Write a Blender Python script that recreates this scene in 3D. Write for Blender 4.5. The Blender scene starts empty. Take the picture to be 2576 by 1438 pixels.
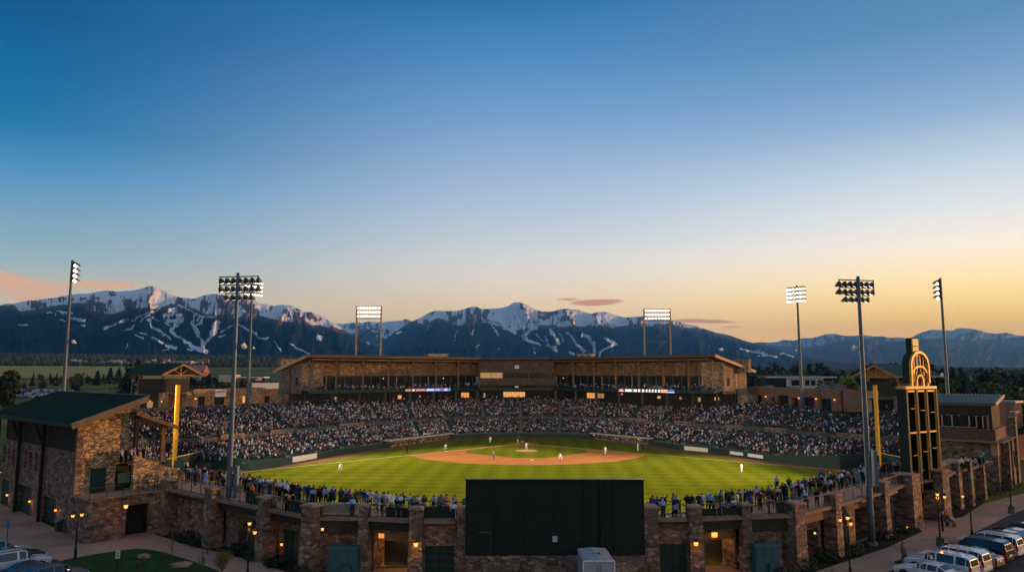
import bpy, bmesh, math, random, re
import numpy as np
from mathutils import Vector, Matrix
R = math.radians
random.seed(7)
SC = bpy.context.scene
COL = SC.collection
# ------------------------------------------------------------ view geometry
FPX, CX, CY, EYE = 1900.0, 1288.0, 719.0, 18.7
TH = math.atan(220 / 1900.0)
CT, ST = math.cos(TH), math.sin(TH)

def ray(x, y):
    u, v = (x - CX) / FPX, (CY - y) / FPX
    return u, CT - v * ST, ST + v * CT

def G(x, y, z=2.4):
    """where the sight line through photo point x, y meets the level z"""
    a, b, c = ray(x, y)
    t = (z - EYE) / c
    return Vector((a * t, b * t, z))

def P(x, y, Y):
    a, b, c = ray(x, y)
    t = Y / b
    return Vector((a * t, Y, EYE + c * t))

def XA(x, Y):
    return P(x, 939, Y).x

def pix(X, Y, Z):
    """photo point of a place (arrays allowed)"""
    d = Z - EYE
    f = Y * CT + d * ST
    return CX + FPX * X / f, CY - FPX * (-Y * ST + d * CT) / f

# ------------------------------------------------------------ scene tools
def tag(o, label=None, cat=None, group=None, kind=None):
    if label: o['label'] = label
    if cat: o['category'] = cat
    if group: o['group'] = group
    if kind: o['kind'] = kind
    return o

def empty(name, loc=(0, 0, 0), rz=0.0, label=None, cat=None, group=None):
    o = bpy.data.objects.new(name, None)
    COL.objects.link(o)
    o.location = loc
    o.rotation_euler = (0, 0, rz)
    o.empty_display_size = 0.5
    return tag(o, label, cat, group)

def frame(o, d):
    """matrix: local x along d (2D), local y to its left, z up, origin o"""
    d = Vector((d[0], d[1], 0)).normalized()
    n = Vector((-d.y, d.x, 0))
    m = Matrix.Identity(4)
    for i in range(3):
        m[i][0] = d[i]; m[i][1] = n[i]; m[i][2] = (0, 0, 1)[i]; m[i][3] = o[i]
    return m

class MB:
    def __init__(s, T=None):
        s.v = []; s.f = []; s.m = []; s.T = T
    def add(s, vs, fs, m=0, T=None):
        T = T or s.T
        b = len(s.v)
        for p in vs:
            p = Vector(p)
            s.v.append(tuple(T @ p) if T else tuple(p))
        for f in fs:
            s.f.append(tuple(b + i for i in f)); s.m.append(m)
        return s
    def box(s, x0, x1, y0, y1, z0, z1, m=0, T=None):
        vs = [(x0, y0, z0), (x1, y0, z0), (x1, y1, z0), (x0, y1, z0), (x0, y0, z1), (x1, y0, z1), (x1, y1, z1), (x0, y1, z1)]
        return s.add(vs, [(0, 3, 2, 1), (4, 5, 6, 7), (0, 1, 5, 4), (1, 2, 6, 5), (2, 3, 7, 6), (3, 0, 4, 7)], m, T)
    def hexa(s, vs, m=0, T=None):
        return s.add(vs, [(0, 3, 2, 1), (4, 5, 6, 7), (0, 1, 5, 4), (1, 2, 6, 5), (2, 3, 7, 6), (3, 0, 4, 7)], m, T)
    def beam(s, a, b, w, h=None, m=0, T=None):
        h = h or w
        a, b = Vector(a), Vector(b)
        d = (b - a).normalized()
        up = Vector((0, 0, 1)) if abs(d.z) < 0.95 else Vector((0, 1, 0))
        sx = d.cross(up).normalized() * w / 2
        sz = sx.cross(d).normalized() * h / 2
        vs = [a - sx - sz, a + sx - sz, a + sx + sz, a - sx + sz, b - sx - sz, b + sx - sz, b + sx + sz, b - sx + sz]
        return s.add(vs, [(0, 1, 2, 3), (7, 6, 5, 4), (0, 4, 5, 1), (1, 5, 6, 2), (2, 6, 7, 3), (3, 7, 4, 0)], m, T)
    def tube(s, pts, rad, n=8, m=0, cap=True, T=None):
        pts = [Vector(p) for p in pts]
        if not hasattr(rad, '__len__'): rad = [rad] * len(pts)
        vs, fs = [], []
        prev = None
        for i, p in enumerate(pts):
            d = (pts[min(i + 1, len(pts) - 1)] - pts[max(i - 1, 0)]).normalized()
            if prev is None:
                up = Vector((0, 0, 1)) if abs(d.z) < 0.9 else Vector((1, 0, 0))
                sx = d.cross(up).normalized()
            else:
                sx = (prev - d * prev.dot(d)).normalized()
            prev = sx
            sy = d.cross(sx)
            for k in range(n):
                a = 2 * math.pi * k / n
                vs.append(p + (sx * math.cos(a) + sy * math.sin(a)) * rad[i])
        for i in range(len(pts) - 1):
            for k in range(n):
                k2 = (k + 1) % n
                fs.append((i * n + k, i * n + k2, (i + 1) * n + k2, (i + 1) * n + k))
        if cap:
            fs.append(tuple(range(n - 1, -1, -1)))
            fs.append(tuple((len(pts) - 1) * n + k for k in range(n)))
        return s.add(vs, fs, m, T)
    def prism(s, poly, z0, z1, m=0, T=None):
        n = len(poly)
        zt = z1 if hasattr(z1, '__len__') else [z1] * n
        zb = z0 if hasattr(z0, '__len__') else [z0] * n
        vs = [(p[0], p[1], zb[i]) for i, p in enumerate(poly)] + [(p[0], p[1], zt[i]) for i, p in enumerate(poly)]
        fs = [tuple(range(n - 1, -1, -1)), tuple(range(n, 2 * n))] + [(i, (i + 1) % n, n + (i + 1) % n, n + i) for i in range(n)]
        return s.add(vs, fs, m, T)
    def build(s, name, mats, parent=None, smooth=False):
        me = bpy.data.meshes.new(name)
        me.from_pydata(s.v, [], s.f)
        if not isinstance(mats, (list, tuple)): mats = [mats]
        for q in mats: me.materials.append(q)
        if len(mats) > 1: me.polygons.foreach_set('material_index', s.m)
        if smooth: me.polygons.foreach_set('use_smooth', [True] * len(me.polygons))
        me.update()
        bm = bmesh.new(); bm.from_mesh(me)
        bmesh.ops.recalc_face_normals(bm, faces=bm.faces)
        bm.to_mesh(me); bm.free()
        o = bpy.data.objects.new(name, me)
        COL.objects.link(o)
        if parent is not None: o.parent = parent
        return o

def sheet(name, polys, z, mat, kind='structure', parent=None):
    mb = MB()
    for p in polys:
        mb.add([(q[0], q[1], z) for q in p], [tuple(range(len(p)))])
    o = mb.build(name, mat, parent)
    for pl in o.data.polygons:
        if pl.normal.z < 0: pl.flip()
    o.data.update()
    if kind: o['kind'] = kind
    return o

def copy_tree(o, parent=None, kids=None):
    c = o.copy(); COL.objects.link(c)
    if parent is not None: c.parent = parent
    for ch in list(o.children): copy_tree(ch, c)
    return c

def wall_open(mb, L, z0, z1, y0, y1, ops, m=0, T=None, x0=0.0):
    """wall from x0 to L with rectangular openings (xa, xb, za, zb)"""
    xs = sorted({x0, L} | {min(max(v, x0), L) for o in ops for v in o[:2]})
    for a, b in zip(xs, xs[1:]):
        if b - a < 1e-4: continue
        mid = (a + b) / 2
        cuts = sorted((o[2], o[3]) for o in ops if o[0] < mid < o[1])
        z = z0
        for c, d in cuts:
            if c > z + 1e-4: mb.box(a, b, y0, y1, z, c, m, T)
            z = max(z, d)
        if z < z1 - 1e-4: mb.box(a, b, y0, y1, z, z1, m, T)

def offset(poly, d):
    """shift an open 2D polyline to its left by d, mitred"""
    out = []
    n = len(poly)
    for i in range(n):
        p = Vector(poly[i][:2])
        nn = []
        for a, b in ((i - 1, i), (i, i + 1)):
            if a >= 0 and b < n:
                e = (Vector(poly[b][:2]) - Vector(poly[a][:2])).normalized()
                nn.append(Vector((-e.y, e.x)))
        m = sum(nn, Vector((0, 0))).normalized()
        k = d / max(0.3, m.dot(nn[0]))
        out.append((p.x + m.x * k, p.y + m.y * k))
    return out

# ------------------------------------------------------------ materials
MATS = {}
def nodes(name):
    m = bpy.data.materials.new(name); m.use_nodes = True
    nt = m.node_tree
    b = nt.nodes['Principled BSDF']
    return m, nt, b

def mat(name, col, rough=0.7, metal=0.0, var=0.12, scale=1.5, bump=0.0, bscale=20, spec=0.3, coat=0.0):
    """plain procedural material: colour broken by two sizes of noise"""
    m, nt, b = nodes(name)
    N, Lk = nt.nodes.new, nt.links.new
    tc = N('ShaderNodeTexCoord')
    n1 = N('ShaderNodeTexNoise'); n1.inputs['Scale'].default_value = scale; n1.inputs['Detail'].default_value = 6
    Lk(tc.outputs['Object'], n1.inputs['Vector'])
    mr = N('ShaderNodeMapRange'); mr.inputs['From Min'].default_value = 0.3; mr.inputs['From Max'].default_value = 0.7
    mr.inputs['To Min'].default_value = 1 - var; mr.inputs['To Max'].default_value = 1 + var
    Lk(n1.outputs['Fac'], mr.inputs['Value'])
    mx = N('ShaderNodeMix'); mx.data_type = 'RGBA'; mx.blend_type = 'MULTIPLY'; mx.inputs['Factor'].default_value = 1
    mx.inputs['A'].default_value = (*col, 1)
    Lk(mr.outputs['Result'], mx.inputs['B'])
    Lk(mx.outputs['Result'], b.inputs['Base Color'])
    b.inputs['Roughness'].default_value = rough
    b.inputs['Metallic'].default_value = metal
    b.inputs['Specular IOR Level'].default_value = spec if rough < .85 else .03
    b.inputs['Coat Weight'].default_value = coat
    if bump:
        n2 = N('ShaderNodeTexNoise'); n2.inputs['Scale'].default_value = bscale; n2.inputs['Detail'].default_value = 4
        Lk(tc.outputs['Object'], n2.inputs['Vector'])
        bp = N('ShaderNodeBump'); bp.inputs['Strength'].default_value = bump; bp.inputs['Distance'].default_value = 0.05
        Lk(n2.outputs['Fac'], bp.inputs['Height']); Lk(bp.outputs['Normal'], b.inputs['Normal'])
    MATS[name] = m
    return m

def emit(name, col, strength, base=(0.1, 0.1, 0.1)):
    m, nt, b = nodes(name)
    b.inputs['Base Color'].default_value = (*base, 1)
    b.inputs['Emission Color'].default_value = (*col, 1)
    b.inputs['Emission Strength'].default_value = strength
    m.cycles.emission_sampling = 'NONE'
    return m

def stone(name, cols, sc=(1.7, 1.7, 3.1), mortar=(0.10, 0.085, 0.07), mw=0.07):
    m, nt, b = nodes(name)
    N, Lk = nt.nodes.new, nt.links.new
    tc = N('ShaderNodeTexCoord')
    mp = N('ShaderNodeMapping'); mp.inputs['Scale'].default_value = sc
    Lk(tc.outputs['Object'], mp.inputs['Vector'])
    # ragged stones: bend the coordinates a little
    wn = N('ShaderNodeTexNoise'); wn.inputs['Scale'].default_value = 2.2
    Lk(mp.outputs['Vector'], wn.inputs['Vector'])
    ad = N('ShaderNodeVectorMath'); ad.operation = 'MULTIPLY_ADD'
    ad.inputs[1].default_value = (0.45, 0.45, 0.45)
    Lk(wn.outputs['Color'], ad.inputs[0]); Lk(mp.outputs['Vector'], ad.inputs[2])
    v = N('ShaderNodeTexVoronoi'); v.feature = 'F1'; v.inputs['Randomness'].default_value = 0.85
    v2 = N('ShaderNodeTexVoronoi'); v2.feature = 'DISTANCE_TO_EDGE'; v2.inputs['Randomness'].default_value = 0.85
    for q in (v, v2):
        q.inputs['Scale'].default_value = 1.0
        Lk(ad.outputs[0], q.inputs['Vector'])
    sp = N('ShaderNodeSeparateColor'); Lk(v.outputs['Color'], sp.inputs['Color'])
    cr = N('ShaderNodeValToRGB'); cr.color_ramp.interpolation = 'CONSTANT'
    e = cr.color_ramp.elements
    while len(e) < len(cols): e.new(0.5)
    for i, c in enumerate(cols):
        e[i].position = i / len(cols); e[i].color = (*c, 1)
    Lk(sp.outputs['Red'], cr.inputs['Fac'])
    n = N('ShaderNodeTexNoise'); n.inputs['Scale'].default_value = 9; n.inputs['Detail'].default_value = 5
    Lk(tc.outputs['Object'], n.inputs['Vector'])
    mr = N('ShaderNodeMapRange'); mr.inputs['From Min'].default_value = 0.3; mr.inputs['From Max'].default_value = 0.7
    mr.inputs['To Min'].default_value = 0.65; mr.inputs['To Max'].default_value = 1.35
    n0 = N('ShaderNodeTexNoise'); n0.inputs['Scale'].default_value = .55; n0.inputs['Detail'].default_value = 5; Lk(tc.outputs['Object'], n0.inputs['Vector'])
    av = N('ShaderNodeMath'); av.operation = 'ADD'; Lk(n.outputs['Fac'], av.inputs[0]); Lk(n0.outputs['Fac'], av.inputs[1])
    hf = N('ShaderNodeMath'); hf.operation = 'MULTIPLY'; hf.inputs[1].default_value = .5; Lk(av.outputs[0], hf.inputs[0]); Lk(hf.outputs[0], mr.inputs['Value'])
    mr.inputs['From Min'].default_value = 0.36; mr.inputs['From Max'].default_value = 0.64
    mul = N('ShaderNodeMix'); mul.data_type = 'RGBA'; mul.blend_type = 'MULTIPLY'; mul.inputs['Factor'].default_value = 1
    Lk(cr.outputs['Color'], mul.inputs['A']); Lk(mr.outputs['Result'], mul.inputs['B'])
    ss = N('ShaderNodeMapRange'); ss.interpolation_type = 'SMOOTHSTEP'
    ss.inputs['From Min'].default_value = mw * 0.3; ss.inputs['From Max'].default_value = mw
    Lk(v2.outputs['Distance'], ss.inputs['Value'])
    mx = N('ShaderNodeMix'); mx.data_type = 'RGBA'
    mx.inputs['A'].default_value = (*mortar, 1)
    Lk(ss.outputs['Result'], mx.inputs['Factor']); Lk(mul.outputs['Result'], mx.inputs['B'])
    Lk(mx.outputs['Result'], b.inputs['Base Color'])
    b.inputs['Roughness'].default_value = 0.9
    hs = N('ShaderNodeMath'); hs.operation = 'ADD'
    Lk(ss.outputs['Result'], hs.inputs[0]); Lk(sp.outputs['Green'], hs.inputs[1])
    bp = N('ShaderNodeBump'); bp.inputs['Strength'].default_value = 1.0; bp.inputs['Distance'].default_value = 0.08
    Lk(hs.outputs[0], bp.inputs['Height']); Lk(bp.outputs['Normal'], b.inputs['Normal'])
    MATS[name] = m
    return m

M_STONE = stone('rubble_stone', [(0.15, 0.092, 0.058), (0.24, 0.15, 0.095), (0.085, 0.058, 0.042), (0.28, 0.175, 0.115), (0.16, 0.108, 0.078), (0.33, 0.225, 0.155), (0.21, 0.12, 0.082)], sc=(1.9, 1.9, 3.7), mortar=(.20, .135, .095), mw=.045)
M_STONE2 = stone('sunlit_tan_stone', [(0.42, 0.27, 0.12), (0.54, 0.35, 0.17), (0.28, 0.17, 0.085), (0.60, 0.40, 0.21), (0.36, 0.23, 0.12), (0.19, 0.12, 0.07)], sc=(2.3, 2.3, 5.6))  # tan stone lightened to carry the low sun on golden walls
M_CAP = mat('cap_stone', (0.30, 0.19, 0.135), 0.9, var=0.25, scale=3, bump=0.4)
M_CONC = mat('coping_concrete', (0.24, 0.17, 0.125), 0.9, var=0.2, scale=1.2, bump=0.2)
M_PAVE = mat('plaza_pavers', (0.38, 0.23, 0.165), 0.85, var=0.14, scale=0.9, bump=0.2, bscale=9)
M_WALK = mat('walkway_concrete', (0.36, 0.225, 0.165), 0.9, var=0.16, scale=0.35, bump=0.3, bscale=14)
M_ASPH = mat('asphalt', (0.05, 0.05, 0.052), 0.9, var=0.3, scale=0.6, bump=0.3, bscale=30)
M_DARK = mat('dark_bronze_steel', (0.028, 0.028, 0.024), 0.5, 0.3, var=0.2)
M_GREEN = mat('dark_green_panel', (0.004, 0.015, 0.010), 0.6, var=0.25, scale=0.8, bump=0.2, bscale=3)
M_GRNW = mat('green_padding', (0.012, 0.034, 0.022), 0.7, var=0.15)
M_SUNGOLD = mat('painted_gold_steel', (0.72, 0.38, 0.07), 0.45, 0.2, var=0.2)  # gold tone brightened to carry low sun on the scoreboard frame
M_WOOD = mat('stained_timber', (0.16, 0.085, 0.045), 0.75, var=0.35, scale=2.5, bump=0.3)
M_WOODL = mat('timber_beam', (0.30, 0.16, 0.07), 0.7, var=0.3, scale=2.5)
M_BROWN = mat('brown_stucco', (0.21, 0.115, 0.075), 0.9, var=0.12, scale=0.7, bump=0.2)
M_TAN = mat('tan_stucco', (0.42, 0.27, 0.18), 0.9, var=0.1, scale=0.7, bump=0.2)
M_ROOFG = mat('green_metal_roof', (0.006, 0.034, 0.022), 0.55, 0.0, spec=.2, var=0.15, scale=0.6)
M_ROOFB = mat('grey_green_metal_roof', (0.06, 0.10, 0.085), 0.5, 0.1, spec=.25, var=0.15)
M_STEEL = mat('galvanised_steel', (0.10, 0.13, 0.16), 0.5, 0.3, var=0.12, scale=1.0)
M_WHITE = mat('white_paint', (0.72, 0.72, 0.70), 0.6, var=0.06)
M_YEL = mat('foul_pole_yellow', (0.85, 0.47, 0.02), 0.5, var=0.08)
M_BLACK = mat('black_matt', (0.012, 0.012, 0.012), 0.7, var=0.2)
M_GLASS = mat('dark_glass', (0.012, 0.016, 0.02), 0.06, 0.0, var=0.2, spec=0.8)
M_SEAT = mat('green_plastic_seats', (0.014, 0.035, 0.032), 0.6, var=0.4, scale=0.8)
M_STEP = mat('terrace_concrete', (0.085, 0.085, 0.078), 0.95, var=0.25, scale=0.8)
M_LENS = emit('floodlight_lens', (1.0, 0.90, 0.78), 9)
M_HOOD = mat('lamp_housing', (0.12, 0.10, 0.08), 0.4, 0.6, var=0.3)
M_WARM = emit('warm_lamp', (1.0, 0.33, 0.05), 2.2)
M_WARM2 = emit('lit_room', (1.0, 0.40, 0.09), .85)
M_WARM3 = emit('dim_lit_room', (1.0, 0.52, 0.16), 0.32)
M_TEAL = mat('utility_cabinet_paint', (0.035, 0.10, 0.12), 0.55, var=0.2)
M_BARK = mat('bark', (0.10, 0.075, 0.055), 0.9, var=0.3, scale=4, bump=0.5)
M_MULCH = mat('planting_bed_soil', (0.035, 0.03, 0.02), 1.0, var=0.5, scale=2.5, bump=0.8, bscale=8)
M_LAWN = mat('lawn_grass', (0.028, 0.06, 0.022), 1.0, var=0.3, scale=0.8, bump=0.6, bscale=30)
def leafmat(name, col):
    m = mat(name, col, 0.8, var=0.45, scale=0.9)
    return m
M_LEAFD = leafmat('dark_foliage', (0.030, 0.045, 0.022))
M_LEAFE = leafmat('evergreen_foliage', (0.018, 0.032, 0.018))
M_LEAFY = leafmat('spring_foliage', (0.16, 0.15, 0.03))
M_LEAFG = leafmat('green_foliage', (0.055, 0.075, 0.03))
# ============================================================ camera, sky, sun
cam = bpy.data.cameras.new('camera'); camo = bpy.data.objects.new('camera', cam); COL.objects.link(camo)
cam.sensor_width = 36; cam.lens = 36 * FPX / 2576
camo.location = (0, 0, EYE); camo.rotation_euler = (R(90) + TH, 0, 0)
cam.clip_start = 0.5; cam.clip_end = 120000
SC.camera = camo
SUN_AZ, SUN_EL = R(76), R(5.0)          # azimuth clockwise from +Y
sd = Vector((math.sin(SUN_AZ) * math.cos(SUN_EL), math.cos(SUN_AZ) * math.cos(SUN_EL), math.sin(SUN_EL)))
sun = bpy.data.lights.new('sun', 'SUN'); suno = bpy.data.objects.new('sun', sun); COL.objects.link(suno)
sun.energy = 5.0; sun.angle = R(0.6); sun.color = (1.0, 0.47, 0.15)
suno.rotation_euler = sd.to_track_quat('Z', 'Y').to_euler()

def srgb(*c):
    return tuple(((v / 255 + 0.055) / 1.055) ** 2.4 if v > 10 else v / 255 / 12.92 for v in c)

W = bpy.data.worlds.new('World'); SC.world = W; W.use_nodes = True
nt = W.node_tree; N, LK = nt.nodes.new, nt.links.new
bg = nt.nodes['Background']
sky = N('ShaderNodeTexSky'); sky.sky_type = 'NISHITA'; sky.sun_disc = False
sky.sun_elevation = SUN_EL; sky.sun_rotation = SUN_AZ; sky.altitude = 1500; sky.dust_density = 1.5; sky.ozone_density = 2.0
tc = N('ShaderNodeTexCoord')
sep = N('ShaderNodeSeparateXYZ'); LK(tc.outputs['Generated'], sep.inputs[0])
def mth(op, a, b=None, clamp=False):
    n = N('ShaderNodeMath'); n.operation = op; n.use_clamp = clamp
    for i, q in enumerate((a, b)):
        if q is None: continue
        if isinstance(q, (int, float)): n.inputs[i].default_value = q
        else: LK(q, n.inputs[i])
    return n.outputs[0]
elev = mth('ARCSINE', sep.outputs['Z'])                     # radians above the horizon
azim = mth('ARCTAN2', sep.outputs['X'], sep.outputs['Y'])   # radians clockwise from +Y
e01 = mth('DIVIDE', elev, R(60), True)
def ramp(stops):
    cr = N('ShaderNodeValToRGB'); cr.color_ramp.interpolation = 'LINEAR'
    el = cr.color_ramp.elements
    while len(el) < len(stops): el.new(0.5)
    for i, (deg, c) in enumerate(stops):
        el[i].position = deg / 60; el[i].color = (*srgb(*c), 1)
    LK(e01, cr.inputs[0]); return cr.outputs[0]
# three elevation ramps: north side, middle, sunset side; tops out of view brightened as ground fill
rl = ramp([(2, (226, 196, 158)), (4.5, (222, 198, 165)), (6, (192, 186, 166)), (7.2, (160, 180, 182)), (8.4, (142, 170, 184)), (10.9, (112, 157, 187)), (13.4, (70, 140, 185)), (15.8, (25, 115, 165)), (19.3, (0, 100, 155)), (22.8, (0, 85, 140)), (31, (20, 84, 140)), (46, (134, 150, 172))])
rm = ramp([(2, (250, 188, 108)), (4, (246, 202, 136)), (7.2, (228, 212, 192)), (8.7, (214, 210, 202)), (10.2, (196, 202, 206)), (13.1, (172, 188, 210)), (16.1, (148, 174, 206)), (19.1, (118, 158, 204)), (23.3, (80, 138, 190)), (27.3, (40, 112, 168)), (33, (40, 106, 160)), (48, (140, 154, 174))])
rr = ramp([(1.5, (253, 166, 34)), (3.4, (255, 190, 58)), (5.9, (255, 216, 140)), (8.4, (241, 222, 200)), (10.9, (215, 214, 212)), (13.4, (190, 202, 212)), (17, (140, 168, 200)), (19.3, (118, 154, 192)), (22.8, (90, 135, 178)), (31, (74, 120, 166)), (46, (146, 156, 176))])
def smooth(v, a, b):
    n = N('ShaderNodeMapRange'); n.interpolation_type = 'SMOOTHSTEP'
    n.inputs['From Min'].default_value = a; n.inputs['From Max'].default_value = b
    LK(v, n.inputs['Value']); return n.outputs[0]
def mix(f, a, b, mode='MIX'):
    n = N('ShaderNodeMix'); n.data_type = 'RGBA'; n.blend_type = mode
    for k, q in (('Factor', f), ('A', a), ('B', b)):
        if isinstance(q, (int, float)): n.inputs[k].default_value = q
        elif isinstance(q, tuple): n.inputs[k].default_value = (*q, 1)
        else: LK(q, n.inputs[k])
    return n.outputs['Result']
c1 = mix(smooth(azim, R(-36), R(2)), rl, rm)
c2 = mix(smooth(azim, R(-2), R(34)), c1, rr)
# clouds: thin streaks lit from below, cut out of noise inside long soft ellipses
cl = None
for (px, py, wx, wy, amt, tilt) in [(-10, 706, 200, 27, 1.1, 0.17), (250, 717, 110, 12, 1.0, -.03), (20, 742, 200, 12, .8, 0.05), (1500, 760, 85, 10, 1.4, 0.0), (1430, 753, 50, 5, 1.1, 0.0),
                                    (1216, 744, 18, 4, 0.5, 0.0), (1775, 807, 90, 6, 1.2, 0.04), (1835, 823, 42, 5, 1.1, 0.0)]:
    d = Vector(ray(px, py)).normalized()
    az0, el0 = math.atan2(d.x, d.y), math.asin(d.z)
    u = mth('DIVIDE', mth('SUBTRACT', azim, az0), wx / FPX)
    v = mth('DIVIDE', mth('SUBTRACT', mth('ADD', elev, mth('MULTIPLY', mth('SUBTRACT', azim, az0), tilt)), el0), wy / FPX)
    q = mth('SUBTRACT', 1.0, mth('ADD', mth('POWER', mth('ABSOLUTE', u), 2.0), mth('POWER', mth('ABSOLUTE', v), 2.0)), True)
    q = mth('MULTIPLY', q, amt)
    cl = q if cl is None else mth('MAXIMUM', cl, q)
mp = N('ShaderNodeMapping'); mp.inputs['Scale'].default_value = (12, 12, 120); LK(tc.outputs['Generated'], mp.inputs[0])
cn = N('ShaderNodeTexNoise'); cn.inputs['Scale'].default_value = 1; cn.inputs['Detail'].default_value = 7; LK(mp.outputs[0], cn.inputs['Vector'])
cf = mth('MULTIPLY', smooth(mth('ADD', cl, mth('MULTIPLY', mth('SUBTRACT', cn.outputs['Fac'], 0.52), 2.6)), 0.18, 0.85), smooth(cl, 0.0, 0.25))
ccol = mix(smooth(azim, R(-10), R(8)), srgb(240, 174, 124), srgb(200, 124, 78))
c3 = mix(mth('MULTIPLY', cf, 0.9), c2, ccol)
# the ground half of the sky ball, and a little of the physical sky for its glow towards the sun
c4 = mix(1.0, c3, mix(1.0, sky.outputs[0], (0.004, 0.004, 0.004), 'MULTIPLY'), 'ADD')
LK(c4, bg.inputs['Color'])
# near the horizon the sky is seen through more air: it is that much brighter behind it
gs_ = mth('ADD', 1.0, mth('MULTIPLY', mth('POWER', 2.718, mth('MULTIPLY', mth('MAXIMUM', elev, 0.0), -5.5)), mth('ADD', .62, mth('MULTIPLY', smooth(azim, R(-25), R(35)), .74)))); LK(gs_, bg.inputs['Strength'])
W.cycles.sampling_method = 'MANUAL'; W.cycles.sample_map_resolution = 512

# ============================================================ number noise
_rng = np.random.RandomState(5)
_tab = _rng.rand(256, 256)
def vnoise(x, y):
    xi, yi = np.floor(x).astype(int), np.floor(y).astype(int)
    fx, fy = x - xi, y - yi
    fx, fy = fx * fx * (3 - 2 * fx), fy * fy * (3 - 2 * fy)
    a = _tab[xi & 255, yi & 255]; b = _tab[(xi + 1) & 255, yi & 255]
    c = _tab[xi & 255, (yi + 1) & 255]; d = _tab[(xi + 1) & 255, (yi + 1) & 255]
    return (a * (1 - fx) + b * fx) * (1 - fy) + (c * (1 - fx) + d * fx) * fy
def fbm(x, y, o=5, ridged=False):
    s, amp, tot = 0, 1, 0
    for k in range(o):
        n = vnoise(x * 2 ** k + 17.3 * k, y * 2 ** k + 5.1 * k)
        if ridged: n = 1 - np.abs(2 * n - 1)
        s = s + n * amp; tot += amp; amp *= 0.5
    return s / tot

# ============================================================ open land
CEN = Vector((3, 160))
FOOT = [(0, 66.6), (-16, 66.6), (-25, 76.5), (-33, 86), (-52, 112), (-85, 128), (-100, 165), (-92, 205), (-72, 232), (-45, 256), (-20, 266), (3, 268), (28, 266), (52, 256), (82, 232), (100, 205), (114, 165), (110, 152), (84, 142), (64, 120), (47, 96), (31, 80), (18, 66.6)]
def foot_r(ang):
    best = 90
    d = Vector((math.cos(ang), math.sin(ang)))
    for i in range(len(FOOT)):
        a = Vector(FOOT[i]) - CEN; b = Vector(FOOT[(i + 1) % len(FOOT)]) - CEN
        e = b - a
        den = d.x * e.y - d.y * e.x
        if abs(den) < 1e-9: continue
        t = (a.x * e.y - a.y * e.x) / den
        s = (a.x * d.y - a.y * d.x) / den
        if t > 0 and -1e-6 <= s <= 1 + 1e-6: best = t
    return best
def terr(x, y):
    r = np.hypot(x, y); az = np.degrees(np.arctan2(x, y))
    hl = np.interp(r, [0, 450, 700, 1000, 1700, 2500, 3500, 5000, 9000], [0, 0, 3.5, 8.9, 22, 37.6, 66, 112, 150])
    hr = np.interp(r, [0, 700, 1500, 2500, 5000, 9000], [0, 0, 5, 14, 40, 60])
    w = np.clip((az + 16) / 28, 0, 1); w = w * w * (3 - 2 * w)
    w = np.where(np.abs(az) > 90, 1, w)
    return 2.4 + hl * (1 - w) + hr * w
nA, rs = 288, list(np.concatenate([[0, 1.5, 4, 9, 18, 32, 52, 80, 120, 170, 230], np.geomspace(300, 9500, 34)]))
vs, fs = [], []
for i in range(nA):
    a = 2 * math.pi * i / nA
    r0 = foot_r(a)
    for dr in rs:
        x, y = CEN.x + math.cos(a) * (r0 + dr), CEN.y + math.sin(a) * (r0 + dr)
        vs.append((x, y, float(terr(np.array(x), np.array(y)))))
nr = len(rs)
for i in range(nA):
    j = (i + 1) % nA
    for k in range(nr - 1):
        fs.append((i * nr + k, i * nr + k + 1, j * nr + k + 1, j * nr + k))
m, gnt, b = nodes('meadow_and_fields')
gn, gl = gnt.nodes.new, gnt.links.new
gt = gn('ShaderNodeTexCoord')
def gnoise(s, d=6):
    n = gn('ShaderNodeTexNoise'); n.inputs['Scale'].default_value = s; n.inputs['Detail'].default_value = d
    gl(gt.outputs['Object'], n.inputs['Vector']); return n.outputs['Fac']
cr = gn('ShaderNodeValToRGB'); el = cr.color_ramp.elements
el[0].position = 0.38; el[0].color = (0.045, 0.062, 0.010, 1); el[1].position = 0.62; el[1].color = (0.13, 0.13, 0.018, 1)
gl(gnoise(0.012), cr.inputs[0])
cr2 = gn('ShaderNodeValToRGB'); el = cr2.color_ramp.elements
el[0].position = 0.3; el[0].color = (0.72, 0.72, 0.72, 1); el[1].position = 0.7; el[1].color = (1.25, 1.2, 1.1, 1)
gl(gnoise(0.35), cr2.inputs[0])
gm = gn('ShaderNodeMix'); gm.data_type = 'RGBA'; gm.blend_type = 'MULTIPLY'; gm.inputs['Factor'].default_value = 1
gl(cr.outputs[0], gm.inputs['A']); gl(cr2.outputs[0], gm.inputs['B']); gl(gm.outputs['Result'], b.inputs['Base Color'])
b.inputs['Roughness'].default_value = 1; b.inputs['Specular IOR Level'].default_value = 0.1
M_LAND = m
mb = MB(); mb.add(vs, fs)
gr = mb.build('ground', M_LAND, smooth=True); gr['kind'] = 'structure'

# ============================================================ mountains
def z1(p): return (p[0] * 0.32703, 608.4 + p[1] * 0.32703)
def z2(p): return (842.5 + p[0] * 0.3634, 702.05 + p[1] * 0.3634)
def z3(p): return (1733.6 + p[0] * 0.32703, 655.2 + p[1] * 0.32703)

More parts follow.
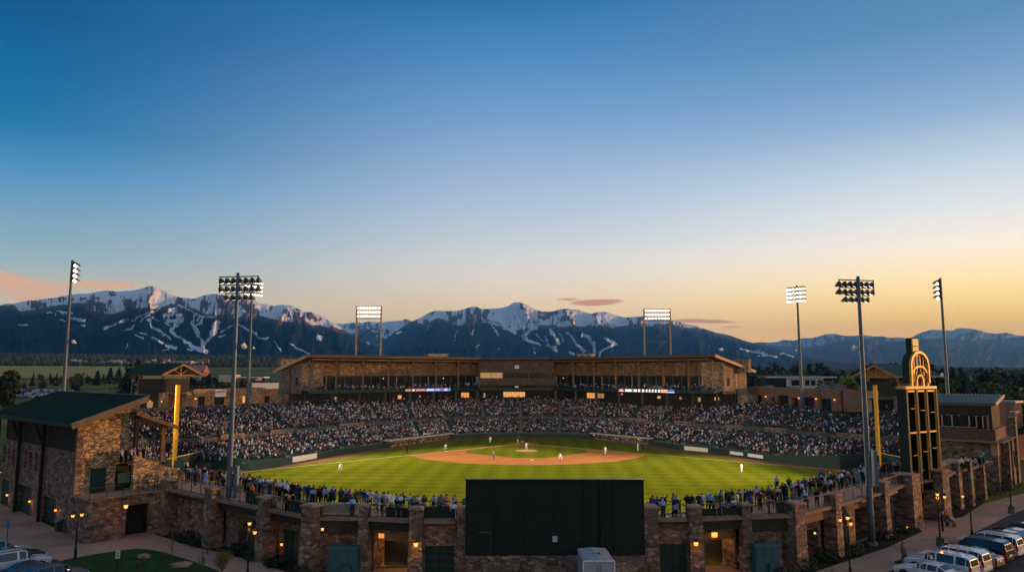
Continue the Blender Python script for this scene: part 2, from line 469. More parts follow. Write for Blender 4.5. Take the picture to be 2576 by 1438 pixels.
def mountain_material(mname, f0, f1, sc_):
    m, snt, b = nodes(mname)
    sn, sl = snt.nodes.new, snt.links.new
    at = sn('ShaderNodeAttribute'); at.attribute_name = 'snow'
    gt = sn('ShaderNodeTexCoord')
    def snoise(s, d=7, rough=0.6):
        n = sn('ShaderNodeTexNoise'); n.inputs['Scale'].default_value = s; n.inputs['Detail'].default_value = d; n.inputs['Roughness'].default_value = rough
        sl(gt.outputs['Object'], n.inputs['Vector']); return n.outputs['Fac']
    def sm(op, a, c):
        n = sn('ShaderNodeMath'); n.operation = op
        for i, q in enumerate((a, c)):
            if isinstance(q, (int, float)): n.inputs[i].default_value = q
            else: sl(q, n.inputs[i])
        return n.outputs[0]
    ms = sn('ShaderNodeMapRange'); ms.interpolation_type = 'SMOOTHSTEP'; ms.inputs['From Min'].default_value = 0.42; ms.inputs['From Max'].default_value = 0.58
    sl(sm('ADD', at.outputs['Fac'], sm('MULTIPLY', sm('SUBTRACT', snoise(0.009, 9, .7), 0.5), 1.0)), ms.inputs['Value'])
    ar = sn('ShaderNodeAttribute'); ar.attribute_name = 'rock'
    fr = sn('ShaderNodeValToRGB'); el = fr.color_ramp.elements
    el[0].position = 0.35; el[0].color = (*f0, 1); el[1].position = 0.65; el[1].color = (*f1, 1)
    sl(snoise(0.02, 8), fr.inputs[0])
    rk = sn('ShaderNodeValToRGB'); el = rk.color_ramp.elements
    el[0].position = 0.3; el[0].color = (0.06, 0.045, 0.045, 1); el[1].position = 0.7; el[1].color = (0.22, 0.14, 0.11, 1)  # lighter rock tone warmed for evening light on the peaks
    sl(snoise(0.01, 8), rk.inputs[0])
    def smix(f, a, c):
        n = sn('ShaderNodeMix'); n.data_type = 'RGBA'
        for k, q in (('Factor', f), ('A', a), ('B', c)):
            if isinstance(q, tuple): n.inputs[k].default_value = (*q, 1)
            else: sl(q, n.inputs[k])
        return n.outputs['Result']
    base = smix(ar.outputs['Fac'], fr.outputs[0], rk.outputs[0])
    sl(smix(ms.outputs[0], base, sc_), b.inputs['Base Color'])
    b.inputs['Roughness'].default_value = 0.95; b.inputs['Specular IOR Level'].default_value = 0.05
    bp = sn('ShaderNodeBump'); bp.inputs['Strength'].default_value = 1.0; bp.inputs['Distance'].default_value = 60
    sl(snoise(0.006, 8, 0.65), bp.inputs['Height']); sl(bp.outputs['Normal'], b.inputs['Normal'])
    return m
M_MTN = mountain_material('forest_rock_and_snow', (0.002, 0.014, 0.026), (0.010, 0.034, 0.052), (0.80, 0.80, 0.83))  # forest colours tinted blue for the dusk haze over them
M_MTN2 = mountain_material('dry_hills_and_thin_snow', (0.10, 0.060, 0.068), (0.17, 0.10, 0.105), (0.50, 0.42, 0.42))  # purple-brown base colours stand in for warm sunset haze on these ranges
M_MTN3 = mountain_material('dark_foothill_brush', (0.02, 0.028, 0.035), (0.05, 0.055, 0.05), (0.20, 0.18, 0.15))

def seg_dist(px, py, a, c):
    ax, ay = a; bx, by = c
    dx, dy = bx - ax, by - ay
    L = dx * dx + dy * dy + 1e-9
    t = np.clip(((px - ax) * dx + (py - ay) * dy) / L, 0, 1)
    return np.hypot(px - ax - t * dx, py - ay - t * dy)

def inpoly(px, py, poly):
    ins = np.zeros(px.shape, bool)
    n = len(poly)
    for i in range(n):
        (xa, ya), (xb, yb) = poly[i], poly[(i + 1) % n]
        if abs(yb - ya) < 1e-9: continue
        c = ((ya > py) != (yb > py)) & (px < (xb - xa) * (py - ya) / (yb - ya) + xa)
        ins ^= c
    return ins

def mountain(name, crest, d0, d1, ybase, cols, rows, snowline=None, runs=(), fills=(), seed=0, amp=1.0, prof=1.0, rockw=0.6, nf=1.0, warp=1.0, thin=0.0, mm=None):
    """one massif as a height field: crest traced along its azimuth at distance d1, spurs and gullies from ridged noise"""
    cx = np.array([c[0] for c in crest]); cy = np.array([c[1] for c in crest])
    xs = np.linspace(cx[0], cx[-1], cols)
    ys = np.interp(xs, cx, cy)
    ys = ys + (fbm(xs * 0.045 + seed * 3, xs * 0 + seed, 5) - 0.5) * 3.2 * amp
    yb = np.full_like(xs, ybase) if not hasattr(ybase, '__len__') else np.interp(xs, [q[0] for q in ybase], [q[1] for q in ybase])
    t = np.linspace(0, 1, rows)
    back = np.array([1.04, 1.1, 1.2])
    tt = np.concatenate([t, back])
    Xp, Tt = np.meshgrid(xs, tt, indexing='ij')
    Yc = np.repeat(ys[:, None], len(tt), 1); Yb = np.repeat(yb[:, None], len(tt), 1)
    g = np.clip(Tt, 0, 1) ** prof
    rel = np.maximum(Yb - Yc, 3)
    # spurs: ridged noise whose lines run down the slope
    u = Xp * 0.012 * nf; w = Tt * 2.2 * nf
    q = fbm(u * 2.1 + seed + (fbm(u + 9, w + seed, 3) - 0.5) * 1.6 * warp, w * 0.9 + seed * 7, 6, True)
    q2 = fbm(u * 6 + seed, w * 2.5 + 3 * seed, 4, True)
    env = np.clip(np.minimum(Tt, 1.0) * (1 - np.minimum(Tt, 1.0)) * 4, 0, 1) ** 0.8
    Yp = Yb + (Yc - Yb) * g - (q - 0.55) * rel * 0.32 * env * amp
    Yp = np.maximum(Yp, Yc + 0.4 * (1 - np.clip(Tt, 0, 1)) * rel * 0.25)
    D = d0 + (d1 - d0) * Tt + (0.5 - q) * (d1 - d0) * 0.24 * env * amp + (0.5 - q2) * (d1 - d0) * 0.06 * env
    a = (Xp - CX) / FPX; v = (CY - Yp) / FPX
    bY = CT - v * ST; cz = ST + v * CT
    tq = D / np.hypot(a, bY)
    X, Y, Z = a * tq, bY * tq, EYE + cz * tq
    # the far side falls away again
    for i, k in enumerate(range(rows, rows + 3)):
        Z[:, k] = Z[:, rows - 1] - (d1 - d0) * (back[i] - 1) * 0.55
    Z = np.maximum(Z, -50)
    px, py = pix(X, Y, Z)
    snow = np.zeros(px.shape); rock = np.zeros(px.shape)
    n1 = fbm(px * 0.035 + seed, py * 0.06, 5); n2 = fbm(px * 0.16 + seed * 2, py * 0.05 + (px * 0.08), 4, True)
    if snowline:
        sy = np.interp(px, [p[0] for p in snowline], [p[1] for p in snowline])
        h = (sy - py)
        s = np.clip(0.5 + (h + (n1 - 0.5) * 16) / 8.0, 0, 1)
        crag = np.clip((q - 0.57) * 4.0 + (n2 - 0.6) * 2.4 + (n1 - 0.5) * 3.4 - .04 + thin, 0, 1)
        snow = s * (1 - crag * rockw)
        rock = np.clip(0.5 + (h + 7) / 14, 0, 1)
    qx, qy = px + (fbm(px * .11 + 40, py * .11 + seed, 4) - .5) * 11, py + (fbm(px * .11 + 80, py * .11 + seed, 4) - .5) * 9
    for pts, wd in runs:
        dmin = np.full(px.shape, 1e9)
        for p0, p1 in zip(pts, pts[1:]): dmin = np.minimum(dmin, seg_dist(qx, qy, p0, p1))
        wv = wd * 0.5 * (0.2 + 1.5 * n1)
        snow = np.maximum(snow, np.clip(0.5 + (wv - dmin) / 1.2, 0, 1))
    for poly, dens in fills:
        snow = np.maximum(snow, inpoly(px + (n1 - .5) * 6, py, poly) * np.clip(dens + (n1 - 0.5) * 3 - (n2 - 0.6) * 1.2, 0, 1))
    nv = X.size
    R_, C_ = len(tt), cols
    co = np.stack([X.ravel(), Y.ravel(), Z.ravel()], 1)
    ii, kk = np.meshgrid(np.arange(C_ - 1), np.arange(R_ - 1), indexing='ij')
    base_ = (ii * R_ + kk).ravel()
    quads = np.stack([base_, base_ + R_, base_ + R_ + 1, base_ + 1], 1)
    me = bpy.data.meshes.new(name)
    me.vertices.add(nv); me.vertices.foreach_set('co', co.ravel())
    me.loops.add(quads.size); me.loops.foreach_set('vertex_index', quads.ravel().astype(np.int32))
    me.polygons.add(len(quads)); me.polygons.foreach_set('loop_start', np.arange(0, quads.size, 4, dtype=np.int32))
    me.polygons.foreach_set('use_smooth', np.ones(len(quads), bool))
    me.update()
    for nm, arr in (('snow', snow), ('rock', rock)):
        at_ = me.attributes.new(nm, 'FLOAT', 'POINT'); at_.data.foreach_set('value', arr.ravel().astype(np.float32))
    me.materials.append(mm or M_MTN)
    o = bpy.data.objects.new(name, me); COL.objects.link(o); o['kind'] = 'structure'
    return o

crest1 = [(-260, 800), (-120, 785), (0, 768), (14, 763), (36, 764), (60, 758), (130, 749), (190, 740), (235, 736), (262, 731), (280, 731), (300, 733), (330, 730), (350, 727), (378, 719), (392, 721), (410, 728), (430, 741), (455, 748), (490, 751), (515, 742), (535, 738), (560, 741), (600, 752), (640, 757), (655, 763), (690, 768), (710, 766), (735, 769), (765, 785), (785, 784), (800, 790), (830, 806), (850, 818), (880, 838), (920, 862), (960, 884), (1020, 905)]
snow1 = [z1(p) for p in [(-400, 520), (0, 505), (100, 492), (170, 545), (300, 520), (420, 490), (560, 470), (640, 470), (700, 535), (760, 560), (850, 555), (950, 530), (1020, 505), (1100, 515), (1180, 520), (1250, 505), (1300, 480), (1400, 490), (1500, 520), (1600, 560), (1700, 565), (1820, 590), (1900, 572), (1990, 560), (2050, 590), (2200, 612), (2330, 600), (2400, 640), (2560, 668), (2700, 680)]]
def rz1(pts, w): return ([z1(p) for p in pts], w * 0.327)
runs1 = [rz1([(1250, 500), (1180, 545), (1100, 590), (1080, 612)], 14), rz1([(1180, 535), (1090, 560), (1020, 610)], 14), rz1([(985, 590), (900, 625), (850, 650)], 12), rz1([(850, 650), (812, 660)], 20),
         rz1([(1040, 640), (1000, 670), (955, 685)], 14), rz1([(1340, 655), (1310, 690), (1350, 715), (1420, 760), (1480, 800), (1580, 838)], 24), rz1([(1150, 600), (1170, 650), (1230, 690), (1310, 740)], 18),
         rz1([(1130, 602), (1165, 620)], 12), rz1([(1500, 560), (1470, 630), (1520, 690), (1550, 760), (1562, 800)], 28), rz1([(1565, 575), (1540, 625), (1480, 642)], 20), rz1([(1550, 570), (1520, 600)], 14),
         rz1([(1672, 625), (1640, 690), (1600, 750), (1562, 800)], 38), rz1([(1380, 490), (1450, 520), (1540, 560), (1645, 582)], 12), rz1([(1180, 730), (1250, 780)], 16), rz1([(1040, 710), (1100, 738)], 9), rz1([(1080, 693), (1130, 710)], 13),
         rz1([(1280, 792), (1355, 818)], 22), rz1([(1250, 830), (1300, 820)], 10), rz1([(1420, 765), (1500, 815), (1590, 842)], 22), rz1([(1830, 630), (1920, 682)], 12), rz1([(1950, 685), (1985, 735), (2040, 748)], 14),
         rz1([(2110, 762), (2168, 842)], 10), rz1([(2230, 780), (2300, 820), (2380, 862)], 9), rz1([(2060, 735), (2030, 750)], 14), rz1([(1700, 690), (1760, 655), (1790, 632)], 8), rz1([(1690, 735), (1730, 705)], 8), rz1([(1440, 828), (1480, 832)], 10),
         rz1([(1265, 618), (1310, 650), (1318, 680)], 12), rz1([(135, 636), (210, 640)], 11), rz1([(550, 585), (640, 600)], 18), rz1([(460, 600), (520, 606)], 7), rz1([(360, 540), (400, 545)], 8), rz1([(1830, 872), (1960, 890), (2125, 915)], 13), rz1([(620, 640), (650, 645)], 8), rz1([(1160, 575), (1230, 610)], 9)]
fills1 = [([z1(p) for p in [(1290, 512), (1360, 500), (1400, 548), (1424, 592), (1392, 640), (1342, 662), (1312, 622), (1262, 632), (1246, 570)]], 1.15),
          ([z1(p) for p in [(420, 520), (560, 540), (650, 600), (520, 610), (430, 570)]], 0.18), ([z1(p) for p in [(860, 770), (1000, 760), (1000, 820), (860, 830)]], 0.12), ([z1(p) for p in [(2430, 700), (2500, 690), (2480, 770), (2440, 750)]], 0.35)]
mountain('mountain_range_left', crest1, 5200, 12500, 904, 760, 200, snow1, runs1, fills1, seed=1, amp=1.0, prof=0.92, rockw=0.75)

crest2 = [z2(p) for p in [(120, 560), (300, 450), (440, 350), (530, 290), (600, 260), (660, 225), (700, 217), (760, 219), (850, 221), (890, 207), (930, 194), (950, 187), (985, 190), (1010, 205), (1060, 203), (1150, 200), (1200, 186), (1240, 163), (1275, 157), (1330, 175), (1380, 205), (1440, 225), (1500, 225), (1560, 205), (1600, 203), (1690, 211), (1740, 232), (1780, 238), (1820, 229), (1880, 228), (1950, 250), (2020, 262), (2150, 256), (2350, 286), (2430, 305), (2520, 326)]] + \
         [z3(p) for p in [(0, 498), (60, 507), (130, 530), (230, 556), (330, 580), (420, 615), (490, 634), (620, 668), (740, 700), (870, 735), (1060, 765), (1250, 785), (1500, 812), (1700, 835)]]
snow2 = [z2(p) for p in [(400, 300), (560, 300), (620, 330), (700, 270), (780, 300), (850, 325), (930, 300), (1000, 265), (1040, 290), (1130, 310), (1210, 350), (1260, 320), (1330, 300), (1400, 320), (1480, 330), (1560, 335), (1650, 330), (1760, 325), (1850, 325), (1960, 335), (2070, 318), (2150, 315), (2330, 322), (2420, 330), (2576, 345)]] + [z3(p) for p in [(130, 545), (260, 560), (2000, 800)]]
def rz2(pts, w): return ([z2(p) for p in pts], w * 0.363)
runs2 = [rz2([(1300, 385), (1380, 330), (1420, 300)], 16), rz2([(1300, 395), (1350, 430), (1420, 455)], 18), rz2([(1390, 385), (1440, 420), (1490, 455), (1540, 470)], 12), rz2([(1350, 350), (1310, 400), (1330, 420)], 12),
         rz2([(1490, 350), (1520, 400), (1550, 440)], 26), rz2([(1610, 375), (1640, 400), (1665, 450), (1725, 498)], 16), rz2([(1715, 382), (1760, 400), (1790, 450), (1800, 500)], 26), rz2([(1870, 408), (1910, 430), (1942, 448), (1890, 475), (1835, 500), (1830, 535)], 18),
         rz2([(1465, 460), (1530, 485)], 18), rz2([(1560, 380), (1590, 430)], 8), rz2([(1620, 500), (1650, 518)], 14), rz2([(1080, 310), (1110, 350), (1135, 385)], 10), rz2([(1150, 300), (1200, 345), (1240, 372)], 18), rz2([(965, 345), (950, 385)], 8), rz2([(850, 350), (828, 425)], 6), rz2([(1455, 400), (1470, 425)], 10),
         rz2([(1120, 478), (1132, 484)], 8), rz2([(1376, 462), (1384, 480)], 8), rz2([(1376, 500), (1390, 512)], 8), rz2([(1330, 440), (1350, 420)], 7), rz2([(1030, 290), (1110, 310), (1180, 330)], 12), rz2([(985, 465), (998, 450)], 5), rz2([(655, 320), (640, 350)], 5)]
runs2 += [([z3(p) for p in pts], w * .327) for pts, w in [([(400, 680), (520, 705), (680, 745)], 16), ([(230, 675), (270, 682)], 8), ([(700, 710), (800, 735)], 10), ([(700, 805), (900, 835), (1100, 850)], 8), ([(900, 850), (1250, 870)], 10)]]
fills2 = [([z2(p) for p in [(1010, 300), (1240, 190), (1420, 290), (1560, 340), (1380, 350), (1290, 400), (1230, 360), (1080, 330)]], 0.30), ([z2(p) for p in [(420, 370), (520, 340), (600, 380), (480, 430)]], 0.05), ([z3(p) for p in [(400, 670), (560, 690), (700, 745), (520, 735)]], 0.35)]
mountain('mountain_range_middle', crest2, 7500, 18500, [(880, 925), (1300, 930), (1900, 930), (2300, 935)], 980, 200, snow2, runs2, fills2, seed=4, amp=1.0, prof=0.95, rockw=0.85)
crest3 = [z2(p) for p in [(-500, 330), (-100, 320), (0, 305), (60, 311), (130, 300), (180, 303), (240, 289), (320, 302), (380, 290), (440, 290), (490, 274), (530, 288), (600, 310), (760, 330), (1000, 350)]]
mountain('mountain_range_far_gap', crest3, 19500, 25000, 900, 330, 90, [z2(p) for p in [(-500, 350), (0, 355), (130, 352), (300, 345), (430, 355), (600, 350), (1000, 350)]], [], [([z2(p) for p in [(0, 310), (600, 300), (520, 440), (100, 500)]], 0.12)], seed=8, amp=0.9, rockw=0.8)
crest4 = [z3(p) for p in [(200, 660), (480, 637), (520, 626), (600, 628), (680, 625), (720, 607), (760, 610), (800, 613), (870, 597), (950, 592), (1000, 582), (1040, 568), (1130, 563), (1200, 577), (1260, 578), (1350, 572), (1410, 583), (1480, 582), (1550, 592), (1600, 590), (1690, 598), (1760, 565), (1810, 545), (1860, 530), (1950, 536), (2020, 538), (2060, 523), (2090, 517), (2180, 525), (2300, 555), (2350, 561), (2440, 552), (2530, 575), (2576, 578), (2800, 560), (3100, 590), (3500, 620)]]
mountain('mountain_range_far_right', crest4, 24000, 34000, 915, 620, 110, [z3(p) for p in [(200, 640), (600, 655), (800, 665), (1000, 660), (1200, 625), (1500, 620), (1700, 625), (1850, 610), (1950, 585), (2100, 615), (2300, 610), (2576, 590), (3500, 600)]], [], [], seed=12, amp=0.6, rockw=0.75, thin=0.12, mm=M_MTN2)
crest5 = [z3(p) for p in [(300, 880), (700, 800), (860, 745), (950, 700), (1060, 656), (1170, 623), (1300, 616), (1400, 610), (1550, 622), (1700, 616), (1850, 612), (2000, 622), (2150, 642), (2400, 632), (2576, 640), (3000, 640), (3500, 660)]]
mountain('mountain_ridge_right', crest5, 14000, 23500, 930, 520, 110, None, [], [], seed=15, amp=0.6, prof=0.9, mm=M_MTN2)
crest6 = [z3(p) for p in [(300, 840), (700, 790), (870, 765), (980, 770), (1150, 783), (1400, 800), (1700, 806), (1900, 808), (2100, 815), (2576, 825), (3000, 830), (3500, 835)]]
mountain('foothills_right', crest6, 4500, 8500, 938, 420, 70, None, [([z3(p) for p in [(900, 850), (1250, 862), (1600, 868)]], 3.0), ([z3(p) for p in [(2230, 838), (2290, 834)]], 2)], [], seed=19, amp=0.5, prof=0.8, mm=M_MTN3)
# ============================================================ playing field
HOME = Vector((2.7, 206.0))
DD = Vector((0.0436, -0.99905)); PR = Vector((0.99905, 0.0436))     # towards centre field; towards the right of the photo
def fld(u, w): 
    p = HOME + DD * w + PR * u
    return (p.x, p.y)
WALL = [(-61, 136.5), (-63, 153), (-51, 149.6), (-46.4, 161.5), (-39.3, 180), (-31.5, 196.5), (-17, 221), (-8, 226.5), (2.7, 228), (14, 227), (22.5, 222), (36, 203), (41.4, 190), (47.6, 182), (56, 164.8), (64.5, 151.6), (72.5, 153), (75.5, 146), (70.5, 141)]
OUTF = [(62, 117), (46, 97), (33, 83), (22, 73.6), (14, 69.3), (0, 68.8), (-11, 69.3), (-20, 76), (-33, 88.5), (-49, 110)]
def grassmat():
    m, nt, b = nodes('outfield_grass')
    N, L = nt.nodes.new, nt.links.new
    tc = N('ShaderNodeTexCoord'); sp = N('ShaderNodeSeparateXYZ'); L(tc.outputs['Object'], sp.inputs[0])
    def wave(ax, ay, per):
        d = N('ShaderNodeVectorMath'); d.operation = 'DOT_PRODUCT'; d.inputs[1].default_value = (ax, ay, 0)
        L(tc.outputs['Object'], d.inputs[0])
        k = N('ShaderNodeMath'); k.operation = 'MULTIPLY'; k.inputs[1].default_value = 2 * math.pi / per; L(d.outputs['Value'], k.inputs[0])
        s = N('ShaderNodeMath'); s.operation = 'SINE'; L(k.outputs[0], s.inputs[0])
        q = N('ShaderNodeMath'); q.operation = 'MULTIPLY'; q.inputs[1].default_value = 3; q.use_clamp = False; L(s.outputs[0], q.inputs[0])
        c = N('ShaderNodeClamp'); c.inputs[1].default_value = -1; c.inputs[2].default_value = 1; L(q.outputs[0], c.inputs[0])
        return c.outputs[0]
    a, c = wave(0.74, 0.67, 6.4), wave(-0.67, 0.74, 6.4)
    pr = N('ShaderNodeMath'); pr.operation = 'MULTIPLY'; L(a, pr.inputs[0]); L(c, pr.inputs[1])
    n = N('ShaderNodeTexNoise'); n.inputs['Scale'].default_value = 0.9; n.inputs['Detail'].default_value = 8; L(tc.outputs['Object'], n.inputs['Vector'])
    n2 = N('ShaderNodeTexNoise'); n2.inputs['Scale'].default_value = 0.07; n2.inputs['Detail'].default_value = 4; L(tc.outputs['Object'], n2.inputs['Vector'])
    s1 = N('ShaderNodeMath'); s1.operation = 'MULTIPLY_ADD'; s1.inputs[1].default_value = 0.14; s1.inputs[2].default_value = 0.5; L(pr.outputs[0], s1.inputs[0])
    s2 = N('ShaderNodeMath'); s2.operation = 'MULTIPLY_ADD'; s2.inputs[1].default_value = 0.5; L(n.outputs['Fac'], s2.inputs[0]); L(s1.outputs[0], s2.inputs[2])
    s3 = N('ShaderNodeMath'); s3.operation = 'MULTIPLY_ADD'; s3.inputs[1].default_value = 0.4; L(n2.outputs['Fac'], s3.inputs[0]); L(s2.outputs[0], s3.inputs[2])
    cr = N('ShaderNodeValToRGB'); e = cr.color_ramp.elements
    e[0].position = 0.68; e[0].color = (0.085, 0.096, 0.006, 1); e[1].position = 1.18 if False else 1.0; e[1].color = (0.150, 0.146, 0.008, 1)
    mr = N('ShaderNodeMapRange'); mr.inputs['From Min'].default_value = 0.45; mr.inputs['From Max'].default_value = 1.45; L(s3.outputs[0], mr.inputs['Value'])
    e[0].position = 0.25; e[1].position = 0.75
    L(mr.outputs[0], cr.inputs[0]); L(cr.outputs[0], b.inputs['Base Color'])
    b.inputs['Roughness'].default_value = 0.9; b.inputs['Specular IOR Level'].default_value = 0.0
    return m
M_GRASS = grassmat()
M_DIRT = mat('infield_clay', (0.37, 0.125, 0.032), 0.95, var=0.14, scale=0.25, bump=0.2, bscale=6)
M_TRACK = mat('warning_track_cinder', (0.19, 0.075, 0.035), 0.95, var=0.18, scale=0.3, bump=0.2, bscale=6)
M_CHALK = mat('chalk', (0.72, 0.60, 0.42), 0.9, var=0.1)
base = sheet('field_base_ground', [WALL + OUTF], 0.0, M_TRACK)
# grass inside the track
inner = offset(WALL, 0)  # keeps the list form
trk = []
for p in WALL[2:16]:
    d = (Vector((4, 165)) - Vector(p)).normalized()
    k = 4.6 if abs(p[0]) > 35 or True else 4.6
    trk.append(tuple(Vector(p) + d * k))
gpoly = [(-57, 134)] + [(-53, 143)] + trk[1:-1] + [(60, 148), (64, 139)] + [(q[0] * 0.95, q[1] + 3.5) for q in OUTF]
sheet('outfield_grass', [gpoly], 0.012, M_GRASS)
# clay: wedge of base paths and the arc behind them
R0, MND = 28.96, 18.44
t = 38.9
arc = []
a0 = math.atan2(27.5 - MND, 27.5)
for i in range(49):
    a = a0 + (math.pi - 2 * a0) * i / 48
    arc.append((math.cos(a) * R0, MND + math.sin(a) * R0))
wedge = [fld(0, -1.2), fld(28.6, 27.4)] + [fld(*q) for q in arc] + [fld(-28.6, 27.4)]
sheet('infield_clay', [wedge], 0.024, M_DIRT)
sq = 27.43 / math.sqrt(2)
def rotp(u, w, c, a): return (c[0] + math.cos(a) * u - math.sin(a) * w, c[1] + math.sin(a) * u + math.cos(a) * w)
ig = []
ctr = [(0, 0), (sq, sq), (0, 2 * sq), (-sq, sq)]
rad = [4.6, 4.2, 4.2, 4.2]
for i, c in enumerate(ctr):
    toward = (0 - c[0], sq - c[1]); base_a = math.atan2(toward[1], toward[0])
    seq = [base_a + R(35) - R(70) * k / 8 for k in range(9)]
    for a in seq:
        ig.append((c[0] + math.cos(a) * (rad[i] + 1.0), c[1] + math.sin(a) * (rad[i] + 1.0)))
sheet('infield_grass', [[fld(*q) for q in ig]], 0.036, M_GRASS)
def disc(u, w, r, n=40): return [fld(u + math.cos(2 * math.pi * i / n) * r, w + math.sin(2 * math.pi * i / n) * r) for i in range(n)]
sheet('home_plate_clay', [disc(0, 0, 4.6)], 0.040, M_DIRT)
mb = MB()
n = 40
p0 = disc(0, MND, 2.74, n); p1 = disc(0, MND, 0.9, n)
mb.add([(q[0], q[1], 0.036) for q in p0] + [(q[0], q[1], 0.26) for q in p1], [(i, (i + 1) % n, n + (i + 1) % n, n + i) for i in range(n)] + [tuple(range(n, 2 * n))])
o = mb.build('pitchers_mound', mat('mound_clay', (0.52, 0.25, 0.11), 0.95, var=0.12, scale=0.8), smooth=False); o['kind'] = 'structure'
mb = MB()
def strip(a, b, w, z):
    a, b = Vector(a), Vector(b); d = (b - a).normalized(); n_ = Vector((-d.y, d.x)) * w / 2
    mb.add([(a + n_).to_tuple() + (z,), (b + n_).to_tuple() + (z,), (b - n_).to_tuple() + (z,), (a - n_).to_tuple() + (z,)], [(0, 1, 2, 3)])
for s in (1, -1): strip(fld(s * 0.7, 0.7), fld(s * 66, 66), 0.22, 0.050)
for s in (1, -1):
    for q in ((0.5, 1.7), ): 
        strip(fld(s * 0.7, -0.9), fld(s * 0.7, 0.9), 0.12, 0.052); strip(fld(s * 1.9, -0.9), fld(s * 1.9, 0.9), 0.12, 0.052)
ob = mb.build('foul_lines', M_CHALK); ob['kind'] = 'structure'
for i, (c, lab) in enumerate([((sq, sq), 'white base at the right corner of the infield'), ((0, 2 * sq), 'white base nearest the camera on the clay'), ((-sq, sq), 'white base at the left corner of the infield')]):
    mb = MB(); T = frame(Vector((*fld(*c), 0.045)), (1, 1)); mb.box(-.25, .25, -.25, .25, 0, 0.09, 0, T)
    o = tag(mb.build('base', M_WHITE), lab, 'base', 'bases of the infield')
    bm = bmesh.new(); bm.from_mesh(o.data); bmesh.ops.bevel(bm, geom=bm.edges[:], offset=0.02, segments=1); bm.to_mesh(o.data); bm.free()

# ============================================================ field wall
fw = empty('field_wall', (0, 0, 0), 0, 'low dark green padded wall running round the foul side of the field', 'wall')
hts = [3.6, 3.0, 2.0, 1.3, 1.15, 1.1, 1.1, 1.1, 1.1, 1.1, 1.1, 1.1, 1.15, 1.2, 1.35, 2.6, 3.1, 2.6, 2.6]
for i in range(len(WALL) - 1):
    a, b_ = WALL[i], WALL[i + 1]
    if i in (5, 10): continue                                    # dugouts stand here
    off = offset([a, b_], 0.35 if True else 0)
    mb = MB(); h0, h1 = hts[i], hts[i + 1]
    mb.prism([a, b_, off[1], off[0]], -0.3, [h0, h1, h1, h0])
    mb.build('padded_panel', M_GRNW, fw)
mb = MB()
mb.beam((-61.1, 136.5, 3.66), (-63.1, 153, 3.06), 0.14, 0.14); mb.build('yellow_top_rail', M_YEL, fw)
mb = MB(); mb.beam((72.6, 153, 3.14), (75.6, 146, 2.66), 0.14, 0.14); mb.build('yellow_top_rail', M_YEL, fw)
def on_wall(i, f0, f1, z0, z1, out=-0.02, th=0.05):
    a, b_ = Vector(WALL[i]), Vector(WALL[i + 1])
    p, q = a.lerp(b_, f0), a.lerp(b_, f1)
    T = frame(Vector((p.x, p.y, 0)), (q - p)); mb = MB(); L_ = (q - p).length
    mb.box(0, L_, -0.06 + out, -0.012 + out + 0.03, z0, z1, 0, T); return mb, T, L_
M_BANN = mat('banner_vinyl', (0.72, 0.60, 0.47), 0.6, var=0.08)
M_INK = mat('banner_print', (0.03, 0.03, 0.035), 0.7)
def banner(i, f0, f1, z0, z1, m_, lab, marks=True):
    mb, T, L_ = on_wall(i, f0, f1, z0, z1)
    o = mb.build('wall_banner', m_); tag(o, lab, 'banner', 'advertising banners on the field wall')
    return o
# left: pale banner; the wall polyline runs clockwise so the field lies on its right
banner(3, 0.03, 0.46, 0.15, 1.28, M_BANN, 'long cream banner on the field wall left of the infield')
banner(4, 0.20, 0.70, 0.2, 0.85, M_INK, 'black banner with white lettering on the wall before the left dugout')
banner(12, 0.15, 0.85, 0.1, 1.05, M_BANN, 'long cream banner with round yellow mark on the right field wall')
banner(13, 0.30, 0.52, 0.35, 1.05, M_WHITE, 'small white and blue banner, left one of the pair on the right wall')
banner(13, 0.60, 0.84, 0.35, 1.05, M_WHITE, 'small white and blue banner, right one of the pair on the right wall')

# foul poles
def foul_pole(x, y, z, lab):
    t_ = empty('foul_pole', (x, y, 0), 0, lab, 'foul pole', 'yellow foul poles')
    mb = MB(); mb.tube([(0, 0, 0), (0, 0, z)], [0.16, 0.12], 10); mb.build('pole', M_YEL, t_)
    d = (HOME - Vector((x, y))).normalized(); T = frame(Vector((0, 0, 0)), d)
    mb = MB(T=T)
    for q in (0.15, .62): mb.beam((q, 0, 3.4), (q, 0, z), 0.08)
    for k in range(int((z - 3.4) / 0.28)): mb.beam((0.15, 0, 3.5 + k * 0.28), (.62, 0, 3.5 + k * 0.28), 0.06)
    mb.box(0.15, .62, -0.015, 0.015, 3.4, z)
    mb.build('mesh_screen', mat('pole_screen_' + str(int(x)), (0.62, 0.33, 0.02), 0.6), t_)
q = P(453, 968, 136.5); foul_pole(XA(446, 136.5), 136.5, q.z, 'tall yellow foul pole before the crowd on the left')
q = P(2198, 968, 144.7); foul_pole(XA(2203, 144.7), 144.7, q.z, 'tall yellow foul pole before the crowd on the right')

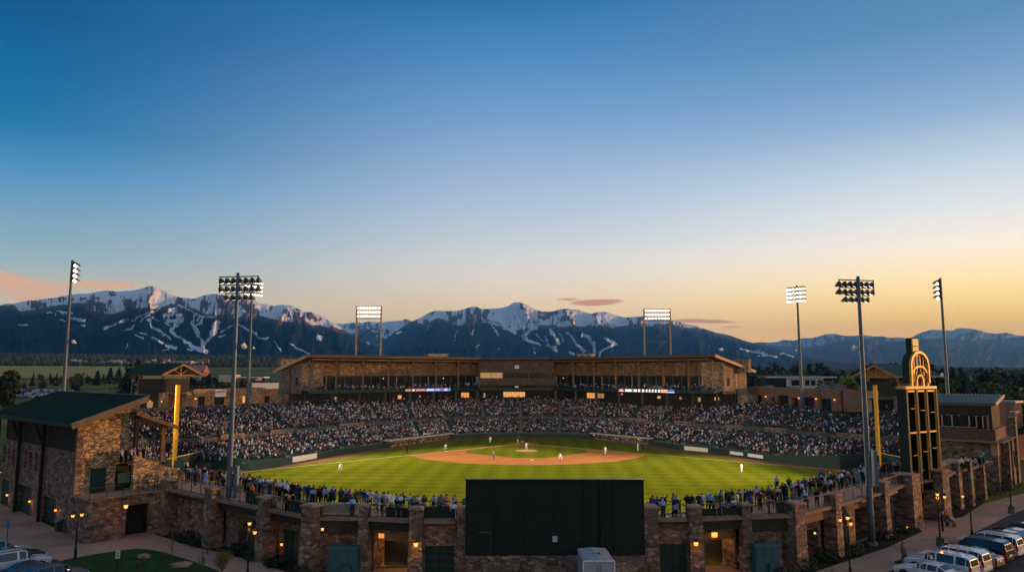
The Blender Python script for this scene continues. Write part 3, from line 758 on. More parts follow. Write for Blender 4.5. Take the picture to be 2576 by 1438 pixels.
# ============================================================ seating bowl
IN_ = [(-65, 140), (-63.5, 153), (-51.5, 150.0), (-46.9, 161.7), (-39.8, 180.2), (-32.6, 198), (-17.6, 222.5), (-8, 227.4), (2.7, 228.8), (14, 227.6), (23, 223), (37.5, 204), (42.2, 190.4), (48.2, 182.4), (56.6, 165.2), (65, 152.3), (73.5, 153.6), (79, 146)]
OUT_ = [(-88, 142), (-86, 156), (-79, 168), (-70, 182), (-58, 203), (-42, 225), (-24, 241.5), (-10, 248.5), (2.7, 250), (16, 248.7), (31, 241), (50, 226), (65, 206), (74, 196), (84, 180), (93, 167), (100, 157), (106, 146)]
NR, XW = 27, 11                                  # rows; the cross aisle lies under row XW
ZI, ZO, XH = 1.35, 9.8, 1.3
def rowz(r): return ZI + (ZO - XH - ZI) * r / NR + (XH if r >= XW else 0)
def bowl_pt(k, f): return Vector(IN_[k]).lerp(Vector(OUT_[k]), f)
def rowf(r): return (r + (1.4 if r >= XW else 0)) / (NR + 1.4)
st = empty('seating_bowl', (0, 0, 0), 0, 'terraced seating bowl packed with people, wrapped round the infield', 'seating stand')
mbt, mbs = MB(), MB()
for k in range(len(IN_) - 1):
    for r in range(NR):
        f0, f1 = rowf(r), rowf(r + 1)
        if r == XW - 1: f1 = rowf(XW)
        a, b_, c, d = bowl_pt(k, f0), bowl_pt(k + 1, f0), bowl_pt(k + 1, f1), bowl_pt(k, f1)
        z, zp = rowz(r), (rowz(r - 1) if r else -0.2)
        vs = [(a.x, a.y, zp), (b_.x, b_.y, zp), (b_.x, b_.y, z), (a.x, a.y, z), (c.x, c.y, z), (d.x, d.y, z)]
        mbt.add(vs, [(3, 2, 4, 5)], 0)
        mbt.add(vs, [(0, 1, 2, 3)], 0)
        # backs of the folding seats, two long strips to a row with gaps for the stairs
        e = (d - a) * 0.72
        s0, s1 = a.lerp(b_, 0.04) + e, a.lerp(b_, 0.96) + (c - b_) * 0.72
        mbs.beam((s0.x, s0.y, z + 0.58), (s1.x, s1.y, z + 0.58), 0.06, 0.42)
        mbs.beam((s0.x + 0, s0.y, z + 0.40), (s1.x, s1.y, z + 0.40), 0.34, 0.05)
terr_o = mbt.build('terrace', M_STEP, st)
seats_o = mbs.build('seat_row', M_SEAT, st); seats_o['kind'] = 'stuff'
# retaining wall of the cross aisle, in stone, and walls beside the tunnels
for k in range(1, len(IN_) - 1):
    if 5 <= k <= 9: continue
    f = rowf(XW) - 0.004
    a, b_ = bowl_pt(k, f), bowl_pt(k + 1, f)
    a2, b2 = bowl_pt(k, f - 0.012), bowl_pt(k + 1, f - 0.012)
    c0, c1 = (0.2, 0.55) if k % 2 else (0.3, 0.75)
    p, q_, p2, q2 = a.lerp(b_, c0), a.lerp(b_, c1), a2.lerp(b2, c0), a2.lerp(b2, c1)
    z0, z1 = rowz(XW - 1), rowz(XW) + 0.35
    mb = MB(); mb.prism([p2, q2, q_, p], z0, z1 - 0.15, 0); 
    o = mb.build('retaining_wall', M_STONE, st)
    mb = MB(); mb.prism([(p2.x, p2.y - .08), (q2.x, q2.y - .08), (q_.x, q_.y + .1), (p.x, p.y + .1)], z1 - 0.15, z1, 0); mb.build('wall_cap', M_CONC, o)
AIS = []                                        # aisles as (segment, fraction)
random.seed(21)
for k in range(len(IN_) - 1):
    L_ = (bowl_pt(k, .5) - bowl_pt(k + 1, .5)).length
    n = max(1, round(L_ / 11))
    for j in range(n):
        AIS.append((k, (j + 0.02 if j else 0.0)/ n))
M_STAIR = mat('stair_concrete', (0.16, 0.155, 0.12), 0.95, var=0.15)
for k, fr in AIS:
    if k == 0: continue
    mb = MB()
    for r in range(NR):
        if r == XW: mb.build('aisle_stair', M_STAIR, st); mb = MB()
        f0, f1 = rowf(r), rowf(r + 1)
        ca = bowl_pt(k, f0).lerp(bowl_pt(k + 1, f0), fr); cb = bowl_pt(k, f1).lerp(bowl_pt(k + 1, f1), fr)
        d = (bowl_pt(k + 1, f0) - bowl_pt(k, f0)).normalized() * 0.55
        z = rowz(r) + 0.05
        z0 = rowz(r) - 0.1
        mb.prism([ca - d, ca + d, cb + d, cb - d], z0, z)
        m_ = ca.lerp(cb, 0.5)
        mb.prism([m_ - d, m_ + d, cb + d, cb - d], z, z + 0.16)
    mb.build('aisle_stair', M_STAIR, st)
# sloping stone cheek walls by the tunnels
for k, fr, r0, r1 in [(2, 0.5, 11, 17), (3, 0.9, 11, 16), (4, 0.6, 11, 18), (5, 0.35, 12, 18), (10, 0.7, 11, 17), (11, 0.5, 11, 18), (12, 0.5, 11, 17), (13, 0.8, 11, 17), (14, 0.6, 11, 16), (15, .4, 11, 16)]:
    pa = bowl_pt(k, rowf(r0)).lerp(bowl_pt(k + 1, rowf(r0)), fr); pb = bowl_pt(k, rowf(r1)).lerp(bowl_pt(k + 1, rowf(r1)), fr)
    d = (pb - pa).normalized(); n_ = Vector((-d.y, d.x)) * 0.16
    for s in (-1.5, 1.5):
        sh = Vector((-d.y, d.x)) * s
        mb = MB(); mb.prism([pa + sh - n_, pb + sh - n_, pb + sh + n_, pa + sh + n_], rowz(r0) - 0.3, [rowz(r0) + 0.9, rowz(r1) + 0.9, rowz(r1) + 0.9, rowz(r0) + 0.9])
        mb.build('cheek_wall', M_STONE, st)
# back walkway round the top of the bowl
OUTO = offset(OUT_, 9.0); OUT2 = OUT_
wv = []
for k in range(len(OUT_) - 1):
    wv.append([OUT2[k], OUT2[k + 1], OUTO[k + 1], OUTO[k]])
cw = empty('upper_concourse', (0, 0, 0), 0, 'paved walkway along the top of the seating bowl', 'walkway'); cw['kind'] = 'structure'
mb = MB()
for p in wv: mb.prism(p, 9.4, 9.8 - 0.004)
o = mb.build('concourse_deck', M_CONC, cw); o['kind'] = 'structure'
mb = MB()
for k in range(2, len(OUTO) - 3): mb.prism([OUTO[k], OUTO[k + 1], offset([OUTO[k], OUTO[k + 1]], .4)[1], offset([OUTO[k], OUTO[k + 1]], .4)[0]], 2, 10.8)
mb.build('outer_parapet', M_BROWN, cw)

# dugouts
def dugout(a, b_, lab):
    a, b_ = Vector(a), Vector(b_); L_ = (b_ - a).length
    t_ = empty('dugout', (a.x, a.y, 0), math.atan2(b_.y - a.y, b_.x - a.x), lab, 'dugout', 'dugouts beside the infield')
    mb = MB(); mb.box(0, L_, -1.2, 3.0, 1.55, 1.78); mb.build('roof_slab', mat('dugout_fascia', (0.50, 0.36, 0.25), 0.8, var=.1), t_)
    mb = MB(); mb.box(0, L_, 2.6, 3.0, -0.8, 1.54); mb.box(-0.4, 0, -0.6, 3, -0.5, 1.54); mb.box(L_, L_ + 0.4, -0.6, 3, -0.5, 1.54); mb.build('back_wall', M_DARK, t_)
    for k in range(int(L_ // 4) + 1):
        mb = MB(); mb.tube([(min(k * 4.0 + 0.3, L_ - .2), -0.9, 0), (min(k * 4.0 + 0.3, L_ - .2), -0.9, 1.55)], 0.07, 6); mb.build('post', M_DARK, t_)
    mb = MB(); mb.beam((0, -1, 0.95), (L_, -1, 0.95), 0.06); mb.beam((0, -1, 0.5), (L_, -1, 0.5), 0.04)
    for k in range(int(L_ / 0.8)): mb.beam((k * 0.8, -1, 0), (k * 0.8, -1, 0.95), 0.03)
    mb.build('front_rail', M_DARK, t_)
    mb = MB(); mb.box(0.5, L_ - 0.5, 1.8, 2.3, 0.0, 0.45); mb.build('bench', M_WOOD, t_)
    return t_
dugout((-32.3, 196.5), (-17.6, 220.8), 'dugout with long pale roof edge left of home plate')
dugout((23.2, 221.6), (36.8, 203.2), 'dugout with long pale roof edge right of home plate')
# ============================================================ main stand with suites under a big roof
BL = [(-55, 206), (-10.2, 243.5), (13, 243.5), (54, 203)]
gs = empty('grandstand', (0, 0, 0), 0, 'long stone and timber stand with glazed suites under a sweeping roof', 'stadium stand')
def band(poly, d0, d1, z0, z1, name, m_, parent=gs, zt=None):
    a, b_ = offset(poly, d0), offset(poly, d1)
    mb = MB()
    for i in range(len(poly) - 1):
        q = [a[i], a[i + 1], b_[i + 1], b_[i]]
        if zt is None: mb.prism(q, z0, z1)
        else: mb.prism(q, [z0, z0, zt[0], zt[0]], [z1, z1, zt[1], zt[1]])
    return mb.build(name, m_, parent)
M_SOFF = mat('roof_soffit_timber', (0.07, 0.035, 0.018), 0.8, var=.25, scale=1.2)
M_PANEL = stone('suite_wall_stone', [(0.20, 0.10, 0.045), (0.27, 0.14, 0.06), (0.15, 0.08, 0.04), (0.23, 0.12, 0.055), (0.12, 0.065, 0.035)], sc=(1.2, 1.2, 2.6), mortar=(0.14, 0.09, 0.05))
band(BL, 0.0, 9.0, 13.45, 13.95, 'balcony_slab', M_GREEN)
band(BL, -0.12, 0.0, 13.3, 14.15, 'balcony_fascia', mat('fascia_green', (0.010, 0.026, 0.018), 0.6))
band(BL, 3.6, 4.0, 18.1, 22.0, 'upper_wall', M_PANEL)
band(BL, 3.7, 3.95, 17.75, 18.1, 'window_head', M_DARK)
band(BL, 4.2, 4.3, 13.95, 17.75, 'suite_glazing', M_GLASS)
band(BL, 8.6, 9.0, 7.5, 13.45, 'concession_wall', mat('concession_wall_paint', (0.02, 0.013, 0.009), 0.8))  # near-black wall colour stands in for shadow under the suites
band(BL, 13.5, 14.0, 2.0, 21.2, 'rear_wall', M_BROWN)
# roof: high front edge, falling to the rear
fr, bk = offset(BL, -3.2), offset(BL, 19.0)
dL = (Vector(BL[0]) - Vector(BL[1])).normalized() * 2.2; dR = (Vector(BL[3]) - Vector(BL[2])).normalized() * 2.2
for L_ in (fr, bk):
    L_[0] = (L_[0][0] + dL.x, L_[0][1] + dL.y); L_[3] = (L_[3][0] + dR.x, L_[3][1] + dR.y)
ZF, ZB = 23.55, 19.4
mb = MB()
for i in range(3): mb.prism([fr[i], fr[i + 1], bk[i + 1], bk[i]], [ZF - 0.5, ZF - 0.5, ZB - 0.4, ZB - 0.4], [ZF, ZF, ZB, ZB])
rf = mb.build('roof', M_SOFF, gs)
f2, b2 = offset(fr, -0.05), bk
mb = MB()
for i in range(3):
    mb.prism([f2[i], f2[i + 1], b2[i + 1], b2[i]], [ZF + 0.004, ZF + 0.004, ZB + 0.004, ZB + 0.004], [ZF + 0.14, ZF + 0.14, ZB + 0.12, ZB + 0.12])
mb.build('roof_sheet', M_ROOFG, rf)
mb = MB(); f3 = offset(fr, -0.14)
for i in range(3): mb.prism([f3[i], f3[i + 1], offset(fr, -0.06)[i + 1], offset(fr, -0.06)[i]], ZF - 0.55, ZF + 0.2)
mb.build('fascia_board', mat('fascia_timber', (0.075, 0.045, 0.026), 0.7, var=.2), rf)
M_RAKE = mat('rake_timber', (0.62, 0.36, 0.17), 0.7, var=.15)
for a, b_, s in ((fr[0], bk[0], -1), (fr[3], bk[3], 1)):
    mb = MB(); mb.beam((a[0], a[1], ZF - 0.2), (b_[0], b_[1], ZB - 0.15), 0.16, 0.75); mb.build('rake_board', M_RAKE, rf)
# bays: columns, brackets, purlins, mullions
def along(i, f, d):
    a, b_ = offset(BL, d)[i], offset(BL, d)[i + 1]
    return Vector(a).lerp(Vector(b_), f)
for i, nb in ((0, 7), (1, 3), (2, 7)):
    for k in range(nb + (i == 2)):
        f = (k + (0.03 if i == 0 and k == 0 else 0)) / nb
        if i == 2 and k == nb: f = 0.985
        p = along(i, f, 0.55); q = along(i, f, -2.6); s = along(i, f, 3.5)
        if i == 1 and 0 < k: continue
        mb = MB(); mb.beam((p.x, p.y, 13.96), (p.x, p.y, 22.6), 0.42); mb.build('column', M_WOODL if (i == 2 and k == nb) else M_WOOD, gs)
        mb = MB(); mb.beam((p.x, p.y, 20.4), (q.x, q.y, 22.9), 0.22); mb.beam((p.x, p.y, 20.4), (s.x, s.y, 22.0), 0.22); mb.build('bracket', M_WOODL if (i == 2 and k == nb) else M_WOOD, gs)
        b0 = along(i, f, 2.6); mb = MB(); mb.beam((b0.x, b0.y, 9.8), (b0.x, b0.y, 13.45), 0.6); mb.build('lower_column', M_DARK, gs)
    for k in range(nb * 3):
        f = (k + 0.5) / (nb * 3); p = along(i, f, 4.08)
        if i == 1: continue
        mb = MB(); mb.beam((p.x, p.y, 13.95), (p.x, p.y, 17.75), 0.12 if k % 4 != 2 else 0.28); mb.build('mullion', M_WOOD if k % 4 != 2 else M_WOODL, gs)
band(BL, -1.6, -1.35, 22.35, 22.65, 'purlin', M_WOOD); band(BL, 0.9, 1.15, 22.2, 22.5, 'purlin', M_WOOD)
# balcony rail
rl_ = offset(BL, 0.12); mb = MB()
for i in range(3):
    a, b_ = Vector(rl_[i]), Vector(rl_[i + 1])
    for z in (14.9, 14.45): mb.beam((a.x, a.y, z), (b_.x, b_.y, z), 0.06)
    n = int((b_ - a).length / 1.6)
    for k in range(n): 
        p = a.lerp(b_, k / n); mb.beam((p.x, p.y, 13.95), (p.x, p.y, 14.9), 0.06)
mb.build('balcony_railing', M_DARK, gs)
# middle press box of stone
PBX = [(-10.6, 241.3), (13.4, 241.3)]
mb = MB(); T = frame(Vector((PBX[0][0], PBX[0][1], 0)), (1, 0))
wall_open(mb, 24.0, 15.3, 22.4, 0, 0.4, [(0.5, 7.6, 17.2, 19.0), (8.1, 15.6, 17.2, 19.0), (16.1, 23.5, 17.2, 19.0)], 0, T)
mb.box(0, 0.4, 0.4, 5.8, 15.3, 22.4, 0, T); mb.box(23.6, 24, 0.4, 5.8, 15.3, 22.4, 0, T); mb.box(0, 24, 0.4, 5.8, 15.0, 15.3, 0, T)
pb = mb.build('press_box', stone('press_box_stone', [(0.11, 0.062, 0.04), (0.14, 0.08, 0.05), (0.085, 0.05, 0.034)], sc=(1.4, 1.4, 3), mortar=(0.10, .06, .04)), gs)
for (a, b_, m_) in ((0.5, 7.6, M_WARM3), (8.1, 15.6, M_GLASS), (16.1, 23.5, M_GLASS)):
    mb = MB(); mb.box(a, b_, 1.5, 1.6, 17.2, 19.0, 0, T); mb.build('window', m_, pb)
    mb = MB(); mb.box(a, b_, 0.35, 1.4, 17.16, 17.25, 0, T); mb.beam((a + (b_ - a) / 2, 0.2, 17.2), (a + (b_ - a) / 2, 0.2, 19.0), 0.12, T=T); mb.build('window_frame', M_DARK, pb)
for z, x, w in ((20.3, 11.5, 1.3), ):
    mb = MB(); mb.box(x, x + w, -0.06, -0.01, z, z + 1.0, 0, T); o = mb.build('sign', M_WHITE, pb)
    mb = MB(); mb.box(x + .35, x + .6, -0.09, -0.065, z + .2, z + .8, 0, T); mb.box(x + .72, x + 1.0, -0.09, -0.065, z + .45, z + .8, 0, T); mb.build('sign_mark', M_DARK, pb)
mb = MB(); mb.box(11.5, 12.7, -1.2, -1.15, 14.3, 14.8, 0, T); mb.build('small_sign', M_WHITE, gs)
# stone end walls
for side in (0, 1):
    i = 0 if side == 0 else 2
    A = Vector(BL[0] if side == 0 else BL[3]); d = (Vector(BL[0]) - Vector(BL[1])).normalized() if side == 0 else (Vector(BL[3]) - Vector(BL[2])).normalized()
    nrm = Vector((-d.y, d.x)) * (1 if side == 1 else -1)      # towards the rear
    if nrm.y < 0: nrm = -nrm
    A = A + d * 0.3 + nrm * 3.6
    T = frame(Vector((A.x, A.y, 0)), nrm)
    s = 1 if side == 0 else -1
    y0, y1 = (0, 0.5) if side == 0 else (-0.5, 0)
    def top(x): return ZF - 0.55 - (ZF - ZB) * (x + 6.8) / 22.2
    m_ = M_STONE if side == 0 else M_STONE2  # sun-facing right end takes the stone with sunlight in its colour
    mb = MB()
    for (xa, xb, zb) in ((0, 6.4, 13.2), (7.1, 12.6, 9.0)):
        y2 = y0 if xa == 0 else y0 + 0.8 * s * (1 if side == 0 else 1)
        mb.hexa([(xa, y0, zb), (xb, y0, zb), (xb, y1, zb), (xa, y1, zb), (xa, y0, top(xa)), (xb, y0, top(xb)), (xb, y1, top(xb)), (xa, y1, top(xa))], 0, T)
    mb.build('end_wall', m_, gs)
    mb = MB(); mb.box(6.3, 7.2, y0 - 0.0 if side else y0 + .05, y1 - .05 if side else y1, 9.0, top(7.2) - .05, 0, T); mb.build('end_pier', M_DARK, gs)
    mb = MB(); mb.box(1.6, 2.9, (y1 + 0.01) if side == 0 else (y0 - 0.06), (y1 + 0.06) if side == 0 else (y0 - 0.01), 15.4, 17.6, 0, T); mb.build('end_window', M_GLASS, gs)
    # return wall facing the field
    mb = MB(); wv_ = frame(Vector((A.x, A.y, 0)), -d)
    mb.box(0.0, 6.2, -0.3 if side else -0.1, 0.3 if side else .3, 13.95, 22.3, 0, wv_); mb.build('return_wall', m_, gs)
    mb = MB(); mb.box(7.1, 12.6, (y0 - 3) if side else y1, y0 if side else y1 + 3, 2, 12.8, 0, T); mb.build('stair_tower', m_, gs)
# roof-top chimneys and vents
def rtop(p, d):  return ZF - (ZF - ZB) * (d + 3.2) / 22.2
for (px, w, Y, z0, z1, lab) in ((1097, 7.2, 238, 21.5, 24.6, 0), (1475, 5.2, 240, 21.5, 24.7, 0), (1866, 4.6, 212, 19.0, 22.4, 0), (722, 4.6, 219, 19.0, 22.6, 0)):
    x = XA(px, Y); T = frame(Vector((x, Y, 0)), (1, 0.7 if x < 0 else -0.65)); mb = MB()
    mb.box(-w / 2, w / 2, -1.2, 1.2, z0, z1, 0, T); o = mb.build('chimney', M_STONE2, rf)
    mb = MB(); mb.box(-w / 2 - .15, w / 2 + .15, -1.35, 1.35, z1, z1 + 0.25, 0, T); mb.build('chimney_cap', M_CAP, o)
# concession windows glowing under the suites
random.seed(3)
def glow(px, y0, y1, w, m_, Y):
    pass
for (i, f, w, z0, z1, m_) in ((0, 0.20, .9, 11.2, 12.0, M_WARM3), (0, 0.55, 1.4, 11.0, 12.1, M_WARM2), (0, .67, .7, 11.3, 11.9, M_WARM3), (0, 0.955, 3.2, 10.9, 12.5, M_WARM2), (1, 0.14, 0.7, 10.9, 12.3, M_WARM3), (1, 0.47, 7.2, 11.0, 12.7, M_WARM2),
                              (2, 0.20, 3.2, 10.9, 12.6, M_WARM2), (2, 0.265, 2.6, 11.0, 12.5, M_WARM3), (2, .40, .6, 12.2, 12.7, M_WARM2), (2, 0.62, 1.2, 11.4, 12.1, M_WARM2), (2, 0.74, 0.9, 11.3, 12, M_WARM3), (2, 0.84, 1.0, 10.8, 12.0, M_WARM3), (2, 0.93, 1.4, 11.3, 12.2, M_WARM2)):
    p = along(i, f, 8.5); d = (Vector(BL[i + 1]) - Vector(BL[i])); T = frame(Vector((p.x, p.y, 0)), d)
    mb = MB(); mb.box(-w / 2, w / 2, -0.05, 0.05, z0, z1, 0, T); mb.build('concession_window', m_, gs)
    mb = MB()
    for q in np.linspace(-w / 2, w / 2, max(2, int(w / 0.9) + 1)): mb.beam((q, -0.1, z0), (q, -0.1, z1), 0.07, T=T)
    mb.build('concession_frame', M_DARK, gs)
for (i, f) in ((0, .42), (0, 0.78), (2, 0.4), (2, .95), (2, .05)):
    p = along(i, f, 3.4); mb = MB(); mb.tube([(p.x, p.y, 17.1), (p.x, p.y, 17.4)], 0.12, 8); mb.build('suite_lamp', M_WARM, gs)
# LED ribbons: board with blocks of lit writing
def led(i, f0, f1, cells, lab):
    a, b_ = offset(BL, -0.16)[i], offset(BL, -0.16)[i + 1]
    a, b_ = Vector(a), Vector(b_); p = a.lerp(b_, f0); q = a.lerp(b_, f1); L_ = (q - p).length
    T = frame(Vector((p.x, p.y, 0)), q - p)
    mb = MB(); mb.box(0, L_, -0.25, 0.0, 13.3, 14.35, 0, T)
    o = mb.build('led_board', M_BLACK, gs)
    mats, mb = [], MB()
    x = 0.1
    tot = sum(c[0] for c in cells)
    for w, bgc, fgc, kind in cells:
        W_ = (L_ - 0.2) * w / tot
        if bgc is not None: mats.append(bgc); mb.box(x + 0.03, x + W_ - 0.03, -0.28, -0.26, 13.38, 14.27, len(mats) - 1, T)
        if fgc is not None:
            mats.append(fgc); g = len(mats) - 1
            if kind == 'word':
                n = max(3, int(W_ / 0.5)); 
                for k in range(n):
                    xa = x + 0.25 + (W_ - 0.5) * k / n; xb = xa + (W_ - 0.5) / n * 0.72; zt = 14.05 - 0.08 * (k * 7 % 3 == 0)
                    mb.box(xa, xa + 0.1, -0.31, -0.285, 13.58, zt, g, T); mb.box(xb - 0.1, xb, -0.31, -0.285, 13.58, zt, g, T)
                    z_ = (13.58, 13.77, 13.95)[k * 5 % 3]; mb.box(xa + .1, xb - .1, -0.31, -0.285, z_, z_ + 0.1, g, T)
            elif kind == 'col':
                mb.box(x + W_ * 0.25, x + W_ * 0.8, -0.31, -0.285, 13.95, 14.2, g, T); mb.box(x + W_ * 0.2, x + W_ * 0.75, -0.31, -0.285, 13.47, 13.75, g, T); mb.box(x + W_ * 0.4, x + W_ * 0.62, -0.31, -0.285, 13.75, 13.95, g, T)
            elif kind == 'logo':
                mb.prism([(x + .3, -0.31), (x + W_ - .3, -0.31), (x + W_ - .3, -0.285), (x + .3, -0.285)], 13.5, 13.75, g, T); mb.box(x + W_ * .3, x + W_ * .7, -0.31, -0.285, 13.78, 14.15, g, T)
            elif kind == 'bar': mb.box(x + 0.05, x + W_ - 0.05, -0.31, -0.285, 13.42, 13.58, g, T)
            elif kind == 'full': mb.box(x + 0.15, x + W_ - 0.15, -0.31, -0.285, 13.5, 14.15, g, T)
        x += W_
    mb.build('led_lettering', mats, o)
E = lambda n, c, s: emit(n, c, s)
eW, eO, eDB, eLB, ePk, eTl, eG, eNv, eRd = E('led_white', (1, .92, .95), 1.3), E('led_orange', (1, .45, .25), 1.0), E('led_brown', (.30, .07, .03), .5), E('led_violet_blue', (.16, .22, .75), .8), E('led_pink', (1, .5, .62), 1.1), E('led_teal', (.08, .45, .6), .7), E('led_green', (.02, .3, .1), .6), E('led_navy', (.01, .02, .04), .4), E('led_dark_red', (.2, .02, .03), .5)
eB = E('led_blue', (.02, .12, .5), .9)
led(0, 0.515, 0.80, [(2.6, eDB, eO, 'word'), (1.5, eDB, eW, 'word'), (4.2, eDB, ePk, 'word'), (3.6, eLB, eW, 'word'), (2.4, eLB, ePk, 'word'), (1, eTl, eLB, 'full'), (2.4, eLB, ePk, 'logo'), (.8, eTl, None, '')], '')
led(2, 0.45, 0.79, [(2.2, eRd, ePk, 'logo'), (2.2, eRd, eW, 'full'), (.5, eTl, None, ''), (1.1, eG, eW, 'full'), (1.2, eNv, eW, 'col'), (1.2, eNv, eW, 'col'), (.9, eNv, eW, 'col'), (.9, eNv, eW, 'col'), (.9, eNv, eW, 'col'), (.9, eNv, eW, 'col'), (.9, eRd, eW, 'col'), (2, eO, eO, 'full'), (2, eB, eW, 'bar')], '')

# ============================================================ lower buildings along the top walk
def oblong(name, lab, cat, A, B_, depth, z0, z1, m_, ops=(), trim=M_CONC, group=None, glass=True):
    """building whose long face runs from A to B_, seen from the field"""
    A, B_ = Vector(A), Vector(B_); L_ = (B_ - A).length
    t_ = empty(name, (A.x, A.y, 0), math.atan2(B_.y - A.y, B_.x - A.x), lab, cat, group)
    mb = MB(); wall_open(mb, L_, z0, z1, 0, 0.4, [o_[:4] for o_ in ops]); mb.box(0, 0.4, 0.4, depth, z0, z1); mb.box(L_ - .4, L_, 0.4, depth, z0, z1); mb.box(0.4, L_ - .4, depth - .4, depth, z0, z1); mb.build('wall', m_, t_)
    mb = MB(); mb.box(0.4, L_ - .4, 0.4, depth - .4, z1 - .8, z1 - .5); mb.build('roof', M_CONC, t_)
    mb = MB(); mb.box(-.1, L_ + .1, -0.1, 0.5, z1, z1 + 0.2); mb.box(-.1, .5, .5, depth + .1, z1, z1 + .2); mb.box(L_ - .5, L_ + .1, .5, depth + .1, z1, z1 + .2); mb.build('parapet_cap', trim, t_)
    for o_ in ops:
        kind = o_[4] if len(o_) > 4 else 'dark'
        mb = MB(); mb.box(o_[0], o_[1], 0.9, 1.0, o_[2], o_[3]); mb.build({'dark': 'doorway', 'lit': 'lit_window', 'glass': 'window'}[kind], {'dark': M_BLACK, 'lit': M_WARM2, 'glass': M_GLASS}[kind], t_)
    return t_
def sconce(parent, x, y, z, s=0.25, name='wall_lamp', light=True, e=26, r=0.0):
    o = empty(name, (x, y, z)); o.parent = parent
    mb = MB(); mb.tube([(0, 0, 0), (0, 0, s * 1.3)], [s * 0.6, s * 0.8], 8); mb.build('bulb', M_WARM, o)
    mb = MB(); mb.tube([(0, 0, s * 1.32), (0, 0, s * 1.9)], [s * 1.2, s * 0.2], 8); mb.build('shade', M_DARK, o)
    return o
lb = oblong('concession_building', 'low tan stone building behind the left end of the crowd', 'building', G(487, 1028, 9.8).xy, (XA(668, 214), 214), 7, 9.8, 14.6, M_STONE2, [(1.2, 4.0, 9.8, 12.9), (6.2, 10.2, 9.8, 12.6), (15.5, 17.2, 10.2, 12.6, 'lit'), (24, 26, 10, 12.4), ])
# painted sign over its door
T = Matrix.Identity(4)
mb = MB(); mb.box(6.3, 9.7, -0.25, -0.05, 12.7, 14.5); sgn = mb.build('sign', M_WHITE, lb)
mb = MB()
for k in range(6): mb.box(7.0 + k * .4, 7.25 + k * .4, -0.28, -0.26, 13.75, 14.2)
mb.build('sign_lettering', M_BLACK, sgn)
mb = MB(); mb.box(6.5, 6.8, -0.28, -0.26, 13.6, 14.2); mb.box(7.0, 9.4, -0.28, -0.26, 13.35, 13.45); mb.build('sign_mark', mat('sign_red', (0.5, 0.03, 0.02)), sgn)
for x in (5.2, 11.0): 
    mb = MB(); mb.box(x, x + .6, -0.5, 0, 9.8, 14.0); mb.build('pilaster', M_STONE2, lb)
sconce(lb, 0.2, -.3, 12.2)
mb = MB(); mb.box(-.4, .2, -.2, 0, 13.9, 14.6); mb.build('vent_box', M_STEEL, lb)
rb = oblong('brown_concourse_building', 'long low brown stucco building behind the right side of the crowd', 'building', (XA(1882, 216), 216), G(2117, 1034, 9.8).xy, 8, 9.8, 14.8, M_BROWN,
            [(3, 6, 9.8, 12.8), (9.5, 11.5, 9.8, 12.4), (12.5, 17, 9.8, 13.0), (18.5, 21, 9.8, 12.5), (23, 27.0, 9.8, 12.8), (29.5, 33, 9.8, 12.6)])
for x in (8, 19.6 + 2, 28.0, 34.5): sconce(rb, x, -.3, 12.3)
for x, w, h in ((26, 1.6, 1.0), (31.5, 1.8, 1.1), (13, 2.2, 0.5), (4, 1.4, .6)):
    mb = MB(); mb.box(x, x + w, 2.5, 4.5, 14.3, 14.8 + h); mb.build('rooftop_unit', M_STEEL, rb)
A = G(2113, 1034, 9.8).xy
tb = oblong('tan_kiosk_building', 'tan stucco block with awning between brown building and right pavilion', 'building', (A[0] + 0.3, A[1] - 1.6), (A[0] + 15.5, A[1] - 8.5), 7, 9.8, 14.6, M_TAN, [(6.0, 14.5, 9.8, 12.6)])
mb = MB(); mb.box(-.05, 4.9, -0.12, -0.01, 9.8, 14.6); mb.build('corner_panel', M_BROWN, tb)
mb = MB(); mb.box(5.4, 15, -1.6, 0, 12.7, 12.95); mb.build('awning', M_DARK, tb)

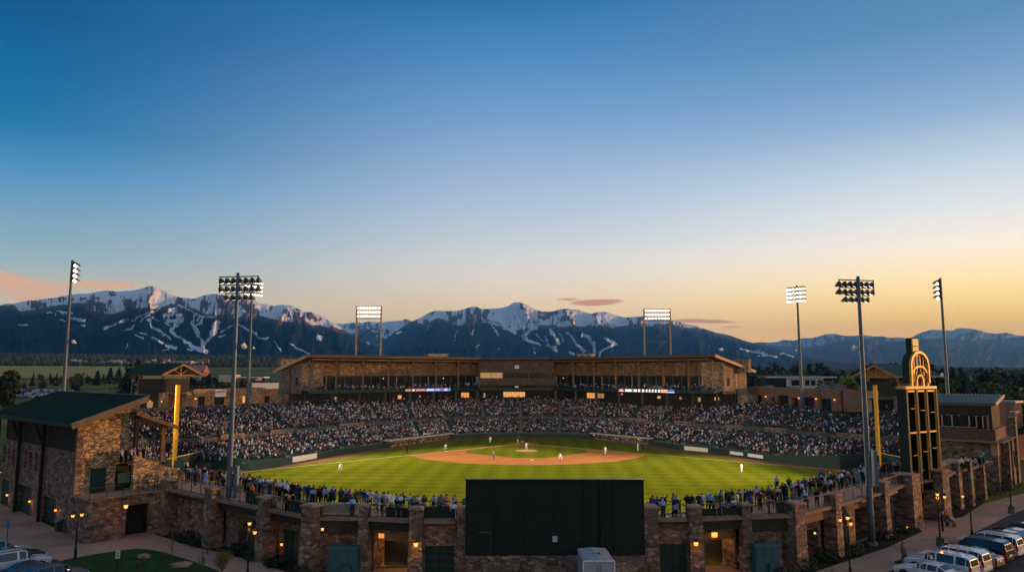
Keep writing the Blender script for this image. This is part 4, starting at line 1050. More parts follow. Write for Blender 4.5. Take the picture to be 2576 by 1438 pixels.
# timber pavilions with green gable roofs
def pavilion(C, ang, wx, wy, z0, zc, ze, zr, lab, lit, roofm):
    """square-towered open pavilion; ridge along local x"""
    t_ = empty('pavilion', (C[0], C[1], 0), ang, lab, 'pavilion', 'timber pavilions over the corners of the bowl')
    mb = MB(); mb.box(-wx / 2 + .8, wx / 2 - .8, -wy / 2 + .8, wy / 2 - .8, zc, zc + 3.2); mb.build('upper_storey', M_WOOD if False else mat('dark_boards', (0.035, 0.028, 0.02), .8, var=.3), t_)
    for sx in (-1, 1):
        for sy in (-1, 1):
            x, y = sx * (wx / 2 - 1.2), sy * (wy / 2 - 1.0)
            mb = MB(); mb.box(x - .75, x + .75, y - .75, y + .75, z0, zc); mb.build('stone_pier', M_STONE2 if lit else M_STONE, t_)  # lit pavilion takes the stone with sunlight in its colour
            mb = MB(); mb.beam((x, y, zc), (x, y, ze + .1), 0.4); mb.build('post', M_WOODL, t_)
    mb = MB(); mb.box(-wx / 2 + .5, wx / 2 - .5, -wy / 2 + .5, wy / 2 - .5, zc - .3, zc - .02); mb.build('floor_slab', M_DARK, t_)
    mb = MB(); mb.box(-wx / 2 + 2, wx / 2 - 2, wy / 2 - 1.4, wy / 2 - 1.0, z0, zc - .3); mb.build('rear_screen', M_BROWN, t_)
    ov = 1.4
    for s in (-1, 1):
        mb = MB()
        vs = [(-wx / 2 - ov, s * (wy / 2 + ov), ze), (wx / 2 + ov, s * (wy / 2 + ov), ze), (wx / 2 + ov, 0, zr), (-wx / 2 - ov, 0, zr)]
        up = [(p[0], p[1], p[2] + 0.22) for p in vs]
        mb.hexa(vs + up)
        n = int(wx / 0.8)
        for k in range(n + 3):
            x = -wx / 2 - ov + .1 + k * (wx + 2 * ov - .2) / (n + 2)
            mb.beam((x, s * (wy / 2 + ov), ze + .26), (x, 0, zr + .26), 0.07, 0.1)
        mb.build('roof_slope', roofm, t_)
        for e in (-1, 1):
            mb = MB(); x = e * (wx / 2 + ov - .05); mb.beam((x, s * (wy / 2 + ov), ze - .1), (x, 0, zr - .1), 0.2, 0.45); mb.build('barge_board', M_WOODL, t_)
    for e in (-1, 1):
        x = e * (wx / 2 + .3); mb = MB()
        mb.beam((x, -wy / 2, ze - .1), (x, wy / 2, ze - .1), 0.3); mb.beam((x, 0, ze), (x, 0, zr - .2), 0.26)
        mb.beam((x, 0, ze + .1), (x, -wy * .24, (ze + zr) / 2), 0.2); mb.beam((x, 0, ze + .1), (x, wy * .24, (ze + zr) / 2), 0.2)
        mb.build('gable_truss', M_WOODL, t_)
    return t_
pv = pavilion((XA(408, 186), 187), R(-30), 12, 8.5, 9.8, 14.2, 18.4, 20.9, 'timber pavilion with green roof over the left corner crowd', True, M_ROOFG)
pv2 = pavilion((XA(2256, 178), 178), R(24), 12, 10, 9.8, 13.6, 17.9, 20.6, 'timber pavilion with green roof behind the tall golden scoreboard frame', False, M_ROOFB)
for x, y in ((-5.5, -4.2), (0, -3.4), (5.5, -4.2)): sconce(pv, x, y, 12.0, .2)
mb = MB(); mb.box(-1.2, .9, -3.3, -3.2, 10.2, 12.0); mb.build('lit_window', M_WARM3, pv)
mb = MB(); mb.box(-5.2, 5.2, -3.1, -3.0, 9.8, 14.0); mb.build('front_screen', M_DARK, pv)
# ============================================================ outfield concourse with the stone street wall
ZG, ZC, ZP = 2.4, 6.8, 8.0
PIL = {'A': (428, 1201, 1.25), 'B': (540, 1222, 1.4), 'C': (672, 1245, 1.3), 'D': (786, 1265, 1.35), 'E': (918, 1266, .82), 'F': (1049, 1272, 1.1), 'G': (1169, 1271, 1.3),
       'H': (1627, 1268, 1.65), 'I': (1745, 1268, 1.15), 'J': (1873, 1263, .8), 'K': (1998, 1259, 1.3), 'L': (2093, 1238, 1.2), 'M': (2215, 1208, 1.25), 'N': (2277, 1188, 2.4), 'O': (2352, 1178, 2.3), 'P': (2400, 1160, 1.2), 'Q': (2432, 1155, 1.0), 'R': (2464, 1145, .9)}
PX = {k: G(v[0], v[1], ZP) for k, v in PIL.items()}
ORDER = list(PIL)
oc = empty('outfield_concourse', (0, 0, 0), 0, 'raised stone-faced walkway curving behind the outfield, lined with square stone pillars', 'concourse')
INNER = [(-45.5, 101.5), (-39, 94.8), (-29, 87), (-20, 79), (-11, 73.9), (-4.4, 72.2), (12.4, 72.2), (17.7, 73.9), (24.8, 77.6), (34.7, 87), (42.7, 94.8), (51, 101.5), (60, 111), (68, 120)]
INNER = [(x * .911, y * .911) for x, y in INNER]
out_line = [(PX[k].x, PX[k].y) for k in ORDER]
deck = [(q[0], q[1]) for q in [(-38.5, 85)] + out_line + [(66, 105.5)]] + [(q[0], q[1]) for q in reversed(INNER)]
mb = MB(); mb.add([(x, y, ZC) for x, y in deck], [tuple(range(len(deck)))]); mb.add([(x, y, ZC - .35) for x, y in deck], [tuple(range(len(deck)))])
o = mb.build('paved_deck', M_PAVE, oc)
mb = MB()
off = offset(INNER, 0.35)
for i in range(len(INNER) - 1): mb.prism([INNER[i], INNER[i + 1], off[i + 1], off[i]], -0.3, ZC + 0.05)
mb.build('outfield_fence', M_GRNW, oc)
mb = MB()
for i in range(len(INNER) - 1):
    a, b_ = Vector(INNER[i]), Vector(INNER[i + 1]); mb.beam((a.x, a.y, ZC + 1.05), (b_.x, b_.y, ZC + 1.05), .07)
    n = int((b_ - a).length / 1.5)
    for k in range(n):
        p = a.lerp(b_, k / n); mb.beam((p.x, p.y, ZC), (p.x, p.y, ZC + 1.05), .06)
mb.build('inner_railing', M_DARK, oc)
def pillar(k, cap=True):
    p, w = PX[k], PIL[k][2]
    i = ORDER.index(k)
    a, b_ = PX[ORDER[max(0, i - 1)]], PX[ORDER[min(len(ORDER) - 1, i + 1)]]
    T = frame(Vector((p.x, p.y, 0)), (b_ - a))
    mb = MB(T=T)
    # battered shaft: a little wider at the foot
    w *= .9; h, f = w / 2, w / 2 + 0.1
    mb.hexa([(-f, -f, ZG - .3), (f, -f, ZG - .3), (f, f, ZG - .3), (-f, f, ZG - .3), (-h, -h, ZP - .22), (h, -h, ZP - .22), (h, h, ZP - .22), (-h, h, ZP - .22)])
    o = mb.build('pillar', M_STONE, oc)
    mb = MB(T=T); c = h + 0.13
    mb.hexa([(-c, -c, ZP - .22), (c, -c, ZP - .22), (c, c, ZP - .22), (-c, c, ZP - .22), (-c, -c, ZP - .08), (c, -c, ZP - .08), (c, c, ZP - .08), (-c, c, ZP - .08)])
    mb.hexa([(-c, -c, ZP - .08), (c, -c, ZP - .08), (c, c, ZP - .08), (-c, c, ZP - .08), (-c + .3, -c + .3, ZP), (c - .3, -c + .3, ZP), (c - .3, c - .3, ZP), (-c + .3, c - .3, ZP)])
    mb.build('cap', M_CAP, o)
    return o, T
pil_objs = {k: pillar(k) for k in ORDER}
M_RED = mat('rust_beam', (0.15, 0.065, 0.04), .8, var=.3)
M_DOOR = mat('green_door', (0.010, 0.036, 0.030), .55, var=.2, scale=.6)
M_TUN = mat('tunnel_paint', (0.30, 0.20, 0.10), .9, var=.2)
M_BAL = M_DARK
def railing(T, L, y, z, closed=False, glass=False):
    mb = MB(T=T)
    mb.beam((0, y, z + 1.06), (L, y, z + 1.06), .055); mb.beam((0, y, z + .10), (L, y, z + .10), .045)
    n = int(L / 1.7)
    for k in range(n + 1): mb.beam((k * L / max(n, 1), y, z), (k * L / max(n, 1), y, z + 1.06), .06)
    if not glass:
        m_ = int(L / 0.13)
        for k in range(m_): mb.beam((k * L / m_, y, z + .1), (k * L / m_, y, z + 1.04), .018)
    return mb.build('railing', M_BAL, oc)
def bay(k0, k1, kind, back=0.5, ops=(), beamh=0.9, glass=False, stone_top=None):
    a, b_ = PX[k0], PX[k1]
    d = (b_ - a); L = Vector((d.x, d.y)).length
    T = frame(Vector((a.x, a.y, 0)), d)
    w0, w1 = PIL[k0][2] / 2, PIL[k1][2] / 2
    x0, x1 = w0 + .02, L - w1 - .02
    # coping and edge beam
    mb = MB(T=T); mb.box(x0, x1, -0.32, 0.25, ZC - .12, ZC + .14); mb.build('coping', M_CONC, oc)
    railing(frame(T @ Vector((x0, 0, 0)), d), x1 - x0, 0.02, ZC + .14, glass=glass)
    zt = ZC - .13
    if kind != 'stone':
        mb = MB(T=T); mb.box(x0, x1, 0.05, 0.35, zt - beamh, zt); mb.build('edge_beam', M_RED if kind == 'red' else M_DARK, oc)
        zt -= beamh + .003
    mb = MB(); wall_open(mb, x1, ZG - .3, zt, back, back + .45, [(o_[0] * (x1 - x0) + x0, o_[1] * (x1 - x0) + x0, o_[2], o_[3]) for o_ in ops], 0, T, x0)
    if mb.v: mb.build('wall_panel', M_STONE, oc)
    # soffit and shadow space behind the openings
    for o_ in ops:
        xa, xb = o_[0] * (x1 - x0) + x0, o_[1] * (x1 - x0) + x0
        kk = o_[4] if len(o_) > 4 else 'door'
        if kk == 'door':
            mb = MB(T=T); mb.box(xa + .01, xb - .01, back + .25, back + .32, o_[2], o_[3] - .01)
            dr = mb.build('garage_door', M_DOOR, oc)
            mb = MB(T=T)
            for q in range(1, 4): mb.box(xa + .04, xb - .04, back + .21, back + .245, o_[2] + q * (o_[3] - o_[2]) / 4 - .03, o_[2] + q * (o_[3] - o_[2]) / 4)
            mb.box((xa + xb) / 2 - .03, (xa + xb) / 2 + .03, back + .2, back + .24, o_[2] + .1, o_[3] - .15)
            mb.build('door_rib', M_GREEN, dr)
        elif kk == 'gate':
            mb = MB(T=T); mb.box(xa + .01, xb - .01, back + 1.8, back + 1.9, o_[2], o_[3] + .4); mb.build('dark_gate', M_BLACK, oc)
            mb = MB(T=T); mb.box(xa - .05, xa, back + .45, back + 1.9, o_[2], o_[3] + .4); mb.box(xb, xb + .05, back + .45, back + 1.9, o_[2], o_[3] + .4); mb.box(xa, xb, back + .45, back + 1.9, o_[3] + .3, o_[3] + .4); mb.build('gate_reveal', M_STONE, oc)
    return T, L, x0, x1
bay('A', 'B', 'dark', 0.6, [], .5, glass=True)
bay('B', 'C', 'dark', 0.9, [(.30, .50, ZG, 5.5, 'gate'), (.55, .97, ZG, 5.3, 'gate')], .7, glass=True)
bay('C', 'D', 'dark', 0.9, [(.10, .55, ZG, 5.2, 'door')], .7)
bay('D', 'E', 'dark', 0.6, [], 1.1)
TE = bay('E', 'F', 'dark', 0.9, [(.03, .97, ZG, 5.5, 'tunnel')], .75)
bay('F', 'G', 'stone', 0.25, [(.04, .93, ZG, 4.8, 'door')])
bay('H', 'I', 'stone', 0.25, [(.06, .98, ZG, 4.8, 'door')])
TI = bay('I', 'J', 'dark', 0.9, [(.03, .97, ZG, 5.5, 'tunnel')], .75)
bay('J', 'K', 'dark', 0.6, [], 1.1)
bay('K', 'L', 'red', 0.9, [(.15, .9, ZG, 5.0, 'gate')], .8, glass=True)
bay('L', 'M', 'dark', 0.9, [(.06, .24, ZG, 5.6, 'gate'), (.3, .42, ZG, 5.6, 'gate'), (.62, .95, ZG, 5.6, 'gate')], .3, glass=True)
bay('M', 'N', 'dark', 1.0, [(.08, .9, ZG, 5.7, 'gate')], .5, glass=True)
bay('N', 'O', 'dark', 1.3, [(.05, .9, ZG, 6.0, 'gate')], .3)
bay('O', 'P', 'dark', 0.9, [(.1, .85, ZG, 6.0, 'gate')], .3)
bay('P', 'Q', 'stone', 0.9, [(.1, .9, ZG, 5.6, 'gate')])
bay('Q', 'R', 'stone', 0.9, [(.1, .9, ZG, 5.6, 'gate')])
# two lit entrance tunnels
for (T, L, x0, x1), s in ((TE, 1), (TI, -1)):
    mb = MB(T=T)
    mb.box(x0 - .3, x0, 1.36, 4.5, ZG - .2, 6.1); mb.build('tunnel_wall', M_STONE, oc); mb = MB(T=T); mb.box(x1, x1 + .3, 1.36, 4.5, ZG - .2, 6.1); mb.build('tunnel_wall', M_STONE, oc)
    mb = MB(T=T); mb.box(x0, x1, 1.4, 4.5, 5.9, 6.1); mb.build('tunnel_ceiling', M_TUN, oc)
    mb = MB(T=T); xm = x0 + (x1 - x0) * (.62 if s > 0 else .35)
    if s > 0: mb.box(x0, xm, 3.2, 3.3, ZG, 5.85)
    else: mb.box(xm, x1, 3.4, 3.5, ZG, 5.85)
    mb.build('tunnel_partition', M_DARK, oc)
    mb = MB(T=T); mb.box(x0, x1, 4.3, 4.5, ZG, 6.1); mb.build('tunnel_rear', M_TUN, oc)
    mb = MB(T=T); mb.box(x0 + .1, x1 - .1, 1.35, 1.5, 4.85, 5.49); mb.build('lintel_board', M_WOODL, oc)
    mb = MB(T=T); xs_ = x0 + (.3 if s > 0 else 1.6); mb.box(xs_, xs_ + .45, 1.2, 1.34, 5.05, 5.45); mb.build('lit_sign', M_WARM2 if s > 0 else M_WARM, oc)
    mb = MB(T=T); mb.box(xm - .3, xm + .3, 2.4, 2.8, 5.82, 5.88); mb.build('ceiling_lamp', M_WARM, oc)
def point(name, loc, e, col=(1, .5, .15), r=.15):
    l = bpy.data.lights.new(name, 'POINT'); l.energy = e; l.color = col; l.shadow_soft_size = r
    o = bpy.data.objects.new(name, l); COL.objects.link(o); o.location = loc
    return o
for T, e in ((TE, 130), (TI, 120)):
    x0, x1 = T[2], T[3]
    point('tunnel_light', T[0] @ Vector(((x0 + x1) / 2 + .3, 2.6, 5.2)), e * .6)
# lanterns on the wall
def lantern(px, py, Y, e=14, big=1.0):
    e *= .75
    p = P(px, py, Y)
    sconce(oc, p.x, p.y, p.z, .16 * big)
    point('lantern_light', (p.x, p.y - .35, p.z - .15), e, (1, .42, .10), .1)
lantern(1046, 1373, PX['F'].y - .95, 24, 1.5); lantern(1751, 1371, PX['I'].y - .9, 24, 1.5); lantern(811, 1333, PX['D'].y - 1.3, 12); lantern(708, 1371, PX['C'].y - 1.0, 8)
lantern(2283, 1328, PX['N'].y - 1.9, 8); lantern(2422, 1250, 87.5, 10); lantern(2114, 1310, PX['L'].y - 1.0, 8); lantern(2050, 1342, 64.4, 8, .8)

# ============================================================ batter's eye: dark green timber screen
EY = 62.4
x0, x1 = XA(1175, EY), XA(1612, EY)
be = empty('batters_eye', ((x0 + x1) / 2, EY, 1.68), 0, 'large dark green panelled screen standing in the middle of the stone wall', 'screen')
hw = (x1 - x0) / 2
be.scale.z = .935
mb = MB(); nP = 6
for k in range(nP):
    a, b_ = -hw + k * 2 * hw / nP, -hw + (k + 1) * 2 * hw / nP
    for (za, zb) in ((2.85, 4.8), (4.8, 6.9), (6.9, 9.0)):
        mb.box(a + .03, b_ - .03, 0.0, .12, za + .03, zb - .03)
mb.build('panel', M_GREEN, be)
for k in range(nP + 1):
    a = -hw + k * 2 * hw / nP; mb = MB(); mb.box(a - .05, a + .05, -.08, -.005, 2.8, 9.06); mb.build('stud', M_GREEN, be)
mb = MB(); mb.tube([(hw * .52, -.25, 2.8), (hw * .52, -.25, 9.1)], .16, 10); mb.build('post', M_GREEN, be)
for z in (4.8, 6.9): 
    mb = MB(); mb.box(-hw, hw, -.05, -.004, z - .05, z + .05); mb.build('rail', M_GREEN, be)
mb = MB(); mb.box(-hw - .1, hw + .1, -.14, .24, 9.04, 9.16); mb.build('top_rail', M_GREEN, be)
mb = MB(); mb.box(-hw, hw, .13, .2, 2.8, 9.0); mb.build('backing', M_GREEN, be)
dx = XA(1236, EY) - be.location.x
mb = MB(); mb.box(dx - .95, dx + .0, -.10, -.05, 2.85, 4.75); d_ = mb.build('door', M_GREEN, be)
mb = MB(); mb.box(dx - 1.0, dx + .03, -.14, -.1, 4.72, 4.76); mb.box(dx - .015, dx + .015, -.14, -.1, 3.3, 4.7); mb.build('door_trim', M_STEEL, d_)
sx = XA(1393, EY) - be.location.x
mb = MB(); mb.box(sx - .18, sx + .18, -.13, -.09, 3.95, 4.4); s_ = mb.build('sign', M_WHITE, be)
mb = MB(); mb.box(sx - .1, sx - .05, -.15, -.132, 4.03, 4.32); mb.box(sx + .05, sx + .1, -.15, -.132, 4.03, 4.32); mb.build('sign_mark', M_BLACK, s_)
# low kerb wall in front of it
kb = empty('plinth_wall', (be.location.x, EY - .4, 0), 0, 'low stone wall carrying the dark green screen', 'wall')
mb = MB(); mb.box(-hw + .1, hw - .1, 0, .9, ZG - .3, 4.28); mb.build('kerb', M_STONE, kb)

# ============================================================ left clubhouse
C0 = G(181, 1340, ZG); C0 = Vector((C0.x, C0.y, 0))
e1 = Vector((-.742, .67, 0)); e2 = Vector((.67, .742, 0)).normalized()
lbld = empty('stone_clubhouse', (C0.x, C0.y, 0), math.atan2(e1.y, e1.x) + math.pi, 'two-storey stone and timber clubhouse under a big green shed roof, far left', 'building')
# local frame: x = -e1 (towards the near corner is 0, the facade runs to x = -26), y: e1 turned
TL = frame(Vector((0, 0, 0)), (1, 0))
def loc(p): 
    q = Vector((p[0], p[1], 0)) - Vector((C0.x, C0.y, 0)); a = lbld.rotation_euler.z
    return Vector((q.x * math.cos(-a) - q.y * math.sin(-a), q.x * math.sin(-a) + q.y * math.cos(-a), 0))
def sx(px):
    """distance along the left facade seen at photo x"""
    k = (px - CX) / FPX / 1.0067
    return (k * C0.y - C0.x) / (e1.x - k * e1.y)
W2 = 6.2
mb = MB()
ops = []
for a, b_, za, zb in ((128, 163, 2.4, 5.2), (67, 100, 2.4, 5.6), (20, 44, 2.4, 5.6)): ops.append((-sx(a), -sx(b_), za, zb))
for a, b_ in ((77, 84), (88, 96), (102, 110), (22, 29), (36, 41), (46, 53)): ops.append((-sx(a), -sx(b_), 7.6, 9.6))
wall_open(mb, 0, ZG - .3, 10.4, 0, .5, ops, 0, None, -26)
mb.build('lower_wall', M_STONE, lbld)
for o_ in ops:
    mb = MB(); mb.box(o_[0], o_[1], .3, .4, o_[2], o_[3]); mb.build('window' if o_[2] > 6 else 'garage_door', M_GLASS if o_[2] > 6 else M_DOOR, lbld)
mb = MB(); mb.box(-26, -.25, .25, .6, 10.4, 13.4); mb.build('timber_upper_wall', mat('dark_timber_cladding', (0.045, 0.026, 0.016), .8, var=.3, scale=3, bump=.3), lbld)
mb = MB(); mb.box(-26, 0, -.08, .55, 10.38, 10.5); mb.build('string_course', M_CONC, lbld)
mb = MB(); mb.box(-25.9, -.6, 1.2, 4.9, ZG, 13.0); mb.build('core_wall', M_BLACK, lbld)  # unseen black box added inside to stop sun leaking onto the windows
# the sunlit end wall, stone up to the rake
def zr(x): return 13.25 + x * .40
mb = MB()
Tend = Matrix.Identity(4)
mb2 = MB()
# end wall lies along local +y from the corner
Le = W2
def hx(y0, y1, z0, za, zb, mm=0): mb2.hexa([(-.5, y0, z0), (0, y0, z0), (0, y1, z0), (-.5, y1, z0), (-.5, y0, za), (0, y0, za), (0, y1, zb), (-.5, y1, zb)], mm)
Le = 5.1
hx(0.5, 1.4, 6.2, 13.3, 13.7); hx(1.4, 3.0, 8.75, 13.7, 14.3); hx(3.0, Le, 9.0, 14.3, 15.1); hx(3.0, 3.9, 6.2, 9.0, 9.0)
hx(0.5, Le + 3, ZG - .3, 6.2, 6.2)
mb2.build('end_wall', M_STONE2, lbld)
mb = MB(); mb.box(-.3, -.2, 1.4, 3.0, 6.2, 8.75); mb.build('door', M_DOOR, lbld)
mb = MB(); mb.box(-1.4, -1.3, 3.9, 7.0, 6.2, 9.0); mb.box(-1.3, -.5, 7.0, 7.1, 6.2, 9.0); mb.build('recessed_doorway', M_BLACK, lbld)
mb = MB(); mb.box(-.35, -.28, 4.3, 5.5, 6.9, 8.0); mb.build('notice_board', mat('notice_green', (0.12, 0.2, 0.12)), lbld)
# roof: a shed rising away from the camera side
def rp(x, y, dz=0): return (x, y, 13.4 + (y + 1.2) * .35 + dz)
rx0, rx1, ry0, ry1 = -27.5, 2.0, -1.3, 6.2
mb = MB(); mb.hexa([rp(rx0, ry0), rp(rx1, ry0), rp(rx1, ry1), rp(rx0, ry1), rp(rx0, ry0, .3), rp(rx1, ry0, .3), rp(rx1, ry1, .3), rp(rx0, ry1, .3)])
for k in range(int((rx1 - rx0) / .42)):
    x = rx0 + .1 + k * .42; mb.beam(rp(x, ry0, .33), rp(x, ry1, .33), .05, .08)
rfo = mb.build('roof', M_ROOFG, lbld)
mb = MB(); mb.beam(rp(rx1 + .06, ry0 - .05, .0), rp(rx1 + .06, ry1, .0), .12, .55); mb.build('rake_board', mat('dark_rake', (0.16, 0.11, 0.06), .6, var=.2), rfo)
mb = MB(); mb.beam(rp(rx1 + .06, ry0 - .05, .33), rp(rx1 + .06, ry1, .33), .18, .07); mb.beam(rp(rx0, ry1 + .05, .36), rp(rx1, ry1 + .05, .36), .16, .09); mb.build('metal_edge', M_STEEL, rfo)
mb = MB(); mb.beam(rp(rx0, ry0 - .1, .05), rp(rx1, ry0 - .1, .05), .14, .3); mb.build('gutter', M_ROOFG, rfo)
# timber buttress posts with struts
for px in (16, 70, 130):
    s = -sx(px); mb = MB()
    mb.beam((s, -.35, ZG), (s, -.35, 13.2), .34); o = mb.build('buttress_post', M_BLACK, lbld)
    mb = MB(); mb.beam((s, -.35, 10.6), (s - 1.7, -.9, 13.3), .22); mb.beam((s, -.35, 10.6), (s + 1.5, -.9, 13.3), .22); mb.build('strut', M_BLACK, o)
for px, py in ((47, 1246), (104, 1262), (170, 1284)):
    s = -sx(px); z = P(px, py, C0.y + sx(px) * e1.y).z
    sconce(lbld, s, -.28, z, .17)
    w_ = Vector((C0.x, C0.y, 0)) - e1 * s; nl = Vector((-.67, -.742, 0)) * .6
    point('lantern_light', (w_.x + nl.x, w_.y + nl.y, z - .2), 7, (1, .42, .1), .1)
mb = MB(); mb.box(-.35, .12, -.12, .49, ZG - .3, 13.3); mb.build('corner_pier', M_STONE, lbld)
# open loggia beyond the end wall
TG = lbld.matrix_world
mb = MB(); 
mb.hexa([(-6, 5.3, 14.3), (1.2, 5.3, 14.3), (1.2, 9.9, 12.5), (-6, 9.9, 12.5), (-6, 5.3, 14.55), (1.2, 5.3, 14.55), (1.2, 9.9, 12.75), (-6, 9.9, 12.75)])
mb.build('loggia_roof', M_WOOD, lbld)
mb = MB(); mb.beam((1.2, 5.3, 14.42), (1.2, 10, 12.6), .14, .4); mb.build('loggia_rafter', M_WOOD, lbld)
for y, zt in ((5.6, 14.1), (8.5, 13.0)):
    mb = MB(); mb.beam((.6, y, 9.0), (.6, y, zt), .4); mb.build('loggia_post', M_BLACK if y < 8 else M_WOOD, lbld)
mb = MB(); mb.box(-6, .05, 5.15, 9.2, 8.85, 9.05); mb.build('loggia_floor', M_CONC, lbld)
# sunlit stair wall sloping down to the concourse
mb = MB()
mb.box(-.3, .1, 5.12, 7.0, 9.06, 10.1)
mb.build('balcony_wall', M_STONE2, lbld)
mb = MB()
pA, pB = loc((-40.2, 81.9)), loc((-36.2, 86.8))
T = frame(Vector((pA.x, pA.y, 0)), (pB - pA)); L_ = (pB - pA).length
mb.hexa([(0, 0, 5.0), (L_, 0, 5.0), (L_, .5, 5.0), (0, .5, 5.0), (0, 0, 10.1), (L_, 0, 7.5), (L_, .5, 7.5), (0, .5, 10.1)], 0, T)
mb.build('stair_wall', M_STONE2, lbld)
# low terrace wall in front with a dark garage opening
tw = [(-44.2, 77.6), (-41.0, 75.0), (-37.1, 80.0), (PX['A'].x - .5, PX['A'].y + .5)]
tr = empty('terrace', (tw[1][0], tw[1][1], 0), 0, 'low curved stone terrace at the foot of the sunlit clubhouse wall', 'terrace')
mb = MB(); mb.T = Matrix.Translation((-tw[1][0], -tw[1][1], 0))
tn = offset(tw, .5)
for i in range(3):
    a, b_ = Vector(tw[i]), Vector(tw[i + 1]); L_ = (b_ - a).length; T = mb.T @ frame(Vector((a.x, a.y, 0)), b_ - a)
    wall_open(mb, L_, ZG - .3, 6.5, 0, .5, [(3.7, 6.1, ZG, 5.5)] if i == 1 else [], 0, T)
mb.build('terrace_wall', M_STONE, tr)
mb = MB(T=Matrix.Translation((-tw[1][0], -tw[1][1], 0)))
for i in range(3):
    a, b_ = Vector(tw[i]), Vector(tw[i + 1]); mb.beam((a.x, a.y, 6.57), (b_.x, b_.y, 6.57), .6, .14)
mb.build('terrace_coping', M_CONC, tr)
mb = MB(T=Matrix.Translation((-tw[1][0], -tw[1][1], 0))); mb.prism([tw[0], tw[1], tw[2], tw[3], (-37.5, 85), (-45, 84)], 6.0, 6.2); mb.build('terrace_floor', M_PAVE, tr)
mb = MB(T=mb.T @ frame(Vector((tw[1][0], tw[1][1], 0)), Vector(tw[2]) - Vector(tw[1]))); mb.box(3.7, 6.1, 1.2, 1.3, ZG, 5.5); mb.build('garage_door', M_BLACK, tr)
mb = MB()
T0 = Matrix.Translation((-tw[1][0], -tw[1][1], 0))
for i in range(1, 3):
    a, b_ = Vector(tw[i]), Vector(tw[i + 1]); n = 4; 
    for z in (7.6, 7.2): mb.beam((a.x, a.y + .2, z), (b_.x, b_.y + .2, z), .05, T=T0)
    for k in range(n + 1): p = a.lerp(b_, k / n); mb.beam((p.x, p.y + .2, 6.6), (p.x, p.y + .2, 7.6), .05, T=T0)
mb.build('railing', M_DARK, tr)
p = P(314, 1277, 76.6); sconce(tr, p.x - tw[1][0] + .1, p.y - tw[1][1], p.z, .26); point('lantern_light', (p.x + .4, p.y - .6, p.z), 30, (1, .42, .1), .15)
p = P(232, 1284, 75.6); sconce(tr, p.x - tw[1][0], p.y - tw[1][1], p.z, .12)

# ============================================================ tall open scoreboard frame (seen from behind)
sbp = G(2318, 1186, 7.9)
sb = empty('scoreboard', (XA(2314, 86), 86, 0), R(34), 'tall dark green scoreboard seen from behind, its open frame gold in the low sun', 'scoreboard')
Wd, Dp = 6.3, 1.0
zb, zt = 7.0, 17.0
mb = MB(); mb.box(-Wd / 2, Wd / 2, Dp - .12, Dp, zb, zt); mb.build('face_panel', M_GREEN, sb)
mb = MB(); mb.box(-Wd / 2 - .1, -Wd / 2, 0, Dp, zb - .3, zt + .1); mb.build('side_panel', M_GREEN, sb)
mb = MB(); mb.box(Wd / 2, Wd / 2 + .1, 0, Dp, zb - .3, zt + .1); mb.build('side_panel', M_GREEN, sb)
thirds = [-Wd / 2 + i * Wd / 3 for i in range(4)]
for i, x in enumerate(thirds):
    mb = MB(); 
    for e in (-1, 1):
        if abs(x + e * .3) < Wd / 2: mb.box(x + e * .23 - .04, x + e * .23 + .04, -.05, .1, zb, zt)
    mb.build('upright', M_SUNGOLD, sb)
    mb = MB(); mb.box(x - .18, x + .18, -.12, Dp - .13, zb - 1.2, zt - .02); mb.build('dividing_fin', M_GREEN, sb)
for i in range(3):
    a, b_ = thirds[i] + .3, thirds[i + 1] - .3
    for z in (zt - .25, 14.9 - .25 * i, 12.2, 9.8 + .3 * i):
        full = z in (zt - .25, 12.2)
        mb = MB(); mb.box(a + (0 if full else .5), b_, -.03, .22 if full else .1, z - .09, z + .09 if full else z - .04); mb.build('girt', M_SUNGOLD, sb)
    mb = MB(); mb.box(a, a + .34, .45, .52, 10.5 if i != 2 else 9, zt - .4)
    for z in np.arange(10.6, zt - .5, .55): mb.box(a, a + .34, .40, .46, z, z + .05)
    mb.build('cable_tray', M_SUNGOLD, sb)
    mb = MB(); mb.tube([(a + .4, .2, zt - .8), (a + .7, .2, 15.2), (b_ - .2, .25, 14.3)] if i != 2 else [(b_ - .2, .2, zt - .8), (a + 1.0, .2, 15.6), (a + .9, .25, 14.4)], .035, 5); mb.build('cable', M_BLACK, sb)
mb = MB(); mb.box(-Wd / 2 - .15, Wd / 2 + .15, -.1, Dp + .05, zt, zt + .28); mb.build('top_beam', M_SUNGOLD, sb)
# arched crown
cw_, z0, zs, ztop = 3.7, 17.6, 19.5, 21.1
def arcpts(hwid, zspr, zt_, n=12): return [(hwid * math.cos(math.pi * k / n), zspr + (zt_ - zspr) * math.sin(math.pi * k / n)) for k in range(n + 1)]
ap = arcpts(cw_ / 2, zs, ztop)
mb = MB()
pts = [(cw_ / 2, 0, z0)] + [(x, 0, z) for x, z in ap] + [(-cw_ / 2, 0, z0)]
for a, b_ in zip(pts, pts[1:]): mb.beam(a, b_, .24, .26)
mb.build('crown_arch', M_SUNGOLD, sb)
mb = MB()
prof = [(cw_ / 2 + .1, z0)] + [(x * 1.05, z + .1) for x, z in ap] + [(-cw_ / 2 - .1, z0)]
for a, b_ in zip(prof, prof[1:]): mb.hexa([(a[0], .14, a[1]), (b_[0], .14, b_[1]), (b_[0], .9, b_[1]), (a[0], .9, a[1]), (a[0] * 1.03, .14, a[1] + .08), (b_[0] * 1.03, .14, b_[1] + .08), (b_[0] * 1.03, .9, b_[1] + .08), (a[0] * 1.03, .9, a[1] + .08)])
mb.build('crown_side', M_GREEN, sb)
mb = MB()
ap2 = arcpts(cw_ / 2 - .15, 18.3, 19.5)
for a, b_ in zip(ap2, ap2[1:]): mb.beam((a[0], .05, a[1]), (b_[0], .05, b_[1]), .2)
